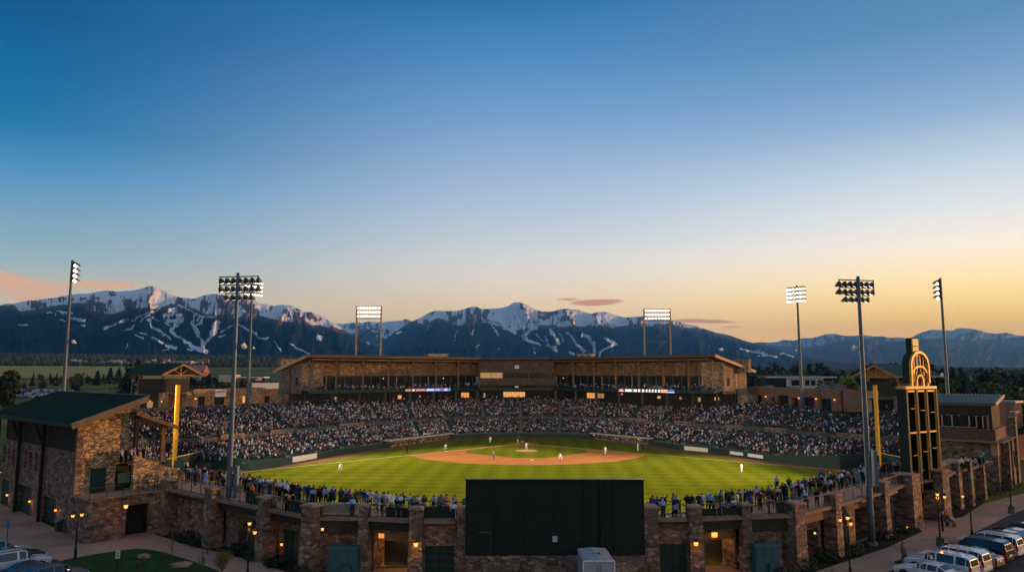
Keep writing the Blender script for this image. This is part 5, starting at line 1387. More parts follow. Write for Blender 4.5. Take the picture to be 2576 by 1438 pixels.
ap3 = arcpts(.65, 17.9, 18.5, 8)
for a, b_ in zip([(ap3[0][0], z0)] + ap3, ap3 + [(ap3[-1][0], z0)]): mb.beam((a[0], .05, a[1]), (b_[0], .05, b_[1]), .17)
for x in (-1.0, -.35, .35, 1.0): mb.beam((x, .1, 18.6 if abs(x) > .9 else 19.4), (x, .1, 20.6 if abs(x) > .9 else 21.0), .10)
for s in (-1, 1):
    mb.beam((s * 1.7, .1, 19.9), (s * .9, .1, 19.1), .10); mb.beam((s * 1.7, .1, 18.3), (s * .9, .1, 17.8), .08); mb.beam((s * 1.1, .1, 19.0), (s * .9, .1, 17.8), .08); mb.beam((s * .3, .1, 19.3), (s * .7, .1, 18.3), .07)
mb.build('crown_tracery', M_SUNGOLD, sb)
mb = MB()
for x0_, x1_, zz0, zz1 in ((-1.0, -.5, 19.2, 20.4), (-.2, .3, 19.5, 20.9), (.5, 1.0, 19.3, 20.2), (-1.2, -.8, 17.8, 18.8), (.4, .9, 18.0, 18.9), (-.4, 0, 18.2, 19.2)): mb.box(x0_, x1_, 1.2, 1.3, zz0, zz1)
mb.build('crown_lettering_back', M_SUNGOLD, sb)
for x in (-1.7, -.7, .7, 1.7):
    mb = MB(); mb.beam((x, .1, zt + .25), (x, .1, z0 + .15), .26); mb.build('crown_leg', M_SUNGOLD, sb)
mb = MB(); mb.box(-.85, .35, .15, .3, 20.6, 22.6); mb.build('crown_sign', mat('sunlit_sign_panel', (.95, .62, .12), .5), sb)  # bright yellow base colour stands in for sunlight on the sign
mb = MB(); mb.box(-.95, -.86, .3, .9, 20.6, 22.7); mb.box(.36, .46, .7, .9, 20.6, 22.7); mb.build('crown_sign_side', M_GREEN, sb)
mb = MB(); mb.beam((-.84, .1, 21.8), (.34, .1, 21.8), .06); mb.build('crown_sign_strut', M_DARK, sb)

# ============================================================ right-hand building with metal roof
RA, RBc, RC = Vector((69, 109.3, 0)), Vector((76.6, 118.4, 0)), Vector((58, 119.5, 0))
rbd = empty('street_building', (RA.x, RA.y, 0), 0, 'stone and timber building with ribbed metal roof and window band, far right', 'building')
off_ = Matrix.Translation((-RA.x, -RA.y, 0))
u1 = (RC - RA).normalized(); u2 = (RBc - RA).normalized()          # along the eave, along the street
def q_(a, b_): v = RA + u1 * a + u2 * b_; return (v.x - RA.x, v.y - RA.y)
def quadp(a0, a1, b0, b1): return [q_(a0, b0), q_(a1, b0), q_(a1, b1), q_(a0, b1)]
mb = MB(); mb.prism(quadp(-.2, 8.6, -1.5, 11), ZG - .3, 9.1); mb.build('stone_base', M_STONE, rbd)
mb = MB(); mb.prism(quadp(-1.2, 8.8, -3.2, 11.5), 9.1, 9.3); mb.build('ledge', M_CONC, rbd)
M_CEDAR = mat('cedar_boards', (0.13, 0.06, 0.04), .8, var=.3, scale=4)
mb = MB(); mb.prism(quadp(.2, 8.6, -2.2, -1.9), 9.3, 10.9); mb.prism(quadp(-.2, .2, -2.2, 8), 9.3, 10.9); mb.build('balcony_boards', M_CEDAR, rbd)
mb = MB(); mb.prism(quadp(1, 8.6, -1.0, -.7), 9.3, 12.6); mb.build('window_glass', M_GLASS, rbd)
mb = MB(); mb.prism(quadp(.3, 8.5, -.9, 6.8), 12.7, [14.1] * 4); mb.prism(quadp(.3, .7, -.7, 6.8), 9.3, 12.7); mb.build('upper_wall', mat('dark_cladding', (0.04, 0.03, 0.022), .8, var=.3), rbd)
mb = MB()
for a in (1.4, 2.2, 3.1, 5.3, 6.6, 7.4): x, y = q_(a, -1.1); mb.beam((x, y, 11.0), (x, y, 12.65), .14)
x, y = q_(2.2, -1.1); x2, y2 = q_(7.4, -1.1); mb.beam((x, y, 11.0), (x2, y2, 11.0), .12); mb.build('window_frame', M_TAN, rbd)
def rr_(a, b_, dz=0): x, y = q_(a, b_); return (x, y, 14.3 + (b_ + 1) * .12 + dz)
mb = MB(); mb.hexa([rr_(-.3, -1.4), rr_(9, -1.4), rr_(9, 7.2), rr_(-.3, 7.2), rr_(-.3, -1.4, .25), rr_(9, -1.4, .25), rr_(9, 7.2, .25), rr_(-.3, 7.2, .25)])
for k in range(21): mb.beam(rr_(-.25 + k * .45, -1.4, .29), rr_(-.25 + k * .45, 7.2, .29), .07, .12)
ro_ = mb.build('roof', M_ROOFB, rbd)
mb = MB(); mb.beam(rr_(-.38, -1.4, .1), rr_(-.38, 7.3, .1), .14, .42); mb.build('rake_board', M_RAKE, ro_)
mb = MB(); mb.prism(quadp(-.25, .6, -1.6, 2.2), 7.2, 9.05); mb.build('tan_block', M_TAN, rbd)
for b0, b1, zt_ in ((1.0, 2.1, 9.0), (4.2, 6.4, 9.08), (9.3, 11.2, 12.2)):
    mb = MB(); mb.prism(quadp(-1.3, -.2, b0, b1), ZG - .3, zt_); mb.build('stone_buttress', M_STONE, rbd)
mb = MB(); mb.prism(quadp(-1.4, -1.31, 5.0, 5.5), 5.2, 7.6); mb.build('slit_window', M_GLASS, rbd)
mb = MB(); mb.prism(quadp(-.23, -.19, 2.2, 4.1), ZG, 8.6); mb.prism(quadp(-.23, -.19, 6.5, 9.2), ZG, 8.9); mb.build('dark_bay', M_BLACK, rbd)
p_ = q_(-.4, 11.7); mb = MB(); mb.tube([(p_[0], p_[1], 12.9), (p_[0] + .8, p_[1] - .5, 12.9)], .06, 6); mb.tube([(p_[0] + .8, p_[1] - .5, 12.95), (p_[0] + .9, p_[1] - .56, 12.75)], [.2, .3], 8); mb.build('outside_lamp', M_WHITE, rbd)
mb = MB(T=Matrix.Identity(4))
lw = empty('low_brick_building', (XA(2512, 150), 150, 0), R(35), 'low brick building with flat blue roof edge behind the street building', 'building')
mb = MB(); mb.box(-1.6, 1.6, -3, 3, 2.2, 13.1); mb.build('wall', M_BROWN, lw); mb = MB(); mb.box(-1.8, 1.8, -3.3, 3.3, 13.1, 13.5); mb.build('roof', mat('blue_roof', (0.08, .2, .28), .5), lw)

# ============================================================ ground sheets near the wall
def gp(*pts): return [tuple(G(x, y, ZG).xy) for x, y in pts]
sheet('walkway_pavement', [[(-75, 100), (-62, 60), (-30, 40), (60, 40), (110, 100), (112, 128), (70, 106), (PX['N'].x, PX['N'].y + 1), (PX['K'].x, PX['K'].y + 1.5), (PX['D'].x, PX['D'].y + 1.5), (PX['A'].x, PX['A'].y + 1), (-46, 80), (-64, 98)]], ZG + .004, M_WALK)
sheet('left_lawn', [gp((150, 1412), (164, 1407), (250, 1391), (344, 1379), (372, 1381), (414, 1389), (480, 1409), (538, 1430), (640, 1478), (640, 1600), (60, 1600), (60, 1470), (140, 1440))], ZG + .03, M_LAWN)
sheet('planting_bed', [gp((385, 1340), (455, 1366), (550, 1389), (645, 1412), (730, 1442), (820, 1475), (850, 1440), (780, 1405), (655, 1375), (545, 1345), (440, 1322)),
                       gp((1990, 1450), (2048, 1438), (2230, 1377), (2321, 1336), (2300, 1318), (2215, 1345), (2100, 1385), (1985, 1420)), gp((2345, 1308), (2420, 1300), (2480, 1262), (2440, 1245), (2380, 1278)),
                       [(-4, 55.5), (11, 55.5), (11, 61.9), (-4, 61.9)]], ZG + .026, M_MULCH)
sheet('parking_asphalt', [gp((-400, 1330), (-60, 1345), (30, 1372), (110, 1398), (190, 1420), (262, 1446), (300, 1500), (300, 1640), (-700, 1640)), gp((2195, 1452), (2290, 1416), (2350, 1385), (2440, 1345), (2530, 1300), (2600, 1270), (2800, 1235), (3100, 1300), (3100, 1640), (2195, 1640))], ZG + .02, M_ASPH)
# ============================================================ floodlight masts
def lamp_unit(parent, p, aim, s=1.0, name='floodlight'):
    """one sports floodlight: rounded housing, visor and glowing lens"""
    aim = Vector(aim).normalized()
    rot = aim.to_track_quat('-Z', 'Y').to_matrix().to_4x4()
    T = Matrix.Translation(p) @ rot
    mb = MB(T=T); r = .34 * s
    mb.tube([(0, 0, .52 * s), (0, 0, .40 * s), (0, 0, .12 * s), (0, 0, 0)], [.10 * s, .2 * s, r * .92, r], 10)
    # visor: half tube over the top of the lens
    vs, fs = [], []
    n = 6
    for k in range(n + 1):
        a = math.pi * k / n
        vs += [(math.cos(a) * r * 1.02, math.sin(a) * r * 1.02, 0.0), (math.cos(a) * r * 1.1, math.sin(a) * r * 1.1, -.42 * s * math.sin(a) - .02)]
    for k in range(n): fs.append((2 * k, 2 * k + 1, 2 * k + 3, 2 * k + 2))
    mb.add(vs, fs)
    o = mb.build(name, M_HOOD, parent)
    mb = MB(T=T); mb.tube([(0, 0, -.01), (0, 0, -.05 * s)], [r * .78, r * .74], 10); mb.build('lens', M_LENS, o)
    return o
def mast(base, top_z, aimpt, rows, cols, sp, rs, tiltz, lab, r0=.4, r1=.2, s=1.0, box=True, lowlamp=None, narrow=0):
    t_ = empty('floodlight_mast', base, 0, lab, 'floodlight mast', 'floodlight masts round the ballpark')
    h = top_z - base[2]
    mb = MB(); n = 8; pts = [(0, 0, h * k / n) for k in range(n + 1)]; mb.tube(pts, [r0 + (r1 - r0) * k / n for k in range(n + 1)], 12)
    mb.build('pole', M_STEEL, t_, smooth=True)
    mb = MB(); mb.tube([(0, 0, 0), (0, 0, .35)], [r0 * 1.5, r0 * 1.5], 10); mb.build('footing', M_CONC, t_)
    aim = Vector((aimpt[0] - base[0], aimpt[1] - base[1], 0)); d = aim.normalized(); side = Vector((-d.y, d.x, 0))
    for r in range(rows):
        z = h - .35 - r * rs
        nc = cols - narrow * (r >= rows - 1)
        L_ = (nc - 1) * sp / 2 + .15
        mb = MB(); c = d * (r1 + .12)
        a, b_ = c - side * L_, c + side * L_
        mb.beam((a.x, a.y, z), (b_.x, b_.y, z), .10); mb.beam((0, 0, z), (c.x, c.y, z), .16)
        mb.build('crossarm', M_DARK, t_)
        for k in range(nc):
            q = c + side * ((k - (nc - 1) / 2) * sp) + d * .25
            am = d * 1.0 + side * ((k - (nc - 1) / 2) * -.07) + Vector((0, 0, -tiltz))
            lamp_unit(t_, Vector((q.x, q.y, z - .52)), am, s)
    for sgn in (-1, 1):
        mb = MB(); q = d * (r1 + .12) + side * sgn * ((cols - 1) * sp / 2 + .1); mb.beam((q.x, q.y, h - .35), (q.x, q.y, h - .35 - (rows - 1) * rs), .06); mb.build('frame_upright', M_DARK, t_)
    if lowlamp:
        z, sx_, sy_ = lowlamp
        mb = MB(); mb.beam((0, 0, z), (sx_, sy_, z), .08); am_ = mb.build('lamp_arm', M_STEEL, t_)
        mb = MB(); mb.tube([(sx_ * .85, sy_ * .85, z + .1), (sx_ * 1.1, sy_ * 1.1, z + .16), (sx_ * 1.5, sy_ * 1.5, z - .05)], [.16, .34, .16], 8); mb.build('area_lamp', M_WHITE, t_)
    if box:
        mb = MB(); mb.box(.5, .85, -.3, .3, box, box + 3.4); mb.build('control_cabinet', M_STEEL, t_)
    return t_
FC = (3, 165)
b = G(570, 1369, ZG); zt = P(598, 686, b.y).z
m2 = mast(b, zt, (-12, 175), 3, 7, .66, .84, 1.3, 'steel floodlight mast nearest the camera on the left, in front of the stone wall', .30, .15, .92, 4.0, (P(603, 873, b.y).z - b.z, .7, .1), 2)
b = G(2194, 1371, ZG); zt = P(2152, 695, b.y).z
m5 = mast(b, zt, (12, 175), 3, 7, .62, .76, 1.3, 'steel floodlight mast nearest the camera on the right, beside the footpath', .31, .16, .88, 5.5, (P(2150, 878, b.y).z - b.z, -.6, 0), 2)
Y = 130; b = Vector((XA(163, Y) , Y, ZG)); zt = P(186, 654, Y).z
m1 = mast(b, zt, (40, 178), 4, 5, .62, .88, .7, 'floodlight mast rising behind the green clubhouse roof, farthest left', .38, .18, 1.25, None, (P(180, 861, Y).z - b.z, 1.0, 0))
Y = 186; b = Vector((XA(626, Y), Y, 9.8)); zt = P(636, 702, Y).z
m3 = mast(b, zt, (20, 120), 4, 6, .9, 1.0, .7, 'floodlight mast at the top of the left stands, behind the nearest one', .44, .2, 1.15, 3.5, (P(640, 876, Y).z - b.z, .8, 0))
Y = 186; b = Vector((XA(2014, Y), Y, 9.8)); zt = P(2000, 718, Y).z
m4 = mast(b, zt, (-20, 120), 4, 6, .92, 1.0, .7, 'floodlight mast at the top of the right stands before the brown building', .44, .2, 1.15, None, (P(1995, 882, Y).z - b.z, -.7, 0))
Y = 126; b = Vector((XA(2381, Y), Y, ZG)); zt = P(2341, 699, Y).z
m6 = mast(b, zt, (-40, 178), 4, 5, .6, .8, .7, 'slender floodlight mast behind the golden scoreboard', .34, .17, 1.2, None, (P(2330, 944, Y).z - b.z, -.6, 0))

def roof_tower(px0, px1, ytop, Y, lab, zbase):
    xa, xb = XA(px0, Y), XA(px1, Y); W_ = xb - xa; zt_ = P(px0, ytop, Y).z; h = zt_ - zbase
    t_ = empty('roof_light_tower', ((xa + xb) / 2, Y, zbase), 0, lab, 'light tower', 'light towers standing on the stand roof')
    for s in (-1, 1):
        mb = MB(); mb.beam((s * W_ / 2, 0, 0), (s * W_ / 2, 0, h), .42); mb.build('column', mat('column_paint', (0.40, 0.24, 0.12), .6, var=.2), t_)
        mb = MB(); mb.beam((s * W_ / 2, 0, h * .35), (s * W_ / 2 + s * .8, 4.0, 0), .2); mb.build('rear_brace', M_WOOD, t_)
        mb = MB(); mb.beam((s * W_ / 2, 0, 0.2), (0, 0, h * .19), .15); mb.beam((0, 0, h * .19), (-s * W_ / 2, 0, h * .37), .15); mb.beam((s * W_ / 2, 0, h * .39), (-s * W_ / 2, 0, h * .74), .15); mb.build('cross_brace', M_DARK, t_)
    mb = MB(); mb.beam((-W_ / 2, 0, h * .38), (W_ / 2, 0, h * .38), .25); mb.build('tie_beam', M_WOOD, t_)
    for r in range(3):
        z = h - .45 - r * 1.25
        mb = MB(); mb.beam((-W_ / 2, -.2, z + .45), (W_ / 2, -.2, z + .45), .14); mb.build('crossarm', M_WOOD, t_)
        for k in range(8):
            q = Vector((-W_ / 2 + .55 + k * (W_ - 1.1) / 7, -.5, z)); lamp_unit(t_, q, Vector(((3 - t_.location.x) * .01, -1, -.5)), 1.05)
    mb = MB(); mb.beam((-W_ / 2, -.2, h - 3.7), (W_ / 2, -.2, h - 3.7), .2); mb.build('lower_beam', M_WOOD, t_)
    return t_
t1_ = roof_tower(894, 956, 771, 232, 'light tower of two columns standing on the left part of the stand roof', 22.3)
t2_ = roof_tower(1623, 1689, 777, 236, 'light tower of two columns standing on the right part of the stand roof', 22.3)

# real light of the floodlights
def spot(p, tgt, e, ang=70, col=(1, .86, .62)):
    l = bpy.data.lights.new('floodlight_beam', 'SPOT'); l.energy = e; l.spot_size = R(ang); l.spot_blend = .85; l.color = col; l.shadow_soft_size = 1.5
    o = bpy.data.objects.new('floodlight_beam', l); COL.objects.link(o); o.location = p
    o.rotation_euler = (Vector(tgt) - Vector(p)).to_track_quat('-Z', 'Y').to_euler()
FE = 1.2e5
for m_, tg, e in ((m2, (-18, 145, 0), 1.15), (m5, (26, 142, 0), 1.25), (m1, (0, 160, 0), 1.0), (m6, (6, 160, 0), 1.0), (m3, (0, 140, 0), 1.3), (m4, (6, 140, 0), 1.3)):
    h = m_.children[0].dimensions.z
    p = Vector(m_.location) + Vector((0, 0, max(v.co.z for v in m_.children[0].data.vertices) - 1.5)); d = (Vector(tg) - p).normalized()
    spot(p + d * 2.6, tg, FE * e, 66)
for t_, tg in ((t1_, (-5, 160, 0)), (t2_, (10, 160, 0))):
    p = Vector(t_.location) + Vector((0, -2.5, 12.5)); spot(p, tg, FE * 2.0, 66)

# ============================================================ street lamps on the footpaths
def street_lamp(px, ytop, ybase_px, lab, heads=((0, 0, 0),), plinth=False, Y=None, lit=True, e=30, group='lamp posts on the footpaths'):
    b = G(px, ybase_px, ZG); zt_ = P(px, ytop, b.y).z; h = zt_ - ZG
    t_ = empty('street_lamp', b, 0, lab, 'street lamp', group)
    if plinth:
        mb = MB(); mb.tube([(0, 0, 0), (0, 0, .8)], [.36, .34], 12); mb.build('concrete_base', mat('mossy_concrete', (.13, .13, .07), .9), t_)
    mb = MB(); mb.tube([(0, 0, 0), (0, 0, .9), (0, 0, 1.0), (0, 0, h - .4)], [.13, .12, .08, .065], 8); mb.build('post', M_BLACK, t_)
    for dx, dy, dz in heads:
        z = h - .3 + dz
        if dx or dy: mb = MB(); mb.tube([(0, 0, z - .3), (dx * .6, dy * .6, z + .1), (dx, dy, z + .12)], .035, 5); mb.build('arm', M_BLACK, t_)
        mb = MB(); mb.tube([(dx, dy, z + .12), (dx, dy, z + .32), (dx, dy, z + .42)], [.30, .14, .04], 10); hd = mb.build('lamp_shade', M_DARK, t_)
        mb = MB(); mb.tube([(dx, dy, z - .12), (dx, dy, z + .1)], [.10, .17], 8); mb.build('bulb', M_WARM if lit else M_GLASS, hd)
    if lit: point('street_lamp_light', (b.x + heads[0][0], b.y - .1, ZG + h - .75), e, (1, .45, .12), .12)
    return t_
street_lamp(622, 1306, 1462, 'black street lamp in front of the dark doors, left of centre', ((0, 0, 0), (.35, .3, -.75)), e=22)
street_lamp(189, 1285, 1404, 'black street lamp with twin warm heads at the clubhouse corner', ((-.45, 0, -.1), (.35, 0, 0)), e=16)
street_lamp(2140, 1292, 1458, 'black street lamp with two warm heads left of the right mast', ((0, 0, 0), (.35, .3, -.5)), e=22)
street_lamp(2366, 1235, 1372, 'black street lamp on a round mossy base beside the dumpsters', ((0, 0, 0),), True, e=18)
street_lamp(2446, 1200, 1358, 'dark street lamp between walkway and white off-road car', ((0, 0, 0),), lit=False)
street_lamp(2545, 1190, 1290, 'distant street lamp on mossy base at the right edge', ((0, 0, 0),), True, lit=False)
street_lamp(2372, 1244, 1335, 'twin-headed warm street lamp close under the scoreboard base', ((-.35, 0, 0), (.4, 0, .1)), e=20)
street_lamp(-3, 1370, 1440, 'low lamp glowing at the left edge of the photo', ((0.15, 0, 0),), e=6) if False else None

# small posts and signs
def post_sign(px, ytop, ybase_px, lab, col, w=.35, hh=.5):
    b = G(px, ybase_px, ZG); zt_ = P(px, ytop, b.y).z; h = zt_ - ZG
    t_ = empty('post_sign', b, R(10), lab, 'sign')
    mb = MB(); mb.tube([(0, 0.03, 0), (0, 0.03, h)], .035, 6); mb.build('post', M_DARK, t_)
    mb = MB(); mb.box(-w / 2, w / 2, -.03, 0, h - hh, h); s_ = mb.build('panel', col, t_)
    return t_, s_, h
t_, s_, h = post_sign(294.5, 1384, 1432, 'small white and grey parking sign on the left lawn', M_WHITE, .34, .62)
mb = MB()
for k in range(4): mb.box(-.1, .1, -.045, -.033, h - .12 - k * .13, h - .06 - k * .13)
mb.build('sign_lettering', M_DARK, s_)
M_SIGNB = mat('sign_blue', (.04, .14, .42), .5)
post_sign(16, 1308, 1372, 'small blue sign on a post at the left edge', M_SIGNB, .26, .75)

# ============================================================ utility cabinets, bins, trailer, lift
def cabinet(pxa, pxb, ytop, ybase_px, lab, rz=0.0):
    a, b_ = G(pxa, ybase_px, ZG), G(pxb, ybase_px, ZG); w = (b_ - a).length; h = P(pxa, ytop, a.y).z - ZG
    t_ = empty('utility_cabinet', ((a.x + b_.x) / 2, (a.y + b_.y) / 2, ZG), rz, lab, 'utility cabinet', 'utility cabinets before the stone wall')
    mb = MB(); mb.box(-w / 2, w / 2, 0, .9, 0.05, h - .12); mb.build('body', M_TEAL, t_)
    mb = MB(); mb.hexa([(-w / 2 - .06, -.1, h - .12), (w / 2 + .06, -.1, h - .12), (w / 2 + .06, .95, h - .12), (-w / 2 - .06, .95, h - .12), (-w / 2 - .04, -.08, h - .04), (w / 2 + .04, -.08, h - .04), (w / 2 + .04, .9, h + .04), (-w / 2 - .04, .9, h + .04)]); mb.build('lid', M_TEAL, t_)
    for k in range(3):
        x = -w / 2 + .05 + k * w / 3
        mb = MB(); mb.box(x, x + w / 3 - .08, -.04, -.003, .45 * h, h - .2); mb.build('door', M_TEAL, t_)
        mb = MB()
        mb.tube([(x + .3, -.09, h * (.62 + .06 * k)), (x + .3, -.04, h * (.62 + .06 * k))], .06, 8)
        mb.build('meter', M_STEEL, t_)
    mb = MB(); mb.box(w * .0, w * .28, -.35, -.01, 0.05, .42 * h); mb.build('lower_box', M_TEAL, t_)
    mb = MB(); mb.tube([(w / 2 + .18, .3, 0), (w / 2 + .18, .3, h + .5)], .04, 6); mb.build('conduit', M_STEEL, t_)
    return t_
cabinet(825, 899, 1376, 1451, 'teal utility cabinet against the stone wall, left of the dark screen', R(-3))
cabinet(1902, 1963, 1370, 1449, 'grey-teal utility cabinet against the stone wall, right of the dark screen', R(6))

def dumpster(px, ybase_px, w, d_, h, col, lid, lab, rz):
    b = G(px, ybase_px, ZG)
    t_ = empty('dumpster', b, rz, lab, 'dumpster')
    mb = MB(); mb.hexa([(-w / 2 + .1, -d_ / 2 + .1, .12), (w / 2 - .1, -d_ / 2 + .1, .12), (w / 2 - .1, d_ / 2 - .1, .12), (-w / 2 + .1, d_ / 2 - .1, .12), (-w / 2, -d_ / 2, h * .8), (w / 2, -d_ / 2, h * .8), (w / 2, d_ / 2, h), (-w / 2, d_ / 2, h)]); mb.build('body', col, t_)
    for s in (0, 1):
        mb = MB(); x = -w / 2 + s * w / 2; mb.hexa([(x + .02, -d_ / 2 - .05, h * .8 + .02), (x + w / 2 - .02, -d_ / 2 - .05, h * .8 + .02), (x + w / 2 - .02, d_ / 2, h + .02), (x + .02, d_ / 2, h + .02), (x + .02, -d_ / 2 - .05, h * .8 + .07), (x + w / 2 - .02, -d_ / 2 - .05, h * .8 + .07), (x + w / 2 - .02, d_ / 2, h + .07), (x + .02, d_ / 2, h + .07)]); mb.build('lid', lid, t_)
    for sx_ in (-1, 1):
        for sy_ in (-1, 1): mb = MB(); mb.tube([(sx_ * (w / 2 - .2) - .04, sy_ * (d_ / 2 - .2), .08), (sx_ * (w / 2 - .2) + .04, sy_ * (d_ / 2 - .2), .08)], .08, 8); mb.build('caster', M_BLACK, t_)
    return t_
dumpster(206, 1357, 1.0, .8, 1.2, mat('blue_bin', (.02, .09, .28), .5), mat('blue_lid', (.03, .16, .38), .5), 'blue recycling bin at the corner of the stone terrace', R(38))
dumpster(226, 1356, 1.7, 1.1, 1.3, mat('green_bin', (.015, .05, .03), .5), mat('dark_lid', (.02, .06, .10), .5), 'green dumpster beside the blue bin at the terrace', R(38))
dumpster(276, 1346, 2.2, 1.1, 1.15, M_BLACK, mat('cream_lid', (.30, .25, .19), .7), 'black dumpster with pale lids against the terrace wall', R(42))
dumpster(147, 1335, .8, .7, 1.2, mat('grey_bin', (.05, .05, .05), .5), M_STEEL, 'dark wheeled bin before the clubhouse garage door', R(-42))
# cargo trailer
xa, xb = XA(1462, 56.6), XA(1538, 56.6)
tl = empty('cargo_trailer', ((xa + xb) / 2, 56.4, ZG), R(1.5), 'white enclosed cargo trailer parked before the green screen', 'trailer')
w = (xb - xa); L_, hh = 3.9, 2.95
M_TRL = mat('trailer_white', (.30, .32, .36), .5, var=.12, scale=1.5)
def rprof(y0, y1):
    mb = MB(); pr_ = [(-w / 2, .35), (w / 2, .35), (w / 2, hh - .12), (w / 2 - .1, hh - .02), (0, hh + .05), (-w / 2 + .1, hh - .02), (-w / 2, hh - .12)]
    n = len(pr_); vs = [(x, y0, z) for x, z in pr_] + [(x, y1, z) for x, z in pr_]
    mb.add(vs, [tuple(range(n - 1, -1, -1)), tuple(range(n, 2 * n))] + [(i, (i + 1) % n, n + (i + 1) % n, n + i) for i in range(n)]); return mb
rprof(0, L_).build('box_body', M_TRL, tl)
mb = MB(); mb.hexa([(-w / 2, L_, .5), (w / 2, L_, .5), (w / 2 * .5, L_ + .6, .5), (-w / 2 * .5, L_ + .6, .5), (-w / 2, L_, hh - .15), (w / 2, L_, hh - .15), (w / 2 * .5, L_ + .5, hh - .4), (-w / 2 * .5, L_ + .5, hh - .4)]); mb.build('nose', M_TRL, tl)
for s in (-1, 1):
    mb = MB(); mb.box(min(0, s * w / 2) + .04, max(0, s * w / 2) - .03, -.04, -.002, .4, hh - .2); d_ = mb.build('rear_door', M_TRL, tl)
    mb = MB(); mb.tube([(s * .12, -.07, .5), (s * .12, -.07, hh - .3)], .02, 6); mb.box(s * .12 - .06, s * .12 + .06, -.1, -.05, 1.0, 1.12); mb.build('lock_rod', M_STEEL, d_)
    mb = MB(); x = s * (w / 2 + .02); mb.tube([(x, L_ * .45, .33), (x + s * .2, L_ * .45, .33)], .33, 14); wh = mb.build('wheel', M_BLACK, tl)
    mb = MB(); mb.tube([(x + s * .19, L_ * .45, .33), (x + s * .215, L_ * .45, .33)], .18, 12); mb.build('rim', M_STEEL, wh)
    mb = MB(); mb.box(s * w / 2 - .02 if s > 0 else -w / 2 - .05, s * w / 2 + .05 if s > 0 else -w / 2 + .02, -.05, .03, .3, hh - .1); mb.build('corner_post', M_WHITE, tl)
mb = MB(); mb.box(-w / 2, w / 2, -.03, .03, hh - .1, hh - .02); mb.build('roof_trim', M_WHITE, tl)
mb = MB(); mb.box(.1, .35, 1.6, 1.9, hh + .03, hh + .12); mb.build('roof_vent', M_STEEL, tl)
# small boom lift
b = G(1577, 1452, ZG)
bl = empty('boom_lift', b, R(-8), 'small blue boom lift parked right of the white trailer', 'lift')
M_LIFT = mat('lift_blue', (.015, .06, .09), .5, var=.2)
mb = MB(); mb.box(-.5, .9, -.4, .5, .35, .8); mb.build('chassis', M_LIFT, bl)
for x in (-.4, .7):
    for y in (-.45, .45): mb = MB(); mb.tube([(x, y - .08, .28), (x, y + .08, .28)], .28, 10); mb.build('wheel', M_BLACK, bl)
mb = MB(); mb.beam((.7, .1, .7), (-.1, .1, 1.9), .22); mb.beam((-.1, .1, 1.9), (.25, .1, 2.35), .16); mb.build('boom', M_LIFT, bl)
for x, z in ((.02, 1.9), (.6, 2.0)):
    mb = MB(); mb.tube([(x, 0, z - .6), (x, 0, z - .45), (x, 0, z), (x, 0, z + .12)], [.05, .17, .17, .06], 8); mb.build('outrigger', M_LIFT, bl)
mb = MB()
for x in (-.75, -.45, -.15): mb.beam((x, -.3, .8), (x, -.3, 1.75), .03)
mb.beam((-.75, -.3, 1.75), (-.15, -.3, 1.75), .04); mb.box(-.75, -.15, -.35, .2, .8, 1.15); mb.build('basket', M_LIFT, bl)

# ============================================================ cars
def tyre(parent, x, y, r, w=.24):
    mb = MB(); mb.tube([(x, y - w / 2, r), (x, y - w / 2 + .03, r), (x, y + w / 2 - .03, r), (x, y + w / 2, r)], [r * .93, r, r, r * .93], 16)
    o = mb.build('wheel', M_BLACK, parent)
    s = 1 if y > 0 else -1
    mb = MB(); mb.tube([(x, y + s * w * .48, r), (x, y + s * w * .56, r)], [r * .62, r * .55], 10); mb.build('rim', M_STEEL, o)
M_TAIL = mat('tail_lamp_red', (.28, .01, .01), .3)
M_HEAD = mat('headlamp_glass', (.7, .7, .72), .15)
M_TRIM = mat('car_trim', (.02, .02, .02), .6)
SEC = {  # stations: x from the nose, height of the sill, waist height, roof height, half width, half width at the roof
 'suv': [(0, .42, .78, .80, .70, .6), (.12, .32, .95, .98, .88, .8), (1.1, .25, 1.08, 1.11, .97, .86), (1.35, .25, 1.12, 1.18, .98, .82), (2.0, .25, 1.14, 1.78, .98, .76), (2.6, .25, 1.14, 1.86, .98, .78), (4.1, .25, 1.15, 1.86, .98, .78), (4.9, .25, 1.15, 1.80, .97, .76), (5.12, .3, 1.12, 1.62, .95, .74), (5.25, .42, 1.05, 1.10, .9, .8)],
 'sedan': [(0, .35, .60, .62, .68, .6), (.12, .25, .76, .78, .84, .78), (1.2, .2, .90, .93, .90, .82), (1.5, .2, .93, .97, .91, .78), (2.2, .2, .95, 1.38, .91, .64), (2.7, .2, .95, 1.44, .91, .66), (3.5, .2, .96, 1.38, .91, .64), (4.2, .2, .98, 1.03, .90, .76), (4.65, .25, .97, 1.0, .87, .78), (4.8, .35, .80, .84, .82, .74)],
 'crossover': [(0, .38, .68, .70, .70, .6), (.12, .28, .86, .88, .86, .8), (1.1, .22, 1.0, 1.03, .92, .84), (1.35, .22, 1.04, 1.08, .93, .8), (2.0, .22, 1.06, 1.58, .93, .70), (2.6, .22, 1.06, 1.66, .93, .72), (3.7, .22, 1.08, 1.62, .93, .70), (4.3, .24, 1.06, 1.40, .91, .68), (4.6, .32, 1.0, 1.06, .88, .76)]}
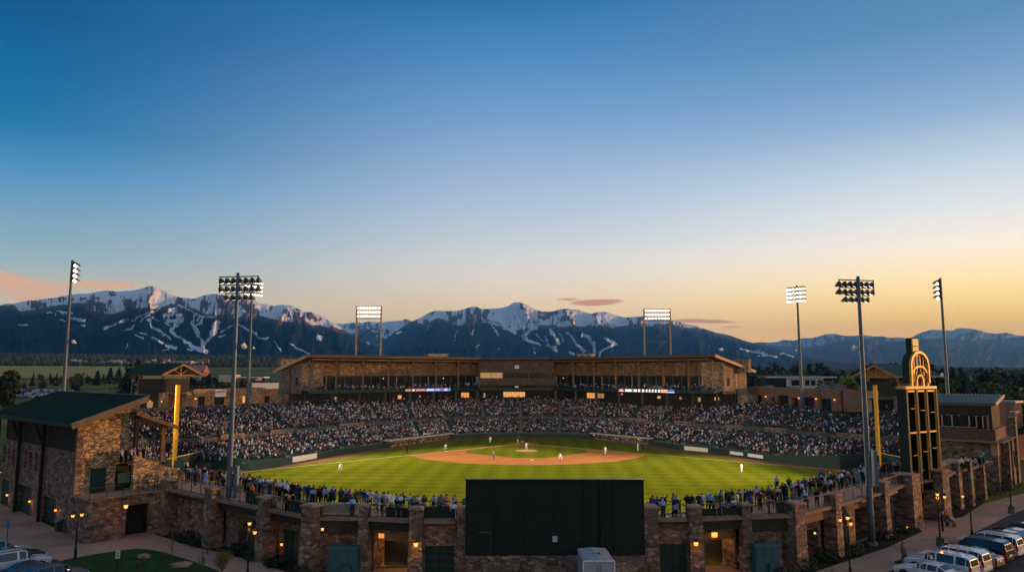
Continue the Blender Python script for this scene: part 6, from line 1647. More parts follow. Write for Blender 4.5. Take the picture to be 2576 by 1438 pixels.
def car(kind, paint, label, group, pos, rz):
    S_ = SEC[kind]; Lc = S_[-1][0]
    t_ = empty('parked_car', pos, rz, label, 'car', group)
    # cross section: sill, widest, waist, roof edge, roof middle
    mb = MB(); win = MB()
    vs = []; fs = []
    n = 8
    for (x, zs_, zw, zr_, hw_, hr) in S_:
        X = Lc / 2 - x
        vs += [(X, -hw_ * .94, zs_), (X, -hw_, zs_ + (zw - zs_) * .55), (X, -hw_ * .985, zw), (X, -hr, zr_), (X, hr, zr_), (X, hw_ * .985, zw), (X, hw_, zs_ + (zw - zs_) * .55), (X, hw_ * .94, zs_)]
    mi = []
    for i in range(len(S_) - 1):
        for k in range(n - 1):
            fs.append((i * n + k, i * n + k + 1, (i + 1) * n + k + 1, (i + 1) * n + k))
            dz = (S_[i][3] - S_[i][2]), (S_[i + 1][3] - S_[i + 1][2])
            side = k in (2, 4) and max(dz) > .3
            top = k == 3 and abs(S_[i][3] - S_[i + 1][3]) > .2
            mi.append(1 if (side or top) else 0)
    fs.append(tuple(range(n))); mi.append(0); fs.append(tuple((len(S_) - 1) * n + k for k in range(n - 1, -1, -1))); mi.append(0)
    # windows become their own mesh, slightly raised; the body keeps pillars by insetting
    bvs = vs; body = MB(); body.add(bvs, [f for f, q in zip(fs, mi)])
    bo = body.build('body', paint, t_)
    bm = bmesh.new(); bm.from_mesh(bo.data)
    bmesh.ops.recalc_face_normals(bm, faces=bm.faces)
    bm.to_mesh(bo.data); bm.free()
    md = bo.modifiers.new('bevel', 'BEVEL'); md.width = .05; md.segments = 2; md.limit_method = 'ANGLE'; md.angle_limit = R(25)
    for f, q in zip(fs, mi):
        if not q: continue
        c = [Vector(vs[k]) for k in f]; ctr_ = sum(c, Vector()) / 4
        nn = (c[1] - c[0]).cross(c[2] - c[0])
        if nn.length < 1e-4: nn = (c[2] - c[0]).cross(c[3] - c[0])
        nn.normalize()
        if nn.dot(ctr_ - Vector((0, 0, .8))) < 0: nn = -nn
        ins = [ctr_ + (p - ctr_) * .86 + nn * .012 for p in c]
        win.add(ins, [(0, 1, 2, 3)])
    w_ = win.build('windows', M_GLASS, t_)
    r = .38 if kind == 'suv' else .33
    for x in (Lc / 2 - .95, -Lc / 2 + 1.0):
        for s in (-1, 1):
            mb = MB(); mb.tube([(x, s * (S_[4][4] - .10), r), (x, s * (S_[4][4] + .005), r)], [r * 1.22, r * 1.2], 16); mb.build('wheel_arch', M_TRIM, t_)
            tyre(t_, x, s * (S_[4][4] - .10), r)
    zf, zb_ = S_[1][2], S_[-2][2]
    for s in (-1, 1):
        mb = MB(); y = s * (S_[1][4] - .22); mb.box(Lc / 2 - .18, Lc / 2 - .03, y - .18, y + .18, zf - .26, zf - .08); mb.build('headlight', M_HEAD, t_)
        mb = MB(); y = s * (S_[-1][4] - .02); mb.box(-Lc / 2 - .02, -Lc / 2 + .22, y - .1, y + .06, zb_ - .42, zb_ - .02); mb.build('taillight', M_TAIL, t_)
        mb = MB(); xm = Lc / 2 - S_[3][0] - .35; y = s * (S_[4][4] + .1); mb.box(xm - .08, xm + .08, y - .1, y + .1, S_[3][2] + .02, S_[3][2] + .2); mb.build('wing_mirror', paint, t_)
        if kind == 'suv': mb = MB(); mb.beam((Lc / 2 - 2.4, s * .66, 1.92), (-Lc / 2 + .7, s * .66, 1.90), .04); mb.build('roof_rail', M_TRIM, t_)
    mb = MB(); mb.box(Lc / 2 - .14, Lc / 2 + .02, -.8, .8, .28, .48); mb.build('front_bumper', M_TRIM, t_)
    mb = MB(); mb.box(-Lc / 2 - .03, -Lc / 2 + .12, -.85, .85, .32, .56); mb.build('rear_bumper', paint if kind == 'suv' else M_TRIM, t_)
    mb = MB(); mb.box(-Lc / 2 - .045, -Lc / 2 - .031, -.25, .25, .62, .76); mb.build('number_plate', M_WHITE, t_)
    return t_
def paint(name, c): return mat(name, c, .28, .15, var=.04, coat=.6)
P_W, P_K, P_S, P_G, P_GR, P_TN = paint('white_car_paint', (.62, .64, .66)), paint('black_car_paint', (.012, .013, .016)), paint('silver_car_paint', (.32, .35, .38)), paint('dark_green_car_paint', (.06, .09, .09)), paint('grey_car_paint', (.10, .11, .13)), paint('light_blue_car_paint', (.35, .45, .52))
hr_ = math.atan2(.79, -.61)
gR = 'cars parked nose-in along the right footpath'
step = Vector((.755, .656, 0)) * 2.8; base = G(2428, 1416, ZG) - step * .9
for k, (kind, pt, lab) in {-2: ('sedan', P_W, 'white saloon at the lower edge, lowest of the right-hand row'), -1: ('suv', P_W, 'white off-road car second from the bottom of the right row'), 0: ('suv', P_W, 'big white off-road car with black windows before the silver saloon'),
                           1: ('sedan', P_S, 'silver-green saloon between white and black off-road cars'), 2: ('suv', P_K, 'black off-road car in the middle of the right row'), 3.1: ('suv', P_W, 'white off-road car just behind the black one'),
                           4.2: ('crossover', P_K, 'black car with blue reflections behind the white off-road car'), 5.3: ('sedan', P_S, 'silver car at the right edge beyond the walkway'), 6.3: ('crossover', P_K, 'black car farthest up the right row')}.items():
    p = base + step * k; p = p + Vector((-.61, .79, 0)) * (-.3 if k == 1 else 0)
    car(kind, pt, lab, gR, p, hr_)
gL = 'cars parked along the left edge'
hl_ = math.atan2(.79, .61)
for (px, py, kind, pt, lab) in ((66, 1392, 'crossover', P_S, 'silver hatchback farthest back in the left corner'), (106, 1404, 'sedan', P_K, 'black saloon behind the white off-road car, left corner'), (120, 1424, 'suv', P_W, 'white off-road car in the lower left corner'), (165, 1440, 'sedan', P_K, 'black saloon in front of the white off-road car, left corner'), (212, 1456, 'crossover', P_GR, 'dark grey car at the lower edge, left corner')):
    f = G(px, py, ZG); Lc = SEC[kind][-1][0]
    car(kind, pt, lab, gL, f - Vector((.61, .79, 0)) * (Lc / 2), hl_)
# distant car parks: simple bodies, too small to show parts
def small_car(pt, label, group, pos, rz):
    mb = MB(); L_ = 4.6
    pr_ = [(-2.3, .3), (-2.3, .95), (-1.9, 1.05), (-1.5, 1.5), (.2, 1.52), (.9, 1.0), (2.1, .85), (2.3, .55), (2.3, .3)]
    n = len(pr_); vs = [(x, -.88, z) for x, z in pr_] + [(x, .88, z) for x, z in pr_]
    for k in (3, 4):
        for o_ in (0, n): x, y, z = vs[k + o_]; vs[k + o_] = (x, y * .8, z)
    mb.add(vs, [tuple(range(n - 1, -1, -1)), tuple(range(n, 2 * n))] + [(i, (i + 1) % n, n + (i + 1) % n, n + i) for i in range(n)], 0)
    mb.box(-1.75, .55, -.81, .81, 1.08, 1.42, 1)
    for x in (-1.4, 1.45):
        for s in (-1, 1): mb.tube([(x, s * .85 - .1, .33), (x, s * .85 + .1, .33)], .33, 8, 1)
    o = mb.build('parked_car', [pt, M_BLACK]); o.location = pos; o.rotation_euler = (0, 0, rz)
    return tag(o, label, 'car', group)
protos = {}
random.seed(11)
paints = [('white', P_W), ('silver', P_S), ('dark blue', paint('dark_blue_car_paint', (.03, .06, .16))), ('black', P_K), ('grey', P_GR), ('pale blue', P_TN)]
def lot(pts, label, group, rz):
    for i, (x, y) in enumerate(pts):
        cn_, pt = paints[random.choice([0, 0, 1, 1, 2, 2, 3, 4, 5])]
        z = float(terr(np.array(x), np.array(y)))
        if cn_ in protos:
            o = protos[cn_].copy(); COL.objects.link(o); o.location = (x, y, z); o.rotation_euler = (0, 0, rz + random.uniform(-.05, .05))
        else:
            o = small_car(pt, '', group, (x, y, z), rz); protos[cn_] = o
        o['label'] = label.format(cn_); o['group'] = group
        o['category'] = 'car'
ptsL = [(XA(px, Y_), Y_) for Y_ in (470, 492, 515, 545, 575) for px in range(-6, 132 + int((Y_ - 470) * .5), 9) if not 31 < px < 56]
lot(ptsL, '{} car in the distant car park above the clubhouse roof', 'cars in the distant left car park', 1.2)
ptsR = [(XA(px, Y_), Y_) for Y_ in (300, 318) for px in range(2530, 2600, 14)] + [(XA(px, Y_), Y_) for Y_ in (182, 190) for px in range(2538, 2610, 22)]
lot(ptsR, '{} car in the car park at the right edge behind the building', 'cars in the distant right car park', 1.4)
sheet('distant_car_park_asphalt', [[(-370, 455), (-265, 455), (-240, 600), (-480, 600)]], 3.1, M_ASPH)
bpy.context.view_layer.update()
# ============================================================ people
# material slots of every body: 0 skin, 1 hair or cap, 2 shirt, 3 trousers, 4 shoes, 5 eyes
M_SKINS = [mat('skin_%s' % n, c, .6, var=.05) for n, c in (('fair', (.52, .30, .21)), ('tan', (.38, .21, .13)), ('brown', (.17, .085, .05)))]
M_EYE = M_BLACK
def body_mesh(name, J, sleeves=True, shorts=False, cap=False, skirt=False, bulk=1.0):
    """one continuous skinned body from a posed set of joints"""
    V, E_, Rd = [], [], []
    idx = {}
    def v(k, p, r):
        idx[k] = len(V); V.append(p); Rd.append(r); return idx[k]
    def e(a, b_): E_.append((idx[a], idx[b_]))
    B = bulk
    v('pel', J['pel'], .135 * B); v('waist', J['waist'], .125 * B); v('chest', J['chest'], .15 * B); v('neck0', J['neck'], .07); v('neck1', tuple(Vector(J['neck']).lerp(Vector(J['head']), .45)), .055)
    v('head', J['head'], .092); v('crown', J['crown'], .075)
    e('pel', 'waist'); e('waist', 'chest'); e('chest', 'neck0'); e('neck0', 'neck1'); e('neck1', 'head'); e('head', 'crown')
    for s in 'lr':
        v('sh' + s, J['sh' + s], .068 * B); v('el' + s, J['el' + s], .046); v('wr' + s, J['wr' + s], .031); v('pa' + s, J['pa' + s], .036)
        e('neck0' if False else 'chest', 'sh' + s); e('sh' + s, 'el' + s); e('el' + s, 'wr' + s); e('wr' + s, 'pa' + s)
        v('hp' + s, J['hp' + s], .095 * B); v('kn' + s, J['kn' + s], .062); v('an' + s, J['an' + s], .042); v('to' + s, J['to' + s], .038)
        e('pel', 'hp' + s); e('hp' + s, 'kn' + s); e('kn' + s, 'an' + s); e('an' + s, 'to' + s)
    me = bpy.data.meshes.new('tmp_body'); me.from_pydata(V, E_, [])
    o = bpy.data.objects.new('tmp_body', me); COL.objects.link(o)
    md = o.modifiers.new('skin', 'SKIN'); md.use_smooth_shade = True
    for i, r in enumerate(Rd):
        k = [q for q in idx if idx[q] == i][0]
        fx = 1.25 if k in ('pel', 'waist', 'chest') else 1.0
        me.skin_vertices[0].data[i].radius = (r * fx, r / (1.1 if fx > 1 else 1))
    me.skin_vertices[0].data[0].use_root = True
    ss = o.modifiers.new('sub', 'SUBSURF'); ss.levels = 1; ss.render_levels = 1
    dg = bpy.context.evaluated_depsgraph_get()
    ev = o.evaluated_get(dg); bm_ = bpy.data.meshes.new_from_object(ev)
    bpy.data.objects.remove(o); 
    vs = [tuple(q.co) for q in bm_.vertices]; fs = [tuple(p.vertices) for p in bm_.polygons]
    # nearest bone decides the clothing
    bones = [('pel', 'waist', 3), ('waist', 'chest', 2), ('chest', 'neck0', 2), ('neck1', 'head', 0), ('head', 'crown', 1)]
    for s in 'lr': bones += [('chest', 'sh' + s, 2), ('sh' + s, 'el' + s, 2), ('el' + s, 'wr' + s, 2 if sleeves else 0), ('wr' + s, 'pa' + s, 0), ('pel', 'hp' + s, 3), ('hp' + s, 'kn' + s, 3), ('kn' + s, 'an' + s, 0 if shorts else 3), ('an' + s, 'to' + s, 4)]
    mi = []
    H0, H1 = Vector(J['head']), Vector(J['crown'])
    fw = Vector(J.get('fwd', (0, 1, 0))).normalized()
    for f in fs:
        c = sum((Vector(vs[k]) for k in f), Vector()) / len(f)
        best, bm2 = 9, 2
        for a, b_, m_ in bones:
            A, B_ = Vector(V[idx[a]]), Vector(V[idx[b_]]); d = B_ - A
            t = max(0, min(1, (c - A).dot(d) / (d.length_squared + 1e-9))); q = (c - A - d * t).length
            if q < best: best, bm2 = q, m_
        if bm2 in (0, 1) and (c - H0).length < .2:
            up = (c - H0).dot((H1 - H0).normalized()); fr_ = (c - H0).dot(fw)
            bm2 = 1 if (up > .045 or (fr_ < .01 and up > -.07)) else 0
        mi.append(bm2)
    mb = MB(); mb.add(vs, fs); mb.m = mi
    # face: nose, ears, eyes, mouth; cap peak
    up = (H1 - H0).normalized(); sd_ = fw.cross(up).normalized()
    def fp(a, b_, c): return H0 + sd_ * a + fw * b_ + up * c
    mb.add([fp(-.014, .085, -.02), fp(.014, .085, -.02), fp(0, .118, -.03), fp(0, .088, .025)], [(0, 1, 2), (0, 2, 3), (1, 3, 2)], 0)
    for s in (-1, 1):
        mb.add([fp(s * .03 - .012, .088, .022), fp(s * .03 + .012, .088, .022), fp(s * .03 + .012, .087, .034), fp(s * .03 - .012, .087, .034)], [(0, 1, 2, 3)], 5)
        mb.add([fp(s * .085, .0, -.02), fp(s * .102, -.01, .0), fp(s * .1, -.01, .03), fp(s * .085, .01, .03)], [(0, 1, 2, 3)], 0)
    mb.add([fp(-.022, .086, -.048), fp(.022, .086, -.048), fp(.018, .084, -.056), fp(-.018, .084, -.056)], [(0, 1, 2, 3)], 1)
    if cap: mb.add([fp(-.07, .07, .05), fp(.07, .07, .05), fp(.05, .155, .035), fp(-.05, .155, .035), fp(-.07, .07, .062), fp(.07, .07, .062), fp(.05, .155, .045), fp(-.05, .155, .045)], [(0, 1, 2, 3), (4, 5, 6, 7), (2, 3, 7, 6)], 1)
    # hands: thumb and four fingers, slightly curled
    for s, sg in (('l', -1), ('r', 1)):
        w_, p_ = Vector(J['wr' + s]), Vector(J['pa' + s]); d = (p_ - w_).normalized()
        ax = Vector((0, 1, 0)) if abs(d.y) < .8 else Vector((1, 0, 0))
        acr = (ax - d * ax.dot(d)).normalized(); pn = d.cross(acr) * sg
        for k, L_ in enumerate((.068, .078, .073, .058)):
            r0 = p_ + acr * (.026 - k * .0175) + d * .02
            mb.tube([r0, r0 + d * L_ * .5 + pn * -.006, r0 + d * L_ * .9 + pn * -.026], [.0095, .0088, .0068], 5, 0)
        r0 = w_.lerp(p_, .55) + acr * .03; mb.tube([r0, r0 + acr * .028 + d * .025, r0 + acr * .036 + d * .055], [.011, .010, .007], 5, 0)
    if skirt:
        c = Vector(J['pel']); pts = [c + Vector((0, 0, .08)), c + Vector((0, 0, -.45))]; mb.tube(pts, [.16, .30], 10, 2)
    me = bpy.data.meshes.new(name); me.from_pydata(mb.v, [], mb.f)
    for k in range(6): me.materials.append(None)
    me.polygons.foreach_set('material_index', mb.m); me.polygons.foreach_set('use_smooth', [True] * len(me.polygons)); me.update()
    bm = bmesh.new(); bm.from_mesh(me); bmesh.ops.recalc_face_normals(bm, faces=bm.faces); bm.to_mesh(me); bm.free()
    bpy.data.meshes.remove(bm_)
    return me
def J0(**k):
    J = dict(pel=(0, 0, .98), waist=(0, 0, 1.14), chest=(0, 0, 1.36), neck=(0, 0, 1.47), head=(0, .015, 1.62), crown=(0, .0, 1.70),
             shl=(-.19, 0, 1.42), shr=(.19, 0, 1.42), ell=(-.25, -.02, 1.15), elr=(.25, -.02, 1.15), wrl=(-.24, .06, .92), wrr=(.24, .06, .92), pal=(-.235, .085, .85), par=(.235, .085, .85),
             hpl=(-.095, 0, .90), hpr=(.095, 0, .90), knl=(-.11, .02, .50), knr=(.11, .02, .50), anl=(-.12, -.01, .09), anr=(.12, -.01, .09), tol=(-.14, .14, .04), tor=(.14, .14, .04))
    J.update(k); return J
POSES = {
 'standing': J0(),
 'leaning': J0(waist=(0, .05, 1.13), chest=(0, .16, 1.32), neck=(0, .21, 1.42), head=(0, .28, 1.56), crown=(0, .29, 1.64), shl=(-.19, .18, 1.37), shr=(.19, .18, 1.37), ell=(-.27, .34, 1.16), elr=(.27, .34, 1.16), wrl=(-.12, .50, 1.14), wrr=(.12, .50, 1.14), pal=(-.05, .53, 1.14), par=(.05, .53, 1.15)),
 'arms_folded': J0(ell=(-.26, .04, 1.16), elr=(.26, .04, 1.16), wrl=(-.02, .2, 1.2), wrr=(.02, .22, 1.15), pal=(.06, .2, 1.2), par=(-.06, .22, 1.15)),
 'arm_raised': J0(elr=(.30, .14, 1.52), wrr=(.24, .24, 1.74), par=(.22, .25, 1.81), ell=(-.27, .0, 1.16), wrl=(-.2, .18, 1.0), pal=(-.17, .22, .95)),
 'hand_on_hip': J0(elr=(.40, -.04, 1.18), wrr=(.20, .04, 1.04), par=(.15, .06, 1.02), hpl=(-.10, 0, .9), knl=(-.14, .03, .5), anl=(-.18, .0, .09), tol=(-.22, .14, .04)),
 'seated': J0(pel=(0, 0, .55), waist=(0, .0, .70), chest=(0, .03, .93), neck=(0, .05, 1.04), head=(0, .08, 1.19), crown=(0, .07, 1.27), shl=(-.19, .03, .99), shr=(.19, .03, .99), ell=(-.26, .08, .74), elr=(.26, .08, .74), wrl=(-.17, .28, .68), wrr=(.17, .28, .68), pal=(-.13, .34, .67), par=(.13, .34, .67), hpl=(-.1, .05, .52), hpr=(.1, .05, .52), knl=(-.14, .44, .50), knr=(.14, .44, .50), anl=(-.14, .46, .09), anr=(.14, .46, .09), tol=(-.15, .60, .04), tor=(.15, .60, .04)),
 'fielder_ready': J0(pel=(0, -.18, .76), waist=(0, -.08, .88), chest=(0, .14, 1.03), neck=(0, .22, 1.12), head=(0, .32, 1.23), crown=(0, .31, 1.31), shl=(-.19, .16, 1.06), shr=(.19, .16, 1.06), ell=(-.30, .26, .82), elr=(.30, .26, .82), wrl=(-.22, .40, .64), wrr=(.22, .38, .62), pal=(-.2, .44, .57), par=(.2, .42, .56), hpl=(-.12, -.14, .72), hpr=(.12, -.14, .72), knl=(-.26, .10, .44), knr=(.26, .10, .44), anl=(-.34, -.06, .09), anr=(.34, -.06, .09), tol=(-.4, .08, .04), tor=(.4, .08, .04)),
 'pitcher': J0(pel=(0, .05, .92), chest=(.02, .12, 1.30), waist=(0, .08, 1.08), neck=(.02, .15, 1.40), head=(.02, .18, 1.55), crown=(.02, .17, 1.63), shl=(-.17, .18, 1.36), shr=(.2, .06, 1.38), elr=(.40, -.16, 1.44), wrr=(.36, -.26, 1.66), par=(.35, -.28, 1.73), ell=(-.24, .42, 1.22), wrl=(-.14, .60, 1.30), pal=(-.12, .66, 1.32), hpl=(-.1, .1, .86), hpr=(.1, 0, .86), knl=(-.13, .46, .60), anl=(-.14, .56, .14), tol=(-.14, .70, .10), knr=(.12, -.22, .48), anr=(.14, -.55, .10), tor=(.16, -.44, .04)),
 'catcher': J0(pel=(0, -.1, .38), waist=(0, -.04, .54), chest=(0, .04, .75), neck=(0, .08, .85), head=(0, .12, .99), crown=(0, .11, 1.07), shl=(-.19, .05, .80), shr=(.19, .05, .80), ell=(-.26, .24, .62), elr=(.26, .12, .58), wrl=(-.12, .46, .66), wrr=(.24, .20, .40), pal=(-.09, .52, .68), par=(.24, .24, .34), hpl=(-.12, -.06, .36), hpr=(.12, -.06, .36), knl=(-.34, .30, .44), knr=(.34, .30, .44), anl=(-.26, .0, .10), anr=(.26, .0, .10), tol=(-.34, .13, .04), tor=(.34, .13, .04)),
 'batting': J0(pel=(0, 0, .88), waist=(0, .02, 1.04), chest=(0, .08, 1.24), neck=(0, .1, 1.36), head=(0.02, .12, 1.50), crown=(.02, .11, 1.58), shl=(-.18, .1, 1.30), shr=(.18, .06, 1.32), ell=(-.10, .36, 1.26), elr=(.36, .12, 1.34), wrl=(.16, .30, 1.42), wrr=(.2, .24, 1.48), pal=(.18, .27, 1.47), par=(.2, .22, 1.54), hpl=(-.12, 0, .83), hpr=(.12, 0, .83), knl=(-.26, .1, .46), knr=(.26, .1, .46), anl=(-.36, .0, .09), anr=(.36, .0, .09), tol=(-.38, .16, .04), tor=(.38, .16, .04)),
}
BODY = {}
for p_ in ('standing', 'leaning', 'arms_folded', 'arm_raised', 'hand_on_hip', 'seated'):
    for sl in (True, False): BODY[(p_, sl)] = body_mesh('body_' + p_, POSES[p_], sleeves=sl, cap=sl, bulk=1.06 if sl else .98)
BODY[('dress', False)] = body_mesh('body_dress', POSES['standing'], sleeves=False, skirt=True, shorts=True, bulk=.94)
for p_ in ('fielder_ready', 'pitcher', 'catcher', 'batting'): BODY[(p_, True)] = body_mesh('body_' + p_, POSES[p_], sleeves=True, cap=True, bulk=1.02)
CLOTH = {}
def cloth(name, c):
    if name not in CLOTH: CLOTH[name] = mat('cloth_' + name.replace(' ', '_'), c, .9, var=.12, scale=5)
    return CLOTH[name]
SHIRT = {'black': (.014, .014, .016), 'white': (.62, .62, .64), 'light blue': (.22, .36, .62), 'navy blue': (.02, .03, .09), 'dark red': (.18, .015, .02), 'grey': (.16, .16, .17), 'charcoal': (.04, .04, .045), 'royal blue': (.02, .07, .35), 'olive green': (.06, .065, .03), 'pale yellow': (.5, .42, .2), 'orange': (.6, .2, .04), 'maroon': (.08, .015, .015), 'dark green': (.015, .05, .03), 'pink': (.5, .2, .22), 'cream': (.5, .42, .32), 'lavender': (.34, .34, .62), 'teal': (.03, .2, .22), 'brown': (.09, .05, .03)}
PANTS = {'black': (.012, .012, .014), 'dark blue': (.02, .035, .08), 'grey': (.10, .10, .11), 'khaki': (.25, .2, .13), 'brown': (.07, .045, .03)}
HAIR = {'dark hair': (.012, .009, .007), 'brown hair': (.06, .032, .018), 'fair hair': (.35, .22, .10), 'white cap': (.65, .65, .65), 'black cap': (.01, .01, .012), 'red cap': (.3, .02, .02), 'blue cap': (.03, .08, .3), 'grey hair': (.3, .29, .28)}
def person(pose, sleeves, loc, rz, shirt, pants, hair, skin, label, group=None, scale=1.0, shoes=None, extra=None):
    key = (pose, sleeves) if (pose, sleeves) in BODY else (pose, not sleeves)
    o = bpy.data.objects.new('person', BODY[key]); COL.objects.link(o)
    ms = [M_SKINS[skin], cloth('hair ' + hair, HAIR[hair]), cloth('shirt ' + shirt, SHIRT[shirt]), cloth('trousers ' + pants, PANTS[pants] if pants in PANTS else SHIRT[pants]), shoes or M_BLACK, M_EYE]
    for i, m_ in enumerate(ms): o.material_slots[i].link = 'OBJECT'; o.material_slots[i].material = m_
    o.location = loc; o.rotation_euler = (0, 0, rz); o.scale = (scale * 1.02, scale * 1.02, scale)
    return tag(o, label, 'person', group)
USED = set()
def look(rng, dark=.45):
    w = {'black': 20, 'white': 13, 'light blue': 15, 'navy blue': 9, 'dark red': 5, 'grey': 6, 'charcoal': 12, 'royal blue': 4, 'olive green': 3, 'pale yellow': 1, 'orange': 1, 'maroon': 6, 'dark green': 4, 'pink': 2, 'cream': 3, 'lavender': 7, 'teal': 3, 'brown': 5}
    return rng.choices(list(w), list(w.values()))[0], rng.choices(list(PANTS), [34, 26, 14, 12, 8])[0], rng.choices(list(HAIR), [30, 18, 9, 12, 16, 4, 5, 6])[0]
def place_words(p):
    x = pix(p[0], p[1], p[2])[0]
    names = [(560, 'near the clubhouse stairs'), (660, 'just right of the near left mast'), (780, 'above the third pillar from the left'), (900, 'left of the slim pillar'), (1040, 'above the left tunnel'), (1180, 'left of the green screen'),
             (1740, 'right of the green screen'), (1865, 'above the right tunnel'), (1990, 'above the right utility cabinet'), (2090, 'left of the right near mast'), (2240, 'just right of the near right mast'), (2340, 'behind the scoreboard legs'), (9999, 'below the street building')]
    for a, b_ in names:
        if x < a: return b_
rng = random.Random(42)
ICR = INNER
HAND = {'arm_raised': 'with one arm raised', 'arms_folded': 'with arms folded', 'leaning': 'leaning on the rail', 'standing': 'standing', 'hand_on_hip': 'with hand on hip', 'seated': 'seated', 'dress': 'in a dress'}
def add_person(x, y, z, rowname, pose=None, force=None, rz=None):
    pose = pose or rng.choices(['standing', 'leaning', 'arms_folded', 'arm_raised', 'hand_on_hip', 'dress'], [38, 22, 16, 5, 13, 4])[0]
    where = place_words((x, y, z))
    for _ in range(60):
        sh, pn, hr = force or look(rng)
        if pose == 'dress': lab = f'person in {sh} dress, {hr}, {rowname}, {where}'
        else: lab = f'person in {sh} top and {pn} trousers, {hr}, {HAND[pose]}, {rowname}, {where}'
        if force: break
        if (sh, pn, hr, where) not in USED: break
    n_ = len(lab.replace('-', ' ').split())
    if n_ > 16:
        lab = f'person in {sh} top, {pn} trousers, {hr}, {rowname}, {where}'
        if len(lab.replace('-', ' ').split()) > 16: lab = f'person in {sh} top, {pn} trousers, {hr}, {where}'
        if len(lab.replace('-', ' ').split()) > 16: lab = f'person in {sh} top, {hr}, {rowname}, {where}'
    while len(re.findall(r"[A-Za-z0-9']+", lab)) > 16: lab = lab.replace(', ' + lab.split(', ')[2], '', 1) if lab.count(', ') > 3 else f'person in {sh} top, {hr}, {where}'
    USED.add((sh, pn, hr, where))
    to = (HOME - Vector((x, y)))
    a = math.atan2(to.y, to.x) - math.pi / 2 if rz is None else rz
    return person(pose, rng.random() < .55, (x, y, z), a + rng.choice((-.9, -.3, -.1, 0, .15, .35, .8)) + rng.uniform(-.25, .25), sh, pn, hr, rng.choices([0, 1, 2], [6, 4, 1.4])[0], lab, 'spectators on the outfield walkway', rng.uniform(.93, 1.06))
def along_inner(s):
    for a, b_ in zip(ICR, ICR[1:]):
        a, b_ = Vector(a), Vector(b_); L_ = (b_ - a).length
        if s <= L_: d = (b_ - a) / L_; return a + d * s, Vector((d.y, -d.x))
        s -= L_
    return None, None
total = sum((Vector(b_) - Vector(a)).length for a, b_ in zip(ICR, ICR[1:]))
npl = 0
for row, (off_d, gap, nm) in enumerate(((.5, .64, 'at the inner rail'), (1.15, .98, 'second row'), (1.9, 2.0, 'third row'))):
    s = rng.uniform(.2, .8)
    while s < total - .3:
        p, nrm = along_inner(s)
        s += gap * rng.uniform(.75, 1.35)
        if p is None: break
        q = p + nrm * (off_d + rng.uniform(-.15, .2))
        px_ = pix(q.x, q.y, ZC + 1.0)[0]
        if 1185 < px_ < 1606: continue
        # crowd is deeper toward both corners
        if row == 2 and 1000 < px_ < 1850 and rng.random() < .6: continue
        if px_ > 2290 or px_ < 470: continue
        if (px_ > 2180 or px_ < 560) and row == 1: continue
        if q.x < -37 and q.y > 90 and rng.random() < .25: continue
        add_person(q.x, q.y, ZC, nm); npl += 1
for (px, py, pose, force, rn) in ((718, 1290, 'standing', ('black', 'black', 'white cap'), 'by the green banner'), (735, 1290, 'standing', ('black', 'grey', 'dark hair'), 'by the green banner'), (622, 1264, 'standing', ('black', 'black', 'dark hair'), 'at the outer railing'), (633, 1264, 'standing', ('orange', 'black', 'brown hair'), 'at the outer railing'),
                                  (885, 1303, 'standing', ('light blue', 'dark blue', 'dark hair'), 'at the outer railing'), (1140, 1312, 'hand_on_hip', ('white', 'dark blue', 'dark hair'), 'at the outer railing'), (1104, 1292, 'seated', ('light blue', 'black', 'white cap'), 'at a table'), (1064, 1293, 'seated', ('white', 'grey', 'grey hair'), 'at a table'),
                                  (1040, 1294, 'seated', ('dark red', 'black', 'black cap'), 'at a table'), (963, 1290, 'standing', ('light blue', 'black', 'brown hair'), 'at a table'), (1668, 1306, 'standing', ('light blue', 'dark blue', 'white cap'), 'at the outer railing'), (1700, 1304, 'seated', ('light blue', 'black', 'dark hair'), 'at a table'),
                                  (1790, 1290, 'leaning', ('light blue', 'grey', 'brown hair'), 'at a table'), (1822, 1294, 'seated', ('light blue', 'dark blue', 'dark hair'), 'at a table'), (1848, 1292, 'seated', ('white', 'black', 'dark hair'), 'at a table'), (1892, 1290, 'standing', ('royal blue', 'black', 'dark hair'), 'by the railing'),
                                  (2028, 1282, 'leaning', ('light blue', 'black', 'white cap'), 'at the outer railing'), (2056, 1276, 'standing', ('black', 'black', 'dark hair'), 'at the outer railing'), (560, 1242, 'standing', ('black', 'dark blue', 'dark hair'), 'at the outer railing'), (515, 1215, 'standing', ('teal', 'black', 'dark hair'), 'at the outer railing'),
                                  (468, 1192, 'standing', ('white', 'black', 'dark hair'), 'by the stair wall'), (444, 1197, 'seated', ('white', 'black', 'brown hair'), 'by the stair wall'), (2147, 1218, 'standing', ('black', 'black', 'dark hair'), 'on the paving'), (2170, 1200, 'standing', ('navy blue', 'black', 'blue cap'), 'on the paving'),
                                  (1955, 1240, 'standing', ('lavender', 'dark blue', 'grey hair'), 'on the paving'), (1985, 1232, 'seated', ('olive green', 'black', 'black cap'), 'on the paving'), (2040, 1222, 'seated', ('light blue', 'grey', 'brown hair'), 'on the paving'), (2066, 1224, 'standing', ('royal blue', 'black', 'dark hair'), 'on the paving')):
    g_ = G(px, py, ZC); add_person(g_.x, g_.y, ZC, rn, pose, force)
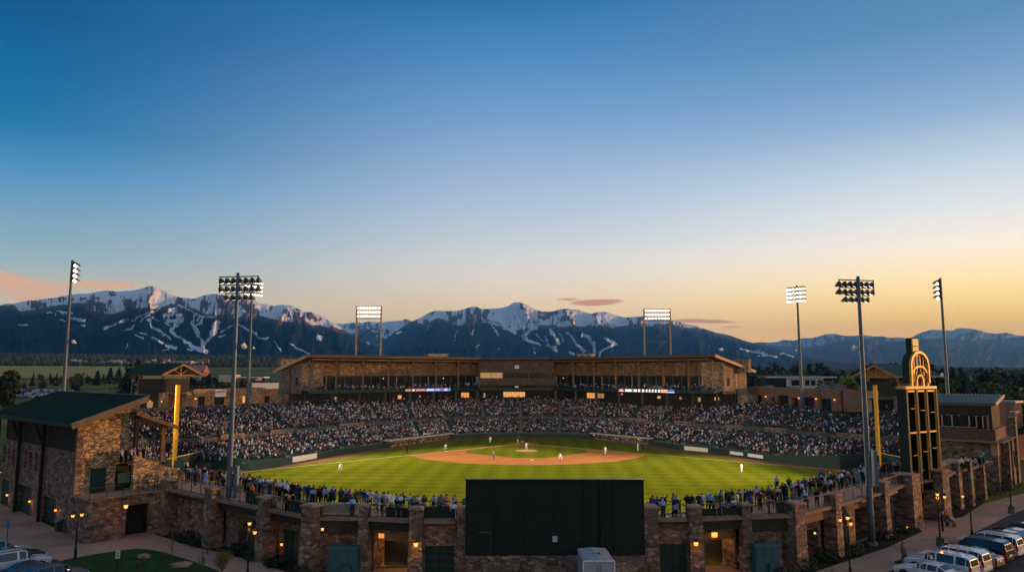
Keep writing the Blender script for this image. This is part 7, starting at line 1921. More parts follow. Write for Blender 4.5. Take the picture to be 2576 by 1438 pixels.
# people on the clubhouse balcony and under the scoreboard
for i, (px, sh) in enumerate(((317, 'white'), (329, 'black'), (341, 'white'), (349, 'lavender'), (357, 'dark red'), (372, 'black'))):
    Y_ = 82.2 + i * .35; X_ = XA(px, Y_); hr_n = ('brown hair', 'dark hair', 'dark hair', 'grey hair', 'red cap', 'black cap')[i]
    person('standing', True, (X_, Y_, 9.06), -.6, sh, 'black', hr_n, 0, f'person in {sh} top with {hr_n} standing on the clubhouse balcony under the canopy', 'people on the clubhouse balcony')
for i, (px, Y_, sh) in enumerate(((2404, 94, 'white'), (2412, 95.5, 'black'), (2421, 95, 'cream'), (2431, 97, 'navy blue'), (2440, 97, 'light blue'), (2449, 99, 'dark green'), (2460, 100, 'teal'))):
    person(('standing', 'seated', 'leaning')[i % 3], True, (XA(px, Y_), Y_, ZC), .3 * i, sh, 'black', 'dark hair' if i % 2 else 'white cap', i % 2, f'person in {sh} top among the group on the deck below the street building', 'group on the deck below the street building')
# players and umpires
def player(px, py, pose, shirt, pants, cap_, label, rz=None, z=0.02, group='players on the field'):
    g_ = G(px, py, z)
    to = (HOME - Vector((g_.x, g_.y))) if rz is None else None
    a = math.atan2(to.y, to.x) - math.pi / 2 if rz is None else rz
    return person(pose, True, g_, a, shirt, pants, cap_, 0, label, group, 1.06)
SHIRT['players white'] = (.72, .70, .66)
player(855, 1183, 'fielder_ready', 'players white', 'players white', 'white cap', 'person in white uniform in the left outfield grass, knees bent')
player(1866, 1188, 'standing', 'players white', 'players white', 'black cap', 'person in white uniform standing in the right outfield grass')
player(1242, 1157, 'standing', 'grey', 'grey', 'white cap', 'person in grey-white uniform on the clay nearest the camera, left of second base')
player(1410, 1156, 'fielder_ready', 'players white', 'players white', 'white cap', 'person in white uniform bending on the clay right of second base')
player(1523, 1142, 'standing', 'players white', 'players white', 'white cap', 'person in white uniform standing on the right side of the clay')
player(1120, 1130, 'fielder_ready', 'players white', 'players white', 'red cap', 'person in white uniform crouching by the left foul line')
player(1605, 1134, 'standing', 'players white', 'players white', 'white cap', 'person in white uniform beside the dark-clad one at the right foul line')
player(1617, 1134, 'standing', 'black', 'black', 'black cap', 'person all in black by the right foul line')
player(1024, 1139, 'standing', 'black', 'black', 'black cap', 'person all in black by the left foul line')
mp_ = fld(0, MND); g_ = person('pitcher', True, (mp_[0], mp_[1], .28), math.atan2(-DD.y, -DD.x) - math.pi / 2, 'players white', 'players white', 'red cap', 0, 'person in white throwing from the pitching mound', 'players on the field', 1.06)
q = fld(0.2, -1.7); person('catcher', True, (q[0], q[1], .04), math.pi, 'dark red', 'players white', 'red cap', 0, 'person squatting behind home plate in dark red gear', 'players on the field', 1.05)
q = fld(0.4, -2.7); person('leaning', True, (q[0], q[1], .04), math.pi, 'black', 'black', 'black cap', 0, 'person in black bending behind the squatting one at home plate', 'players on the field', 1.0)
q = fld(-1.2, -.2); bt = person('batting', True, (q[0], q[1], .04), math.pi * 1.5, 'navy blue', 'players white', 'blue cap', 0, 'person batting at home plate in dark blue shirt and white trousers', 'players on the field', 1.06)
bat = MB(); bat.tube([(q[0] + .15, q[1] + .3, 1.55), (q[0] + .1, q[1] + .5, 2.3)], [.018, .035], 6); tag(bat.build('baseball_bat', M_WOODL), 'wooden bat held up by the person batting', 'bat')
q = fld(-8.5, -2.5); person('standing', True, (q[0], q[1], .02), math.pi, 'players white', 'players white', 'red cap', 0, 'person in white waiting left of home plate', 'players on the field', 1.05)
player(1601 + 0, 1119, 'standing', 'players white', 'players white', 'white cap', 'person in white by the right dugout steps') if False else None
# people on foot outside
g_ = G(998, 1418, ZG); person('standing', True, (g_.x, PX['E'].y + 3.2, ZG), math.pi, 'black', 'black', 'fair hair', 0, 'person in black standing inside the lit left tunnel', None, 1.05)
g_ = G(2371, 1320, ZG); person('standing', True, g_, .5, 'lavender', 'black', 'dark hair', 1, 'person in pale top half hidden behind the lamp post by the scoreboard base')
g_ = G(2384, 1322, ZG); person('leaning', False, g_, -.5, 'orange', 'brown', 'brown hair', 1, 'person in orange top sitting low beside the one in white')
g_ = G(2393, 1322, ZG); person('seated', True, g_, -1.2, 'white', 'grey', 'grey hair', 0, 'person in white seated on the path by the scoreboard base')
bx = G(2392, 1324, ZG); bn = empty('bench', bx, -1.2, 'low bench on the path under the person in white', 'bench')
mb = MB(); mb.box(-.5, .5, -.2, .2, .40, .45); mb.build('seat', M_WOOD, bn)
for s in (-1, 1): mb = MB(); mb.box(s * .4 - .04, s * .4 + .04, -.18, .18, 0, .4); mb.build('leg', M_DARK, bn)

# furniture of the walkway: tall tables, banners, umbrella
def table(px, py, label, r=.45, h=1.05, top=M_BLACK, Y=None):
    g_ = G(px, py, ZC); t_ = empty('high_table', g_, 0, label, 'table', 'tall tables on the outfield walkway')
    mb = MB(); mb.tube([(0, 0, h - .04), (0, 0, h)], [r, r], 14); mb.build('table_top', top, t_)
    mb = MB(); mb.tube([(0, 0, 0), (0, 0, .04), (0, 0, h - .04)], [r * .6, .05, .04], 8); mb.build('pedestal', M_DARK, t_)
for px, py, lab in ((962, 1300, 'tall black table beside the slim pillar'), (1052, 1300, 'tall black table at the seated people in red and white'), (1105, 1298, 'tall black table above the green banner'), (1800, 1301, 'tall black table above the right tunnel'), (1838, 1300, 'tall black table at the right-hand slim pillar'), (1936, 1288, 'low dark table on the paving right of the slim pillar'), (885, 1298, 'tall black table near the man in light blue at the rail'), (2012, 1280, 'tall table near the leaning person in light blue')):
    table(px, py, lab)
def rail_banner(k0, k1, f0, f1, label, m_=M_GREEN, marks=True, z0=.12, z1=1.0):
    a, b_ = PX[k0], PX[k1]; d = b_ - a; L_ = Vector((d.x, d.y)).length; T = frame(Vector((a.x, a.y, 0)), d)
    t_ = empty('railing_banner', (0, 0, 0), 0, label, 'banner', 'green banners tied to the railing'); 
    mb = MB(T=T); mb.box(f0 * L_, f1 * L_, -.06, -.035, ZC + .14 + z0, ZC + .14 + z1); s_ = mb.build('cloth', m_, t_)
    if marks:
        mb = MB(T=T); xm = (f0 + f1) / 2 * L_
        for q in (-.35, .1): mb.tube([(xm + q, -.085, ZC + .75), (xm + q, -.065, ZC + .75)], .07, 8); mb.box(xm + q - .05, xm + q + .06, -.08, -.062, ZC + .35, ZC + .68)
        mb.build('printed_mark', M_STEEL, s_)
rail_banner('C', 'D', .42, .80, 'dark green banner with two pale marks, third bay from the left')
rail_banner('F', 'G', .15, .78, 'plain dark green banner left of the green screen', marks=False)
rail_banner('B', 'C', .62, .86, 'dark green banner with pale marks beside the near left mast')
rail_banner('J', 'K', .62, .78, 'narrow dark green banner on the railing right of the slim right pillar', marks=False)
rail_banner('I', 'J', .05, .98, 'long dark banner with small white lettering above the right tunnel', M_GREEN, True, .1, .7)
rail_banner('E', 'F', .42, .95, 'black banner with white lettering above the left tunnel', M_BLACK, True, .1, .9)
g_ = G(838, 1296, ZC); um = empty('serving_table', g_, 0, 'long table under a cream cloth on the left walkway', 'table')
mb = MB(); mb.hexa([(-2.0, -.55, 0.35), (2.0, -.55, .35), (2.0, .55, .35), (-2.0, .55, .35), (-1.9, -.5, 1.0), (1.9, -.5, 1.0), (1.9, .5, 1.0), (-1.9, .5, 1.0)]); mb.build('cloth', mat('cream_cloth', (.34, .27, .20), .9, var=.15, scale=2, bump=.5, bscale=4), um)
mb = MB(); mb.box(-1.7, -1.6, -.4, .4, 0, .4); mb.box(1.6, 1.7, -.4, .4, 0, .4); mb.build('trestle', M_DARK, um)

# ============================================================ the seated crowd (thousands: one mass)
def crowd(name, spots, label, seed=1, standing=0.0):
    rs_ = np.random.RandomState(seed)
    n = len(spots)
    # little seated figure: hips, chest, shoulders, neck as a lofted box; head as a rounded block; thighs
    prof = [(.19, .12, .0), (.20, .13, .18), (.23, .13, .42), (.15, .10, .52), (.055, .06, .56)]
    V = []; F_ = []; K = []
    for hw_, hd, z in prof: V += [(-hw_, -hd, z), (hw_, -hd, z), (hw_, hd, z), (-hw_, hd, z)]
    for i in range(len(prof) - 1):
        for k in range(4): F_.append((i * 4 + k, i * 4 + (k + 1) % 4, (i + 1) * 4 + (k + 1) % 4, (i + 1) * 4 + k)); K.append(0)
    b0 = len(V)
    hp_ = [(.055, .06, .58), (.095, .105, .66), (.09, .10, .76), (.04, .045, .83)]
    for hw_, hd, z in hp_: V += [(-hw_, -hd, z), (hw_, -hd, z), (hw_, hd, z), (-hw_, hd, z)]
    for i in range(3):
        for k in range(4): F_.append((b0 + i * 4 + k, b0 + i * 4 + (k + 1) % 4, b0 + (i + 1) * 4 + (k + 1) % 4, b0 + (i + 1) * 4 + k)); K.append(2 if i >= 1 else 1)
    F_.append((b0 + 12, b0 + 13, b0 + 14, b0 + 15)); K.append(2)
    b1 = len(V)
    V += [(-.17, .05, 0), (.17, .05, 0), (.19, .50, -.02), (-.19, .50, -.02), (-.17, .05, .16), (.17, .05, .16), (.19, .50, .13), (-.19, .50, .13)]
    for f in [(4, 5, 6, 7), (3, 2, 6, 7), (0, 4, 7, 3), (1, 2, 6, 5)]: F_.append(tuple(b1 + q for q in f)); K.append(3)
    V += [(-.17, .40, -.45), (.17, .40, -.45), (.17, .52, -.45), (-.17, .52, -.45)]
    b2 = b1 + 8
    F_.append((b2 + 3, b2 + 2, b1 + 2, b1 + 3)); K.append(3)
    V = np.array(V); nv, nf = len(V), len(F_)
    Fq = np.array([f for f in F_]); K = np.array(K)
    XY = np.array([(s[0], s[1], s[2], s[3]) for s in spots])
    sc = rs_.uniform(.88, 1.1, n)
    ang = XY[:, 3] + rs_.uniform(-.4, .4, n)
    ca, sa = np.cos(ang), np.sin(ang)
    st_ = rs_.rand(n) < standing
    co = np.empty((n, nv, 3))
    vx = V[:, 0][None] * sc[:, None]; vy = V[:, 1][None] * sc[:, None]; vz = V[:, 2][None] * sc[:, None]
    lean = rs_.uniform(-.12, .18, n)[:, None]; vy = vy + lean * np.maximum(vz, 0)
    co[:, :, 0] = XY[:, 0, None] + vx * ca[:, None] - vy * sa[:, None]
    co[:, :, 1] = XY[:, 1, None] + vx * sa[:, None] + vy * ca[:, None]
    co[:, :, 2] = XY[:, 2, None] + .45 + vz + st_[:, None] * .42
    pal = [(.014, .014, .017), (.03, .03, .036), (.60, .58, .60), (.24, .24, .27), (.22, .03, .05), (.12, .02, .03), (.03, .05, .16), (.07, .16, .36), (.5, .27, .25), (.05, .06, .04), (.40, .12, .04), (.34, .32, .30), (.45, .34, .06), (.42, .24, .20), (.02, .09, .10), (.07, .035, .035)]
    pw = np.array([17, 14, 11, 8, 9, 9, 6, 4, 4, 4, 2, 6, 1, 3, 1.2, 9.0]); pw = pw / pw.sum()
    shirt = np.array(pal)[rs_.choice(len(pal), n, p=pw)]
    skin = np.array([(.50, .29, .21), (.36, .2, .13), (.14, .07, .045)])[rs_.choice(3, n, p=[.6, .3, .1])]
    hair = np.array([(.012, .009, .007), (.06, .033, .02), (.32, .2, .1), (.66, .66, .66), (.012, .012, .015), (.25, .02, .03), (.30, .28, .27), (.03, .07, .25)])[rs_.choice(8, n, p=[.26, .18, .08, .15, .16, .05, .08, .04])]
    leg = np.array([(.012, .012, .014), (.02, .03, .07), (.09, .09, .1), (.22, .18, .12)])[rs_.choice(4, n, p=[.4, .35, .15, .1])]
    fc = np.empty((n, nf, 4)); fc[..., 3] = 1
    for kk, arr in ((0, shirt), (1, skin), (2, hair), (3, leg)):
        m_ = np.where(K == kk)[0]; fc[:, m_, :3] = arr[:, None, :]
    me = bpy.data.meshes.new(name)
    me.vertices.add(n * nv); me.vertices.foreach_set('co', co.ravel())
    quads = (Fq[None] + (np.arange(n) * nv)[:, None, None]).reshape(-1, 4)
    me.loops.add(quads.size); me.loops.foreach_set('vertex_index', quads.ravel().astype(np.int32))
    me.polygons.add(len(quads)); me.polygons.foreach_set('loop_start', np.arange(0, quads.size, 4, dtype=np.int32)); me.update()
    at_ = me.attributes.new('cloth', 'FLOAT_COLOR', 'FACE'); at_.data.foreach_set('color', fc.reshape(-1).astype(np.float32))
    me.materials.append(M_CROWD)
    o = bpy.data.objects.new(name, me); COL.objects.link(o)
    return tag(o, label, 'crowd', None, 'stuff')
m, cnt_, b = nodes('crowd_clothing')
a_ = cnt_.nodes.new('ShaderNodeAttribute'); a_.attribute_name = 'cloth'; cnt_.links.new(a_.outputs['Color'], b.inputs['Base Color']); b.inputs['Roughness'].default_value = .9; b.inputs['Specular IOR Level'].default_value = .2
M_CROWD = m
rc = random.Random(9)
spots = []
for k in range(len(IN_) - 1):
    aisf = [fr for kk, fr in AIS if kk == k]
    for r in range(NR):
        f = (rowf(r) + rowf(r + 1) if r != XW - 1 else 2 * rowf(r) + .036) / 2
        a, b_ = bowl_pt(k, f), bowl_pt(k + 1, f); L_ = (b_ - a).length; d = (b_ - a).normalized()
        face = math.atan2(-d.x, d.y) + math.pi / 2 if False else math.atan2(d.y, d.x) + (math.pi)
        n = int(L_ / .56)
        for j in range(n):
            fr = (j + .5) / n
            if any(abs((fr - q) * L_) < .85 or abs((fr - 1 - q) * L_) < .4 for q in aisf): continue
            fill = .90 if k < 5 else (.80 if k < 11 else .78)
            if r > 17 and k > 11: fill = .42
            if r > 22 and k < 6: fill = .68
            cl_ = vnoise(np.array(a.x * .21 + fr * L_ * .35), np.array(a.y * .21 + r * .45))
            if rc.random() > fill * min(1.05, .30 + 1.15 * float(cl_)): continue
            p = a + d * (fr * L_ + rc.uniform(-.08, .08))
            ctrv = Vector((3, 180)) - p
            spots.append((p.x, p.y, rowz(r), math.atan2(ctrv.y, ctrv.x) - math.pi / 2))
print('CROWD', len(spots), 'walkway people', npl)
crowd('seated_crowd', spots, 'dense seated crowd filling the terraced stands', 3, .04)
spots = []
for k in range(len(OUT_) - 1):                    # standing behind the last row
    a, b_ = Vector(OUT_[k]), Vector(OUT_[k + 1]); o1, o2 = Vector(OUTO[k]), Vector(OUTO[k + 1])
    for j in range(int((b_ - a).length * .9)):
        t = rc.random(); u = rc.random() ** 2 * .35; p = a.lerp(b_, t).lerp(o1.lerp(o2, t), .03 + u); spots.append((p.x, p.y, 9.8, math.atan2(180 - p.y, 3 - p.x) - math.pi / 2))
crowd('standing_crowd', spots, 'people standing behind the last row of seats', 5, 1.0)
spots = []
for i in range(3):
    for r in range(3):
        d_ = .7 + r * .9; a, b_ = Vector(offset(BL, d_)[i]), Vector(offset(BL, d_)[i + 1])
        for j in range(int((b_ - a).length / .8)):
            if i == 1: continue
            if rc.random() < (.42 if i == 0 else .6): p = a.lerp(b_, (j + .5) / int((b_ - a).length / .8)); spots.append((p.x, p.y, 13.95 + r * .15, math.atan2(180 - p.y, 3 - p.x) - math.pi / 2))
crowd('suite_crowd', spots, 'people seated on the suite balconies', 6, .3)
for a, b_ in (((-31.6, 197.5), (-17.8, 219.8)), ((23.6, 220.6), (36.2, 203.8))):
    pass
spots = []
for a, b_, s in (((-32.3, 196.5), (-17.6, 220.8), 1), ((23.2, 221.6), (36.8, 203.2), 1)):
    a, b_ = Vector(a), Vector(b_); nrm = Vector((-(b_ - a).y, (b_ - a).x)).normalized()
    for j in range(26):
        p = a.lerp(b_, (j + .5) / 26) + nrm * rc.choice((-.6, .2, 1.9)); spots.append((p.x, p.y, 0.0, math.atan2(180 - p.y, 3 - p.x) - math.pi / 2))
o = crowd('dugout_crowd', spots, 'team members standing and sitting in the dugouts', 8, .5)
# ============================================================ trees, woods, town
def crown_mesh(name, kind, seed, mats_, n=420):
    rs_ = np.random.RandomState(seed); mb = MB()
    H_ = 1.0
    if kind == 'conifer':
        mb.tube([(0, 0, 0), (0, 0, .9)], [.03, .008], 6, 1)
        for i in range(n):
            z = .1 + .88 * rs_.rand() ** 1.25; rad = (.26 * (1 - z) ** .8 + .015) * (.55 + .6 * rs_.rand()) * (1 + .25 * math.sin(z * 44))
            a = rs_.rand() * 6.28; s = .035 + .05 * rs_.rand() * (1 - z * .5)
            c = Vector((math.cos(a) * rad, math.sin(a) * rad, z)); o_ = Vector((math.cos(a), math.sin(a), -.55)).normalized() * s * 1.5; t_ = Vector((-math.sin(a), math.cos(a), rs_.uniform(-.4, .4))).normalized() * s * .8
            mb.add([c - o_ - t_, c + o_ * .9, c - o_ + t_ + Vector((0, 0, .01))], [(0, 1, 2)], 0)
    else:
        lobes = []
        mb.tube([(0, 0, 0), (.01, 0, .28), (.02, .01, .5)], [.035, .024, .015], 6, 1)
        for i in range(9 if kind == 'round' else 6):
            a = rs_.rand() * 6.28; r = rs_.uniform(.05, .27); z = rs_.uniform(.38, .86) if kind == 'round' else rs_.uniform(.25, .92)
            if kind != 'round': r *= .5
            lobes.append((Vector((math.cos(a) * r, math.sin(a) * r, z)), rs_.uniform(.10, .2)))
            mb.tube([(0.01, 0, .3), tuple(lobes[-1][0] * .6 + Vector((0, 0, .15))), tuple(lobes[-1][0])], [.014, .009, .004], 4, 1)
        for i in range(n):
            c0, R_ = lobes[rs_.randint(len(lobes))]; d = Vector(rs_.normal(size=3)).normalized(); c = c0 + d * R_ * (rs_.rand() ** .4) * Vector((1, 1, .8)).length / 1.6
            s = .022 + .03 * rs_.rand(); u = Vector(rs_.normal(size=3)).normalized() * s; w_ = u.cross(Vector(rs_.normal(size=3))).normalized() * s
            mb.add([c - u - w_, c + u - w_ * .5, c + u * .4 + w_, c - u + w_], [(0, 1, 2, 3)], 0)
    fol = MB(); trk = MB()
    for f, m_ in zip(mb.f, mb.m):
        tgt = fol if m_ == 0 else trk
        tgt.add([mb.v[q] for q in f], [tuple(range(len(f)))])
    out = []
    for q, nm, mm in ((fol, 'crown', mats_[0]), (trk, 'trunk', mats_[1])):
        me = bpy.data.meshes.new(nm); me.from_pydata(q.v, [], q.f); me.materials.append(mm); me.update(); out.append(me)
    return out
TREES = {}
def tree(kind, leaf, x, y, z, h, label, group='trees beyond the ballpark', wf=1.0, n=420, name=None, var=0):
    key = (kind, leaf.name, n, var)
    if key not in TREES: TREES[key] = crown_mesh('tree', kind, hash(kind) % 97 + len(TREES) * 3 + 1 if False else len(TREES) * 7 + 3, (leaf, M_BARK), n)
    nm = name or ('conifer_tree' if kind == 'conifer' else 'broadleaf_tree')
    t_ = empty(nm, (x, y, z), (x * 1.7 + y) % 6.28, label, 'tree', group)
    for me, pn in zip(TREES[key], ('crown', 'trunk')):
        o = bpy.data.objects.new(pn, me); COL.objects.link(o); o.parent = t_
    t_.scale = (h * wf, h * wf, h)
    return t_
def tpix(kind, leaf, px, ytop, ybase_px, Y, label, group, wf=1.0, **k):
    x = XA(px, Y); zb_ = float(terr(np.array(x), np.array(float(Y)))); zt_ = P(px, ytop, Y).z
    return tree(kind, leaf, x, Y, zb_ - .3, max(3, zt_ - zb_ + .3), label, group, wf, **k)
random.seed(77)
rt = random.Random(5)
# the spruces and dark trees on the slope behind the clubhouse
GL = 'trees on the slope left of the ballpark'
for px, yt, Y, kd, lf, wf, lab in ((28, 912, 330, 'column', M_LEAFD, .9, 'tall dark slender tree standing at the far left before the meadow'), (18, 930, 345, 'column', M_LEAFD, 1.1, 'dark slender tree left of the tallest one, far left'),
    (246, 932, 700, 'conifer', M_LEAFE, 1.3, 'dark spruce with a round outline, left one of the three above the clubhouse ridge'), (278, 925, 800, 'conifer', M_LEAFE, 1.2, 'dark spruce in the middle of the three above the clubhouse ridge'), (299, 926, 800, 'conifer', M_LEAFE, 1.2, 'dark spruce, right one of the three above the clubhouse ridge'), (338, 902, 520, 'round', M_LEAFE, .8, 'large dark tree just left of the green pavilion roof'),
    (322, 930, 420, 'conifer', M_LEAFE, 1.3, 'dark conifer left of the pavilion posts')):
    tpix(kd, lf, px, yt, 0, Y, lab, GL, wf, n=700)
for i in range(44):
    px = rt.uniform(-30, 345); Y = rt.uniform(560, 900); zb_ = float(terr(np.array(XA(px, Y)), np.array(Y))); h = rt.uniform(5, 11)
    kd = rt.choice(['round', 'round', 'conifer', 'column']); lf = rt.choice([M_LEAFD, M_LEAFE, M_LEAFG])
    tree(kd, lf, XA(px, Y), Y, zb_ - .2, h, 'dark %s tree on the green slope between the distant car park and the meadow' % {'round': 'bushy', 'conifer': 'pointed', 'column': 'slender'}[kd], GL, rt.uniform(.9, 1.4), n=300, var=i % 2)
GB = 'trees between the pavilion and the stand'
for i in range(36):
    px = rt.uniform(470, 700); Y = rt.uniform(300, 520); h = rt.uniform(7, 13)
    kd = rt.choice(['round', 'round', 'conifer']); lf = rt.choice([M_LEAFD, M_LEAFE, M_LEAFG, M_LEAFG])
    x = XA(px, Y); tree(kd, lf, x, Y, 2.2, h * (1.25 if Y > 400 else 1), 'dark green %s tree between the left pavilion and the main stand' % {'round': 'bushy', 'conifer': 'pointed'}[kd], GB, rt.uniform(.9, 1.3), n=300, var=i % 2)
GR = 'trees in the belt right of the stand'
for i in range(78):
    px = rt.uniform(1895, 2620); Y = rt.uniform(380, 900); 
    yt = rt.uniform(912, 938) + (2576 - px) * .0 + (10 if px > 2380 else 0)
    kd = rt.choice(['round', 'round', 'round', 'conifer', 'column']); lf = rt.choice([M_LEAFD, M_LEAFE, M_LEAFD, M_LEAFG, M_LEAFG, M_LEAFY] if px > 2380 else [M_LEAFD, M_LEAFE, M_LEAFD, M_LEAFG])
    lab = '%s %s tree in the belt right of the main stand' % ({M_LEAFY: 'yellow-green', M_LEAFG: 'green', M_LEAFD: 'dark green', M_LEAFE: 'very dark'}[lf], {'round': 'bushy', 'conifer': 'pointed', 'column': 'slender'}[kd])
    tpix(kd, lf, px, yt, 0, Y, lab, GR, rt.uniform(.9, 1.4), n=300, var=i % 3)
for i in range(26):
    px = rt.uniform(2385, 2620); Y = rt.uniform(210, 330); yt = rt.uniform(948, 985)
    kd = rt.choice(['round', 'round', 'conifer']); lf = rt.choice([M_LEAFD, M_LEAFE, M_LEAFG, M_LEAFY, M_LEAFD])
    tpix(kd, lf, px, yt, 0, Y, '%s %s tree behind the street building at the right edge' % ({M_LEAFY: 'yellow-green', M_LEAFG: 'green', M_LEAFD: 'dark green', M_LEAFE: 'very dark'}[lf], {'round': 'bushy', 'conifer': 'pointed'}[kd]), 'trees behind the street building', rt.uniform(.9, 1.3), n=380, var=i % 3)
tpix('round', M_LEAFY, 2110, 942, 0, 300, 'round yellow-green spring tree beside the white modern building', GR, 1.35, n=900)
tpix('round', M_LEAFY, 2463, 958, 0, 330, 'round yellow-green spring tree above the street building roof', GR, 1.1, n=900)
# far woods: one mass of many small crowns
def wood(name, spots, label, mats_, seed):
    rs_ = np.random.RandomState(seed); mb = MB()
    for (x, y, z, h) in spots:
        k = rs_.randint(len(mats_)); n = 5
        r = h * rs_.uniform(.25, .5)
        ring = [(x + math.cos(6.28 * q / n + z) * r * rs_.uniform(.6, 1.1), y + math.sin(6.28 * q / n + z) * r * rs_.uniform(.6, 1.1), z + h * rs_.uniform(.3, .5)) for q in range(n)]
        mb.add([(x, y, z + h)] + ring + [(x, y, z)], [(0, 1 + q, 1 + (q + 1) % n) for q in range(n)] + [(n + 1, 1 + (q + 1) % n, 1 + q) for q in range(n)], k)
    o = mb.build(name, mats_); return tag(o, label, 'wood', None, 'stuff')
sp_ = []
for i in range(5200):
    az = R(rt.uniform(-38, -8)); D = rt.uniform(2600, 5600); 
    if D < 3400 and rt.random() < .5: continue
    x, y = math.sin(az) * D, math.cos(az) * D; sp_.append((x, y, float(terr(np.array(x), np.array(y))) - 1, rt.uniform(10, 26)))
for i in range(2600):
    az = R(rt.uniform(16, 40)); D = rt.uniform(1000, 3800); x, y = math.sin(az) * D, math.cos(az) * D; sp_.append((x, y, float(terr(np.array(x), np.array(y))) - 1, rt.uniform(8, 17)))
for i in range(1400):
    az = R(rt.uniform(-38, -17)); D = rt.uniform(1150, 1300) if rt.random() < .0 else rt.uniform(2350, 2600); x, y = math.sin(az) * D, math.cos(az) * D; sp_.append((x, y, float(terr(np.array(x), np.array(y))) - 1, rt.uniform(5, 17)))
wood('distant_woodland', sp_, 'dark distant woodland at the foot of the mountains', [M_LEAFE, M_LEAFD, M_LEAFE, M_LEAFG], 3)
# houses of the town
M_HW = [mat('house_wall_%d' % i, c, .9) for i, c in enumerate([(.5, .45, .4), (.34, .12, .06), (.45, .4, .36), (.55, .5, .46)])]
M_HR = [mat('house_roof_%d' % i, c, .8) for i, c in enumerate([(.16, .14, .13), (.45, .45, .47), (.28, .09, .04)])]
def house(px, py, Y, w, d_, h, rf_, wall, roof, label, name='house', group='houses of the distant town', cat='house', flat=False):
    x = XA(px, Y); z = float(terr(np.array(x), np.array(float(Y)))) - .5
    if py is not None: z = P(px, py, Y).z
    mb = MB(); mb.box(-w / 2, w / 2, -d_ / 2, d_ / 2, 0, h, 0)
    if flat: mb.box(-w / 2 - .4, w / 2 + .4, -d_ / 2 - .4, d_ / 2 + .4, h, h + rf_, 1)
    else: mb.add([(-w / 2 - 1, -d_ / 2 - 1, h), (w / 2 + 1, -d_ / 2 - 1, h), (w / 2 + 1, d_ / 2 + 1, h), (-w / 2 - 1, d_ / 2 + 1, h), (-w / 2 - 1, 0, h + rf_), (w / 2 + 1, 0, h + rf_)], [(0, 1, 5, 4), (2, 3, 4, 5), (0, 4, 3), (1, 2, 5), (0, 3, 2, 1)], 1)
    for q in range(int(w // 4)): mb.box(-w / 2 + 1.2 + q * 4, -w / 2 + 2.8 + q * 4, -d_ / 2 - .05, -d_ / 2 - .01, h * .35, h * .7, 2)
    o = mb.build(name, [wall, roof, M_GLASS]); o.location = (x, Y, z); o.rotation_euler = (0, 0, rt.uniform(-.5, .5))
    return tag(o, label, cat, group)
for i in range(46):
    px = rt.uniform(178, 335) if i < 30 else rt.uniform(335, 520); Y = rt.uniform(2230, 2330)
    k, q = rt.randrange(4), rt.randrange(3)
    py = rt.uniform(911, 926) if px < 335 else rt.uniform(908, 918)
    if 430 < px < 495: py = 920
    house(px, py, Y, rt.uniform(9, 18), rt.uniform(9, 12), rt.uniform(5, 9), rt.uniform(3, 5), M_HW[k], M_HR[q], '%s house with %s roof in the distant town' % (['cream', 'red-brown', 'buff', 'pale'][k], ['dark', 'pale', 'rust'][q]))
for i, px in enumerate((434, 446, 458, 469, 480)):
    house(px, 919, 2250, 11.5, 12, 13.5, .8, M_HW[3], M_HR[1], '%s of the row of five pale apartment blocks above the pavilion' % ('leftmost', 'second', 'middle', 'fourth', 'rightmost')[i], 'apartment_block', 'apartment blocks of the distant town', 'apartment block', True)
for px, w, lab in ((152, 60, 'long low pale shed at the far edge of the meadow, left of the mast'), (214, 24, 'small white shed at the far edge of the meadow'), (288, 60, 'long low pale shed at the far edge of the meadow, right of the mast'), (24, 14, 'small yellow-lit farmhouse at the far left edge of the meadow')):
    house(px, 926 if px > 30 else 923, 2215, w, 10, 4.5, 2.5, M_HW[0], M_HR[1], lab, 'shed', 'sheds along the meadow')
# red and white barn-like roof behind the pavilion
house(486, 944, 640, 20, 14, 2.5, 6, M_HW[1], mat('red_white_roof', (.42, .16, .15), .8, var=.6, scale=.35), 'red and white patched roof poking out right of the green pavilion', 'barn', None, 'barn')
# meadow beyond the slope road
m, mnt, b = nodes('meadow_crop')
tcn = mnt.nodes.new('ShaderNodeTexCoord'); nn_ = mnt.nodes.new('ShaderNodeTexNoise'); nn_.inputs['Scale'].default_value = .05; nn_.inputs['Detail'].default_value = 8
mnt.links.new(tcn.outputs['Object'], nn_.inputs['Vector']); cr_ = mnt.nodes.new('ShaderNodeValToRGB'); el = cr_.color_ramp.elements
el[0].position = .35; el[0].color = (.12, .13, .012, 1); el[1].position = .65; el[1].color = (.30, .25, .022, 1)
mnt.links.new(nn_.outputs['Fac'], cr_.inputs[0]); mnt.links.new(cr_.outputs[0], b.inputs['Base Color']); b.inputs['Roughness'].default_value = 1
def terr_sheet(name, pts_near, D0, D1, mat_, dz, nx=40, ny=10):
    mb = MB(); vs, fs = [], []
    for i in range(nx + 1):
        px = pts_near[0] + (pts_near[1] - pts_near[0]) * i / nx
        for j in range(ny + 1):
            Y = D0 * (D1 / D0) ** (j / ny); x = XA(px, Y); vs.append((x, Y, float(terr(np.array(x), np.array(Y))) + dz))
    for i in range(nx):
        for j in range(ny): a = i * (ny + 1) + j; fs.append((a, a + ny + 1, a + ny + 2, a + 1))
    mb.add(vs, fs); o = mb.build(name, mat_, smooth=True); o['kind'] = 'structure'; return o
terr_sheet('meadow', (-120, 520), 905, 2200, m, 1.1)
terr_sheet('slope_road', (-120, 520), 868, 884, mat('pale_road', (.34, .24, .17), .9, var=.2, scale=.02), .9, 60, 1)
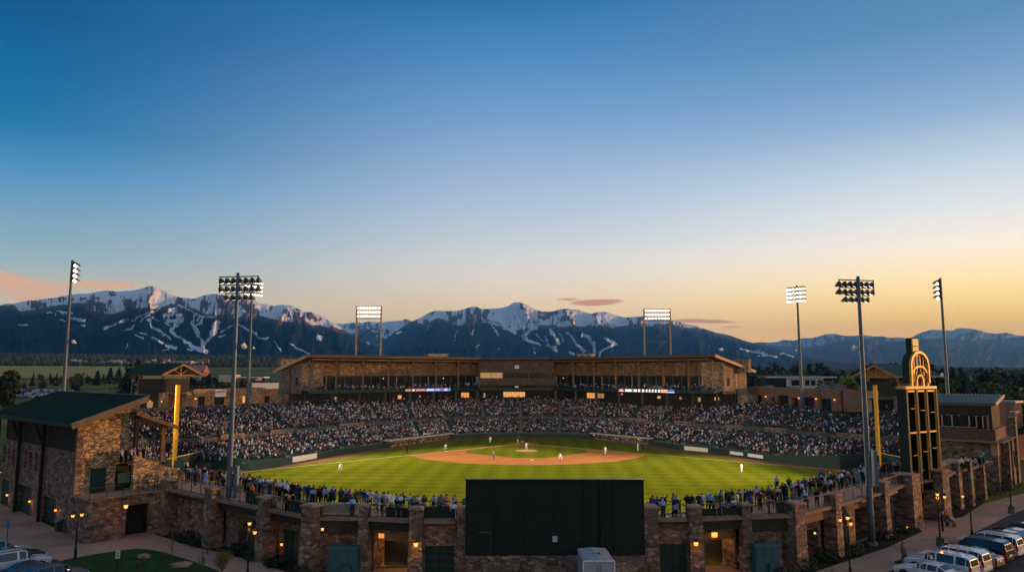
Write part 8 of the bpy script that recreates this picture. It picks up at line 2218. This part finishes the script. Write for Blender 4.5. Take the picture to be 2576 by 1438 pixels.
# street-light poles in the distance on the left
for i, (px, yt, Y) in enumerate(((72, 960, 470), (31, 985, 400), (333, 958, 400), (115, 984, 480), (268, 983, 430), (184, 984, 440))):
    x = XA(px, Y); z = float(terr(np.array(x), np.array(float(Y)))); zt_ = P(px, yt, Y).z
    t_ = empty('street_lamp', (x, Y, z), 0, ('distant tall lamp post, %s' % ('with pale head above the left car park', 'thin grey at the edge of the left car park', 'grey beside the pavilion left post', 'short beside the left car park', 'short behind the clubhouse ridge, right', 'short behind the clubhouse ridge by the mast')[i]), 'street lamp', 'distant lamp posts')
    mb = MB(); mb.tube([(0, 0, 0), (0, 0, zt_ - z)], [.28, .16], 6); mb.build('post', M_STEEL, t_)
    mb = MB(); mb.tube([(0, 0, zt_ - z - .2), (.5, 0, zt_ - z + .5), (0, 0, zt_ - z + .8)], [.3, .6, .2], 6); mb.build('lamp_head', M_TAN, t_)
# white modern building behind the right wing
wb = empty('modern_building', (XA(2000, 330), 330, 0), R(-4), 'white flat-roofed modern building with wide dark windows behind the brown one', 'building')
sc_ = 330 / 1900
def bxp(xa, xb, ya, yb, dep, nm, m_, y0=0):
    x0_, x1_ = (xa - 2000) * sc_, (xb - 2000) * sc_; z0, z1 = EYE + (939 - yb) * sc_, EYE + (939 - ya) * sc_
    mb = MB(); mb.box(x0_, x1_, y0, y0 + dep, z0, z1); return mb.build(nm, m_, wb)
M_OFFW = mat('white_render', (.58, .52, .47), .8, var=.06)
bxp(1978, 2068, 950, 985, 14, 'white_block', M_OFFW); bxp(1930, 1978, 953, 985, 12, 'dark_green_wing', M_GREEN, .6); bxp(1928, 2100, 946.5, 950, 15, 'roof_slab', M_OFFW, -.8); bxp(1920, 2062, 944, 946.4, 10, 'upper_roof', M_STEEL, 2)
for xa, xb in ((1990, 2013), (2024, 2034), (2038, 2048), (2054, 2066)): bxp(xa, xb, 955, 968, .2, 'window', M_GLASS, -.25)
bxp(1972, 2001, 941, 944, 5, 'rooftop_plant', M_TEAL, 3); bxp(2068, 2092, 957, 985, 8, 'low_wing', M_BROWN, 1)
# flat pale buildings left of the stand
fb = empty('warehouse', (XA(600, 420), 420, 0), 0, 'cream flat-roofed warehouse between trees left of the main stand', 'building')
sc_ = 420 / 1900
def bq(xa, xb, ya, yb, dep, nm, m_, y0=0, par=fb, cx_=600):
    x0_, x1_ = (xa - cx_) * sc_, (xb - cx_) * sc_; z0, z1 = EYE + (939 - yb) * sc_, EYE + (939 - ya) * sc_
    mb = MB(); mb.box(x0_, x1_, y0, y0 + dep, z0, z1); return mb.build(nm, m_, par)
bq(551, 583, 942, 960, 14, 'front_block', mat('cream_wall', (.60, .46, .34), .8)); bq(583, 640, 950, 975, 12, 'rear_block', mat('tan_wall', (.40, .27, .18), .8), 2); bq(602, 668, 947, 950, 10, 'roof_canopy', M_WHITE, -3); bq(600, 660, 956, 975, 6, 'brown_wall', M_BROWN, 0.5)
sc_ = 232 / 1900
wu = empty('service_building', (XA(650, 232), 232, 0), 0, 'low service building with a broad white roof edge beside the stand end wall', 'building')
bq(634, 682, 962.5, 977, 8, 'white_fascia', M_WHITE, 0, wu, 650); bq(636, 682, 978, 1010, 7, 'wall', M_BROWN, .5, wu, 650); bq(655, 668, 957, 962.4, 2, 'rooftop_unit', M_STEEL, 2, wu, 650)
# near saplings and shrubs
def sapling(px, ytop, ybase_px, label, leaf=None, n=120, seed=1, spread=.35):
    b_ = G(px, ybase_px, ZG); h = P(px, ytop, b_.y).z - ZG
    t_ = empty('young_tree', b_, 0, label, 'tree', 'young trees along the footpath')
    rs_ = random.Random(seed); mb = MB(); mb.tube([(0, 0, 0), (.03, 0, h * .45), (0, .02, h)], [.05, .035, .012], 6)
    tips = []
    for k in range(11):
        z = h * rs_.uniform(.3, .85); a = rs_.uniform(0, 6.28); L_ = h * spread * rs_.uniform(.5, 1) * (1.2 - z / h)
        p1 = Vector((math.cos(a) * L_ * .5, math.sin(a) * L_ * .5, z + L_ * .55)); p2 = Vector((math.cos(a) * L_, math.sin(a) * L_, z + L_ * 1.25)); mb.tube([(0, 0, z), p1, p2], [.02, .012, .004], 4); tips += [p1, p2, p1.lerp(p2, .5)]
        q2 = p1 + Vector((rs_.uniform(-.3, .3), rs_.uniform(-.3, .3), rs_.uniform(.1, .4))); mb.tube([p1, q2], [.009, .003], 4); tips.append(q2)
    mb.build('trunk', M_BARK, t_)
    if leaf:
        mb = MB()
        for k in range(n):
            c = rs_.choice(tips) + Vector([rs_.gauss(0, .14) for _ in range(3)]); u = Vector([rs_.gauss(0, 1) for _ in range(3)]).normalized() * .055; w_ = u.cross(Vector([rs_.gauss(0, 1) for _ in range(3)])).normalized() * .045
            mb.add([c - u, c + w_, c + u, c - w_], [(0, 1, 2, 3)])
        mb.build('crown', leaf, t_)
sapling(556, 1390, 1462, 'leafy yellow-green young tree before the footpath, lower left', M_LEAFY, 1500, 3, .42)
sapling(508, 1388, 1442, 'bare young tree left of the leafy yellow-green one', M_LEAFD, 60, 5)
sapling(430, 1290, 1428, 'tall thin bare young tree on the left lawn edge', None, 0, 8, .18)
sapling(520, 1300, 1394, 'thin bare young tree against the stone wall near the left mast', None, 0, 9, .2)
sapling(2096, 1420, 1475, 'bare twiggy young tree at the lower edge, right', None, 0, 12, .4)
sapling(352, 1400, 1452, 'tiny leafy sapling on the left lawn', M_LEAFG, 120, 14, .4)
def shrub(px, py, r, h, label, leaf=M_LEAFD, n=260, seed=1, z=None):
    b_ = G(px, py, ZG); rs_ = random.Random(seed); mb = MB()
    for k in range(n):
        d = Vector([rs_.gauss(0, 1) for _ in range(3)]).normalized(); c = Vector((d.x * r, d.y * r, h * .5 + d.z * h * .5)) * rs_.uniform(.6, 1.05); s = .06 + .05 * rs_.random(); u = Vector([rs_.gauss(0, 1) for _ in range(3)]).normalized() * s; w_ = u.cross(Vector([rs_.gauss(0, 1) for _ in range(3)])).normalized() * s
        mb.add([c - u, c + w_, c + u, c - w_], [(0, 1, 2, 3)])
    mb.tube([(0, 0, 0), (0, 0, h * .5)], [.03, .02], 5)
    o = mb.build('shrub', leaf); o.location = b_; return tag(o, label, 'shrub', 'shrubs in the planting beds')
for i, (px, py, r, h, lf, lab) in enumerate(((1318, 1455, 1.3, 1.5, M_LEAFG, 'large loose green shrub below the green screen'), (1290, 1458, .9, 1.0, M_LEAFY, 'small yellowish shrub at the lower edge below the green screen'), (468, 1360, .8, 1.1, M_LEAFD, 'dark shrub in the bed right of the garage opening'), (500, 1372, 1.0, 1.0, M_LEAFE, 'dark low shrub in the left bed near the thin tree'),
    (600, 1391, 1.0, 1.2, M_LEAFE, 'dark shrub in the bed right of the near left mast'), (640, 1406, 1.1, 1.1, M_LEAFD, 'dark shrub in the bed before the third left pillar'), (690, 1424, 1.0, .9, M_LEAFE, 'dark shrub in the bed before the dark green door'), (760, 1446, .9, .8, M_LEAFD, 'dark shrub in the bed left of the utility cabinet'),
    (2030, 1436, 1.0, 1.2, M_LEAFD, 'dark shrub in the bed below the rust beam'), (2080, 1412, 1.1, 1.1, M_LEAFE, 'dark shrub in the bed at the lamp post, right'), (2140, 1394, 1.2, 1.2, M_LEAFD, 'dark shrub in the bed left of the right near mast'), (2235, 1355, 1.2, 1.1, M_LEAFE, 'dark shrub in the bed right of the right near mast'), (2270, 1340, 1.0, 1.0, M_LEAFD, 'dark shrub in the bed before the scoreboard base'),
    (2440, 1268, 1.3, 1.4, M_LEAFE, 'dark shrub at the foot of the street building'), (2505, 1242, 1.8, 2.2, M_LEAFE, 'big dark shrub at the street building corner'), (2535, 1232, 1.5, 1.5, M_LEAFE, 'big dark shrub rightmost at the street building'), (1975, 1452, .9, .9, M_LEAFD, 'dark shrub beside the grey-teal utility cabinet'))):
    shrub(px, py, r, h, lab, lf, 420, i + 1)
# boulders on the lawn
def rock(px, py, s, label):
    b_ = G(px, py, ZG); rs_ = random.Random(px); bm = bmesh.new(); bmesh.ops.create_icosphere(bm, subdivisions=2, radius=1)
    for v in bm.verts: v.co *= rs_.uniform(.8, 1.15); v.co.x *= s * 1.3; v.co.y *= s * .8; v.co.z *= s * .55
    me = bpy.data.meshes.new('boulder'); bm.to_mesh(me); bm.free(); me.materials.append(M_CAP); o = bpy.data.objects.new('boulder', me); COL.objects.link(o); o.location = (b_.x, b_.y, ZG + s * .2)
    tag(o, label, 'boulder', 'boulders on the left lawn')
rock(446, 1425, .55, 'pale boulder on the left lawn, left one of the adjoining pair'); rock(464, 1424, .6, 'pale boulder on the left lawn, right one of the adjoining pair'); rock(362, 1402, .5, 'low pale boulder near the top of the left lawn')
# statue-like post on the right path: dark bollard figure
b_ = G(2275, 1415, ZG); mn = empty('stone_marker', b_, 0, 'slim dark standing stone on a low planted mound beside the right walkway', 'monument')
mb = MB(); mb.tube([(0, 0, .1), (.02, 0, .8), (-.02, 0, 1.3), (0, 0, 1.75), (0, 0, 1.85)], [.3, .22, .24, .16, .06], 9); mb.build('stone', M_STONE, mn)
mb = MB(); mb.tube([(0, 0, -.05), (0, 0, .12)], [.95, .6], 14); mb.build('mound', M_MULCH, mn)
# ============================================================ air
HAZE_D = 2.7e-5
mb = MB(); mb.box(-38000, 38000, -10500, 38500, -60, 2300)
hz = mb.build('haze', []); hz['kind'] = 'stuff'
m = bpy.data.materials.new('thin_air'); m.use_nodes = True; nt = m.node_tree
nt.nodes.clear(); out = nt.nodes.new('ShaderNodeOutputMaterial'); vp = nt.nodes.new('ShaderNodeVolumePrincipled')
vp.inputs['Color'].default_value = (.10, .44, 1.0, 1); vp.inputs['Density'].default_value = HAZE_D; vp.inputs['Anisotropy'].default_value = .1
nt.links.new(vp.outputs[0], out.inputs['Volume']); hz.data.materials.append(m)
hz.visible_shadow = True
# ============================================================ render settings
SC.render.engine = 'CYCLES'
SC.cycles.use_denoising = True
try: SC.cycles.denoiser = 'OPENIMAGEDENOISE'
except Exception: pass
SC.cycles.max_bounces = 5; SC.cycles.diffuse_bounces = 2; SC.cycles.glossy_bounces = 2; SC.cycles.transmission_bounces = 2; SC.cycles.volume_bounces = 0
SC.cycles.sample_clamp_indirect = 4; SC.cycles.sample_clamp_direct = 30
SC.cycles.use_light_tree = True
SC.view_settings.view_transform = 'Standard'; SC.view_settings.look = 'None'; SC.view_settings.exposure = 0; SC.view_settings.gamma = 1
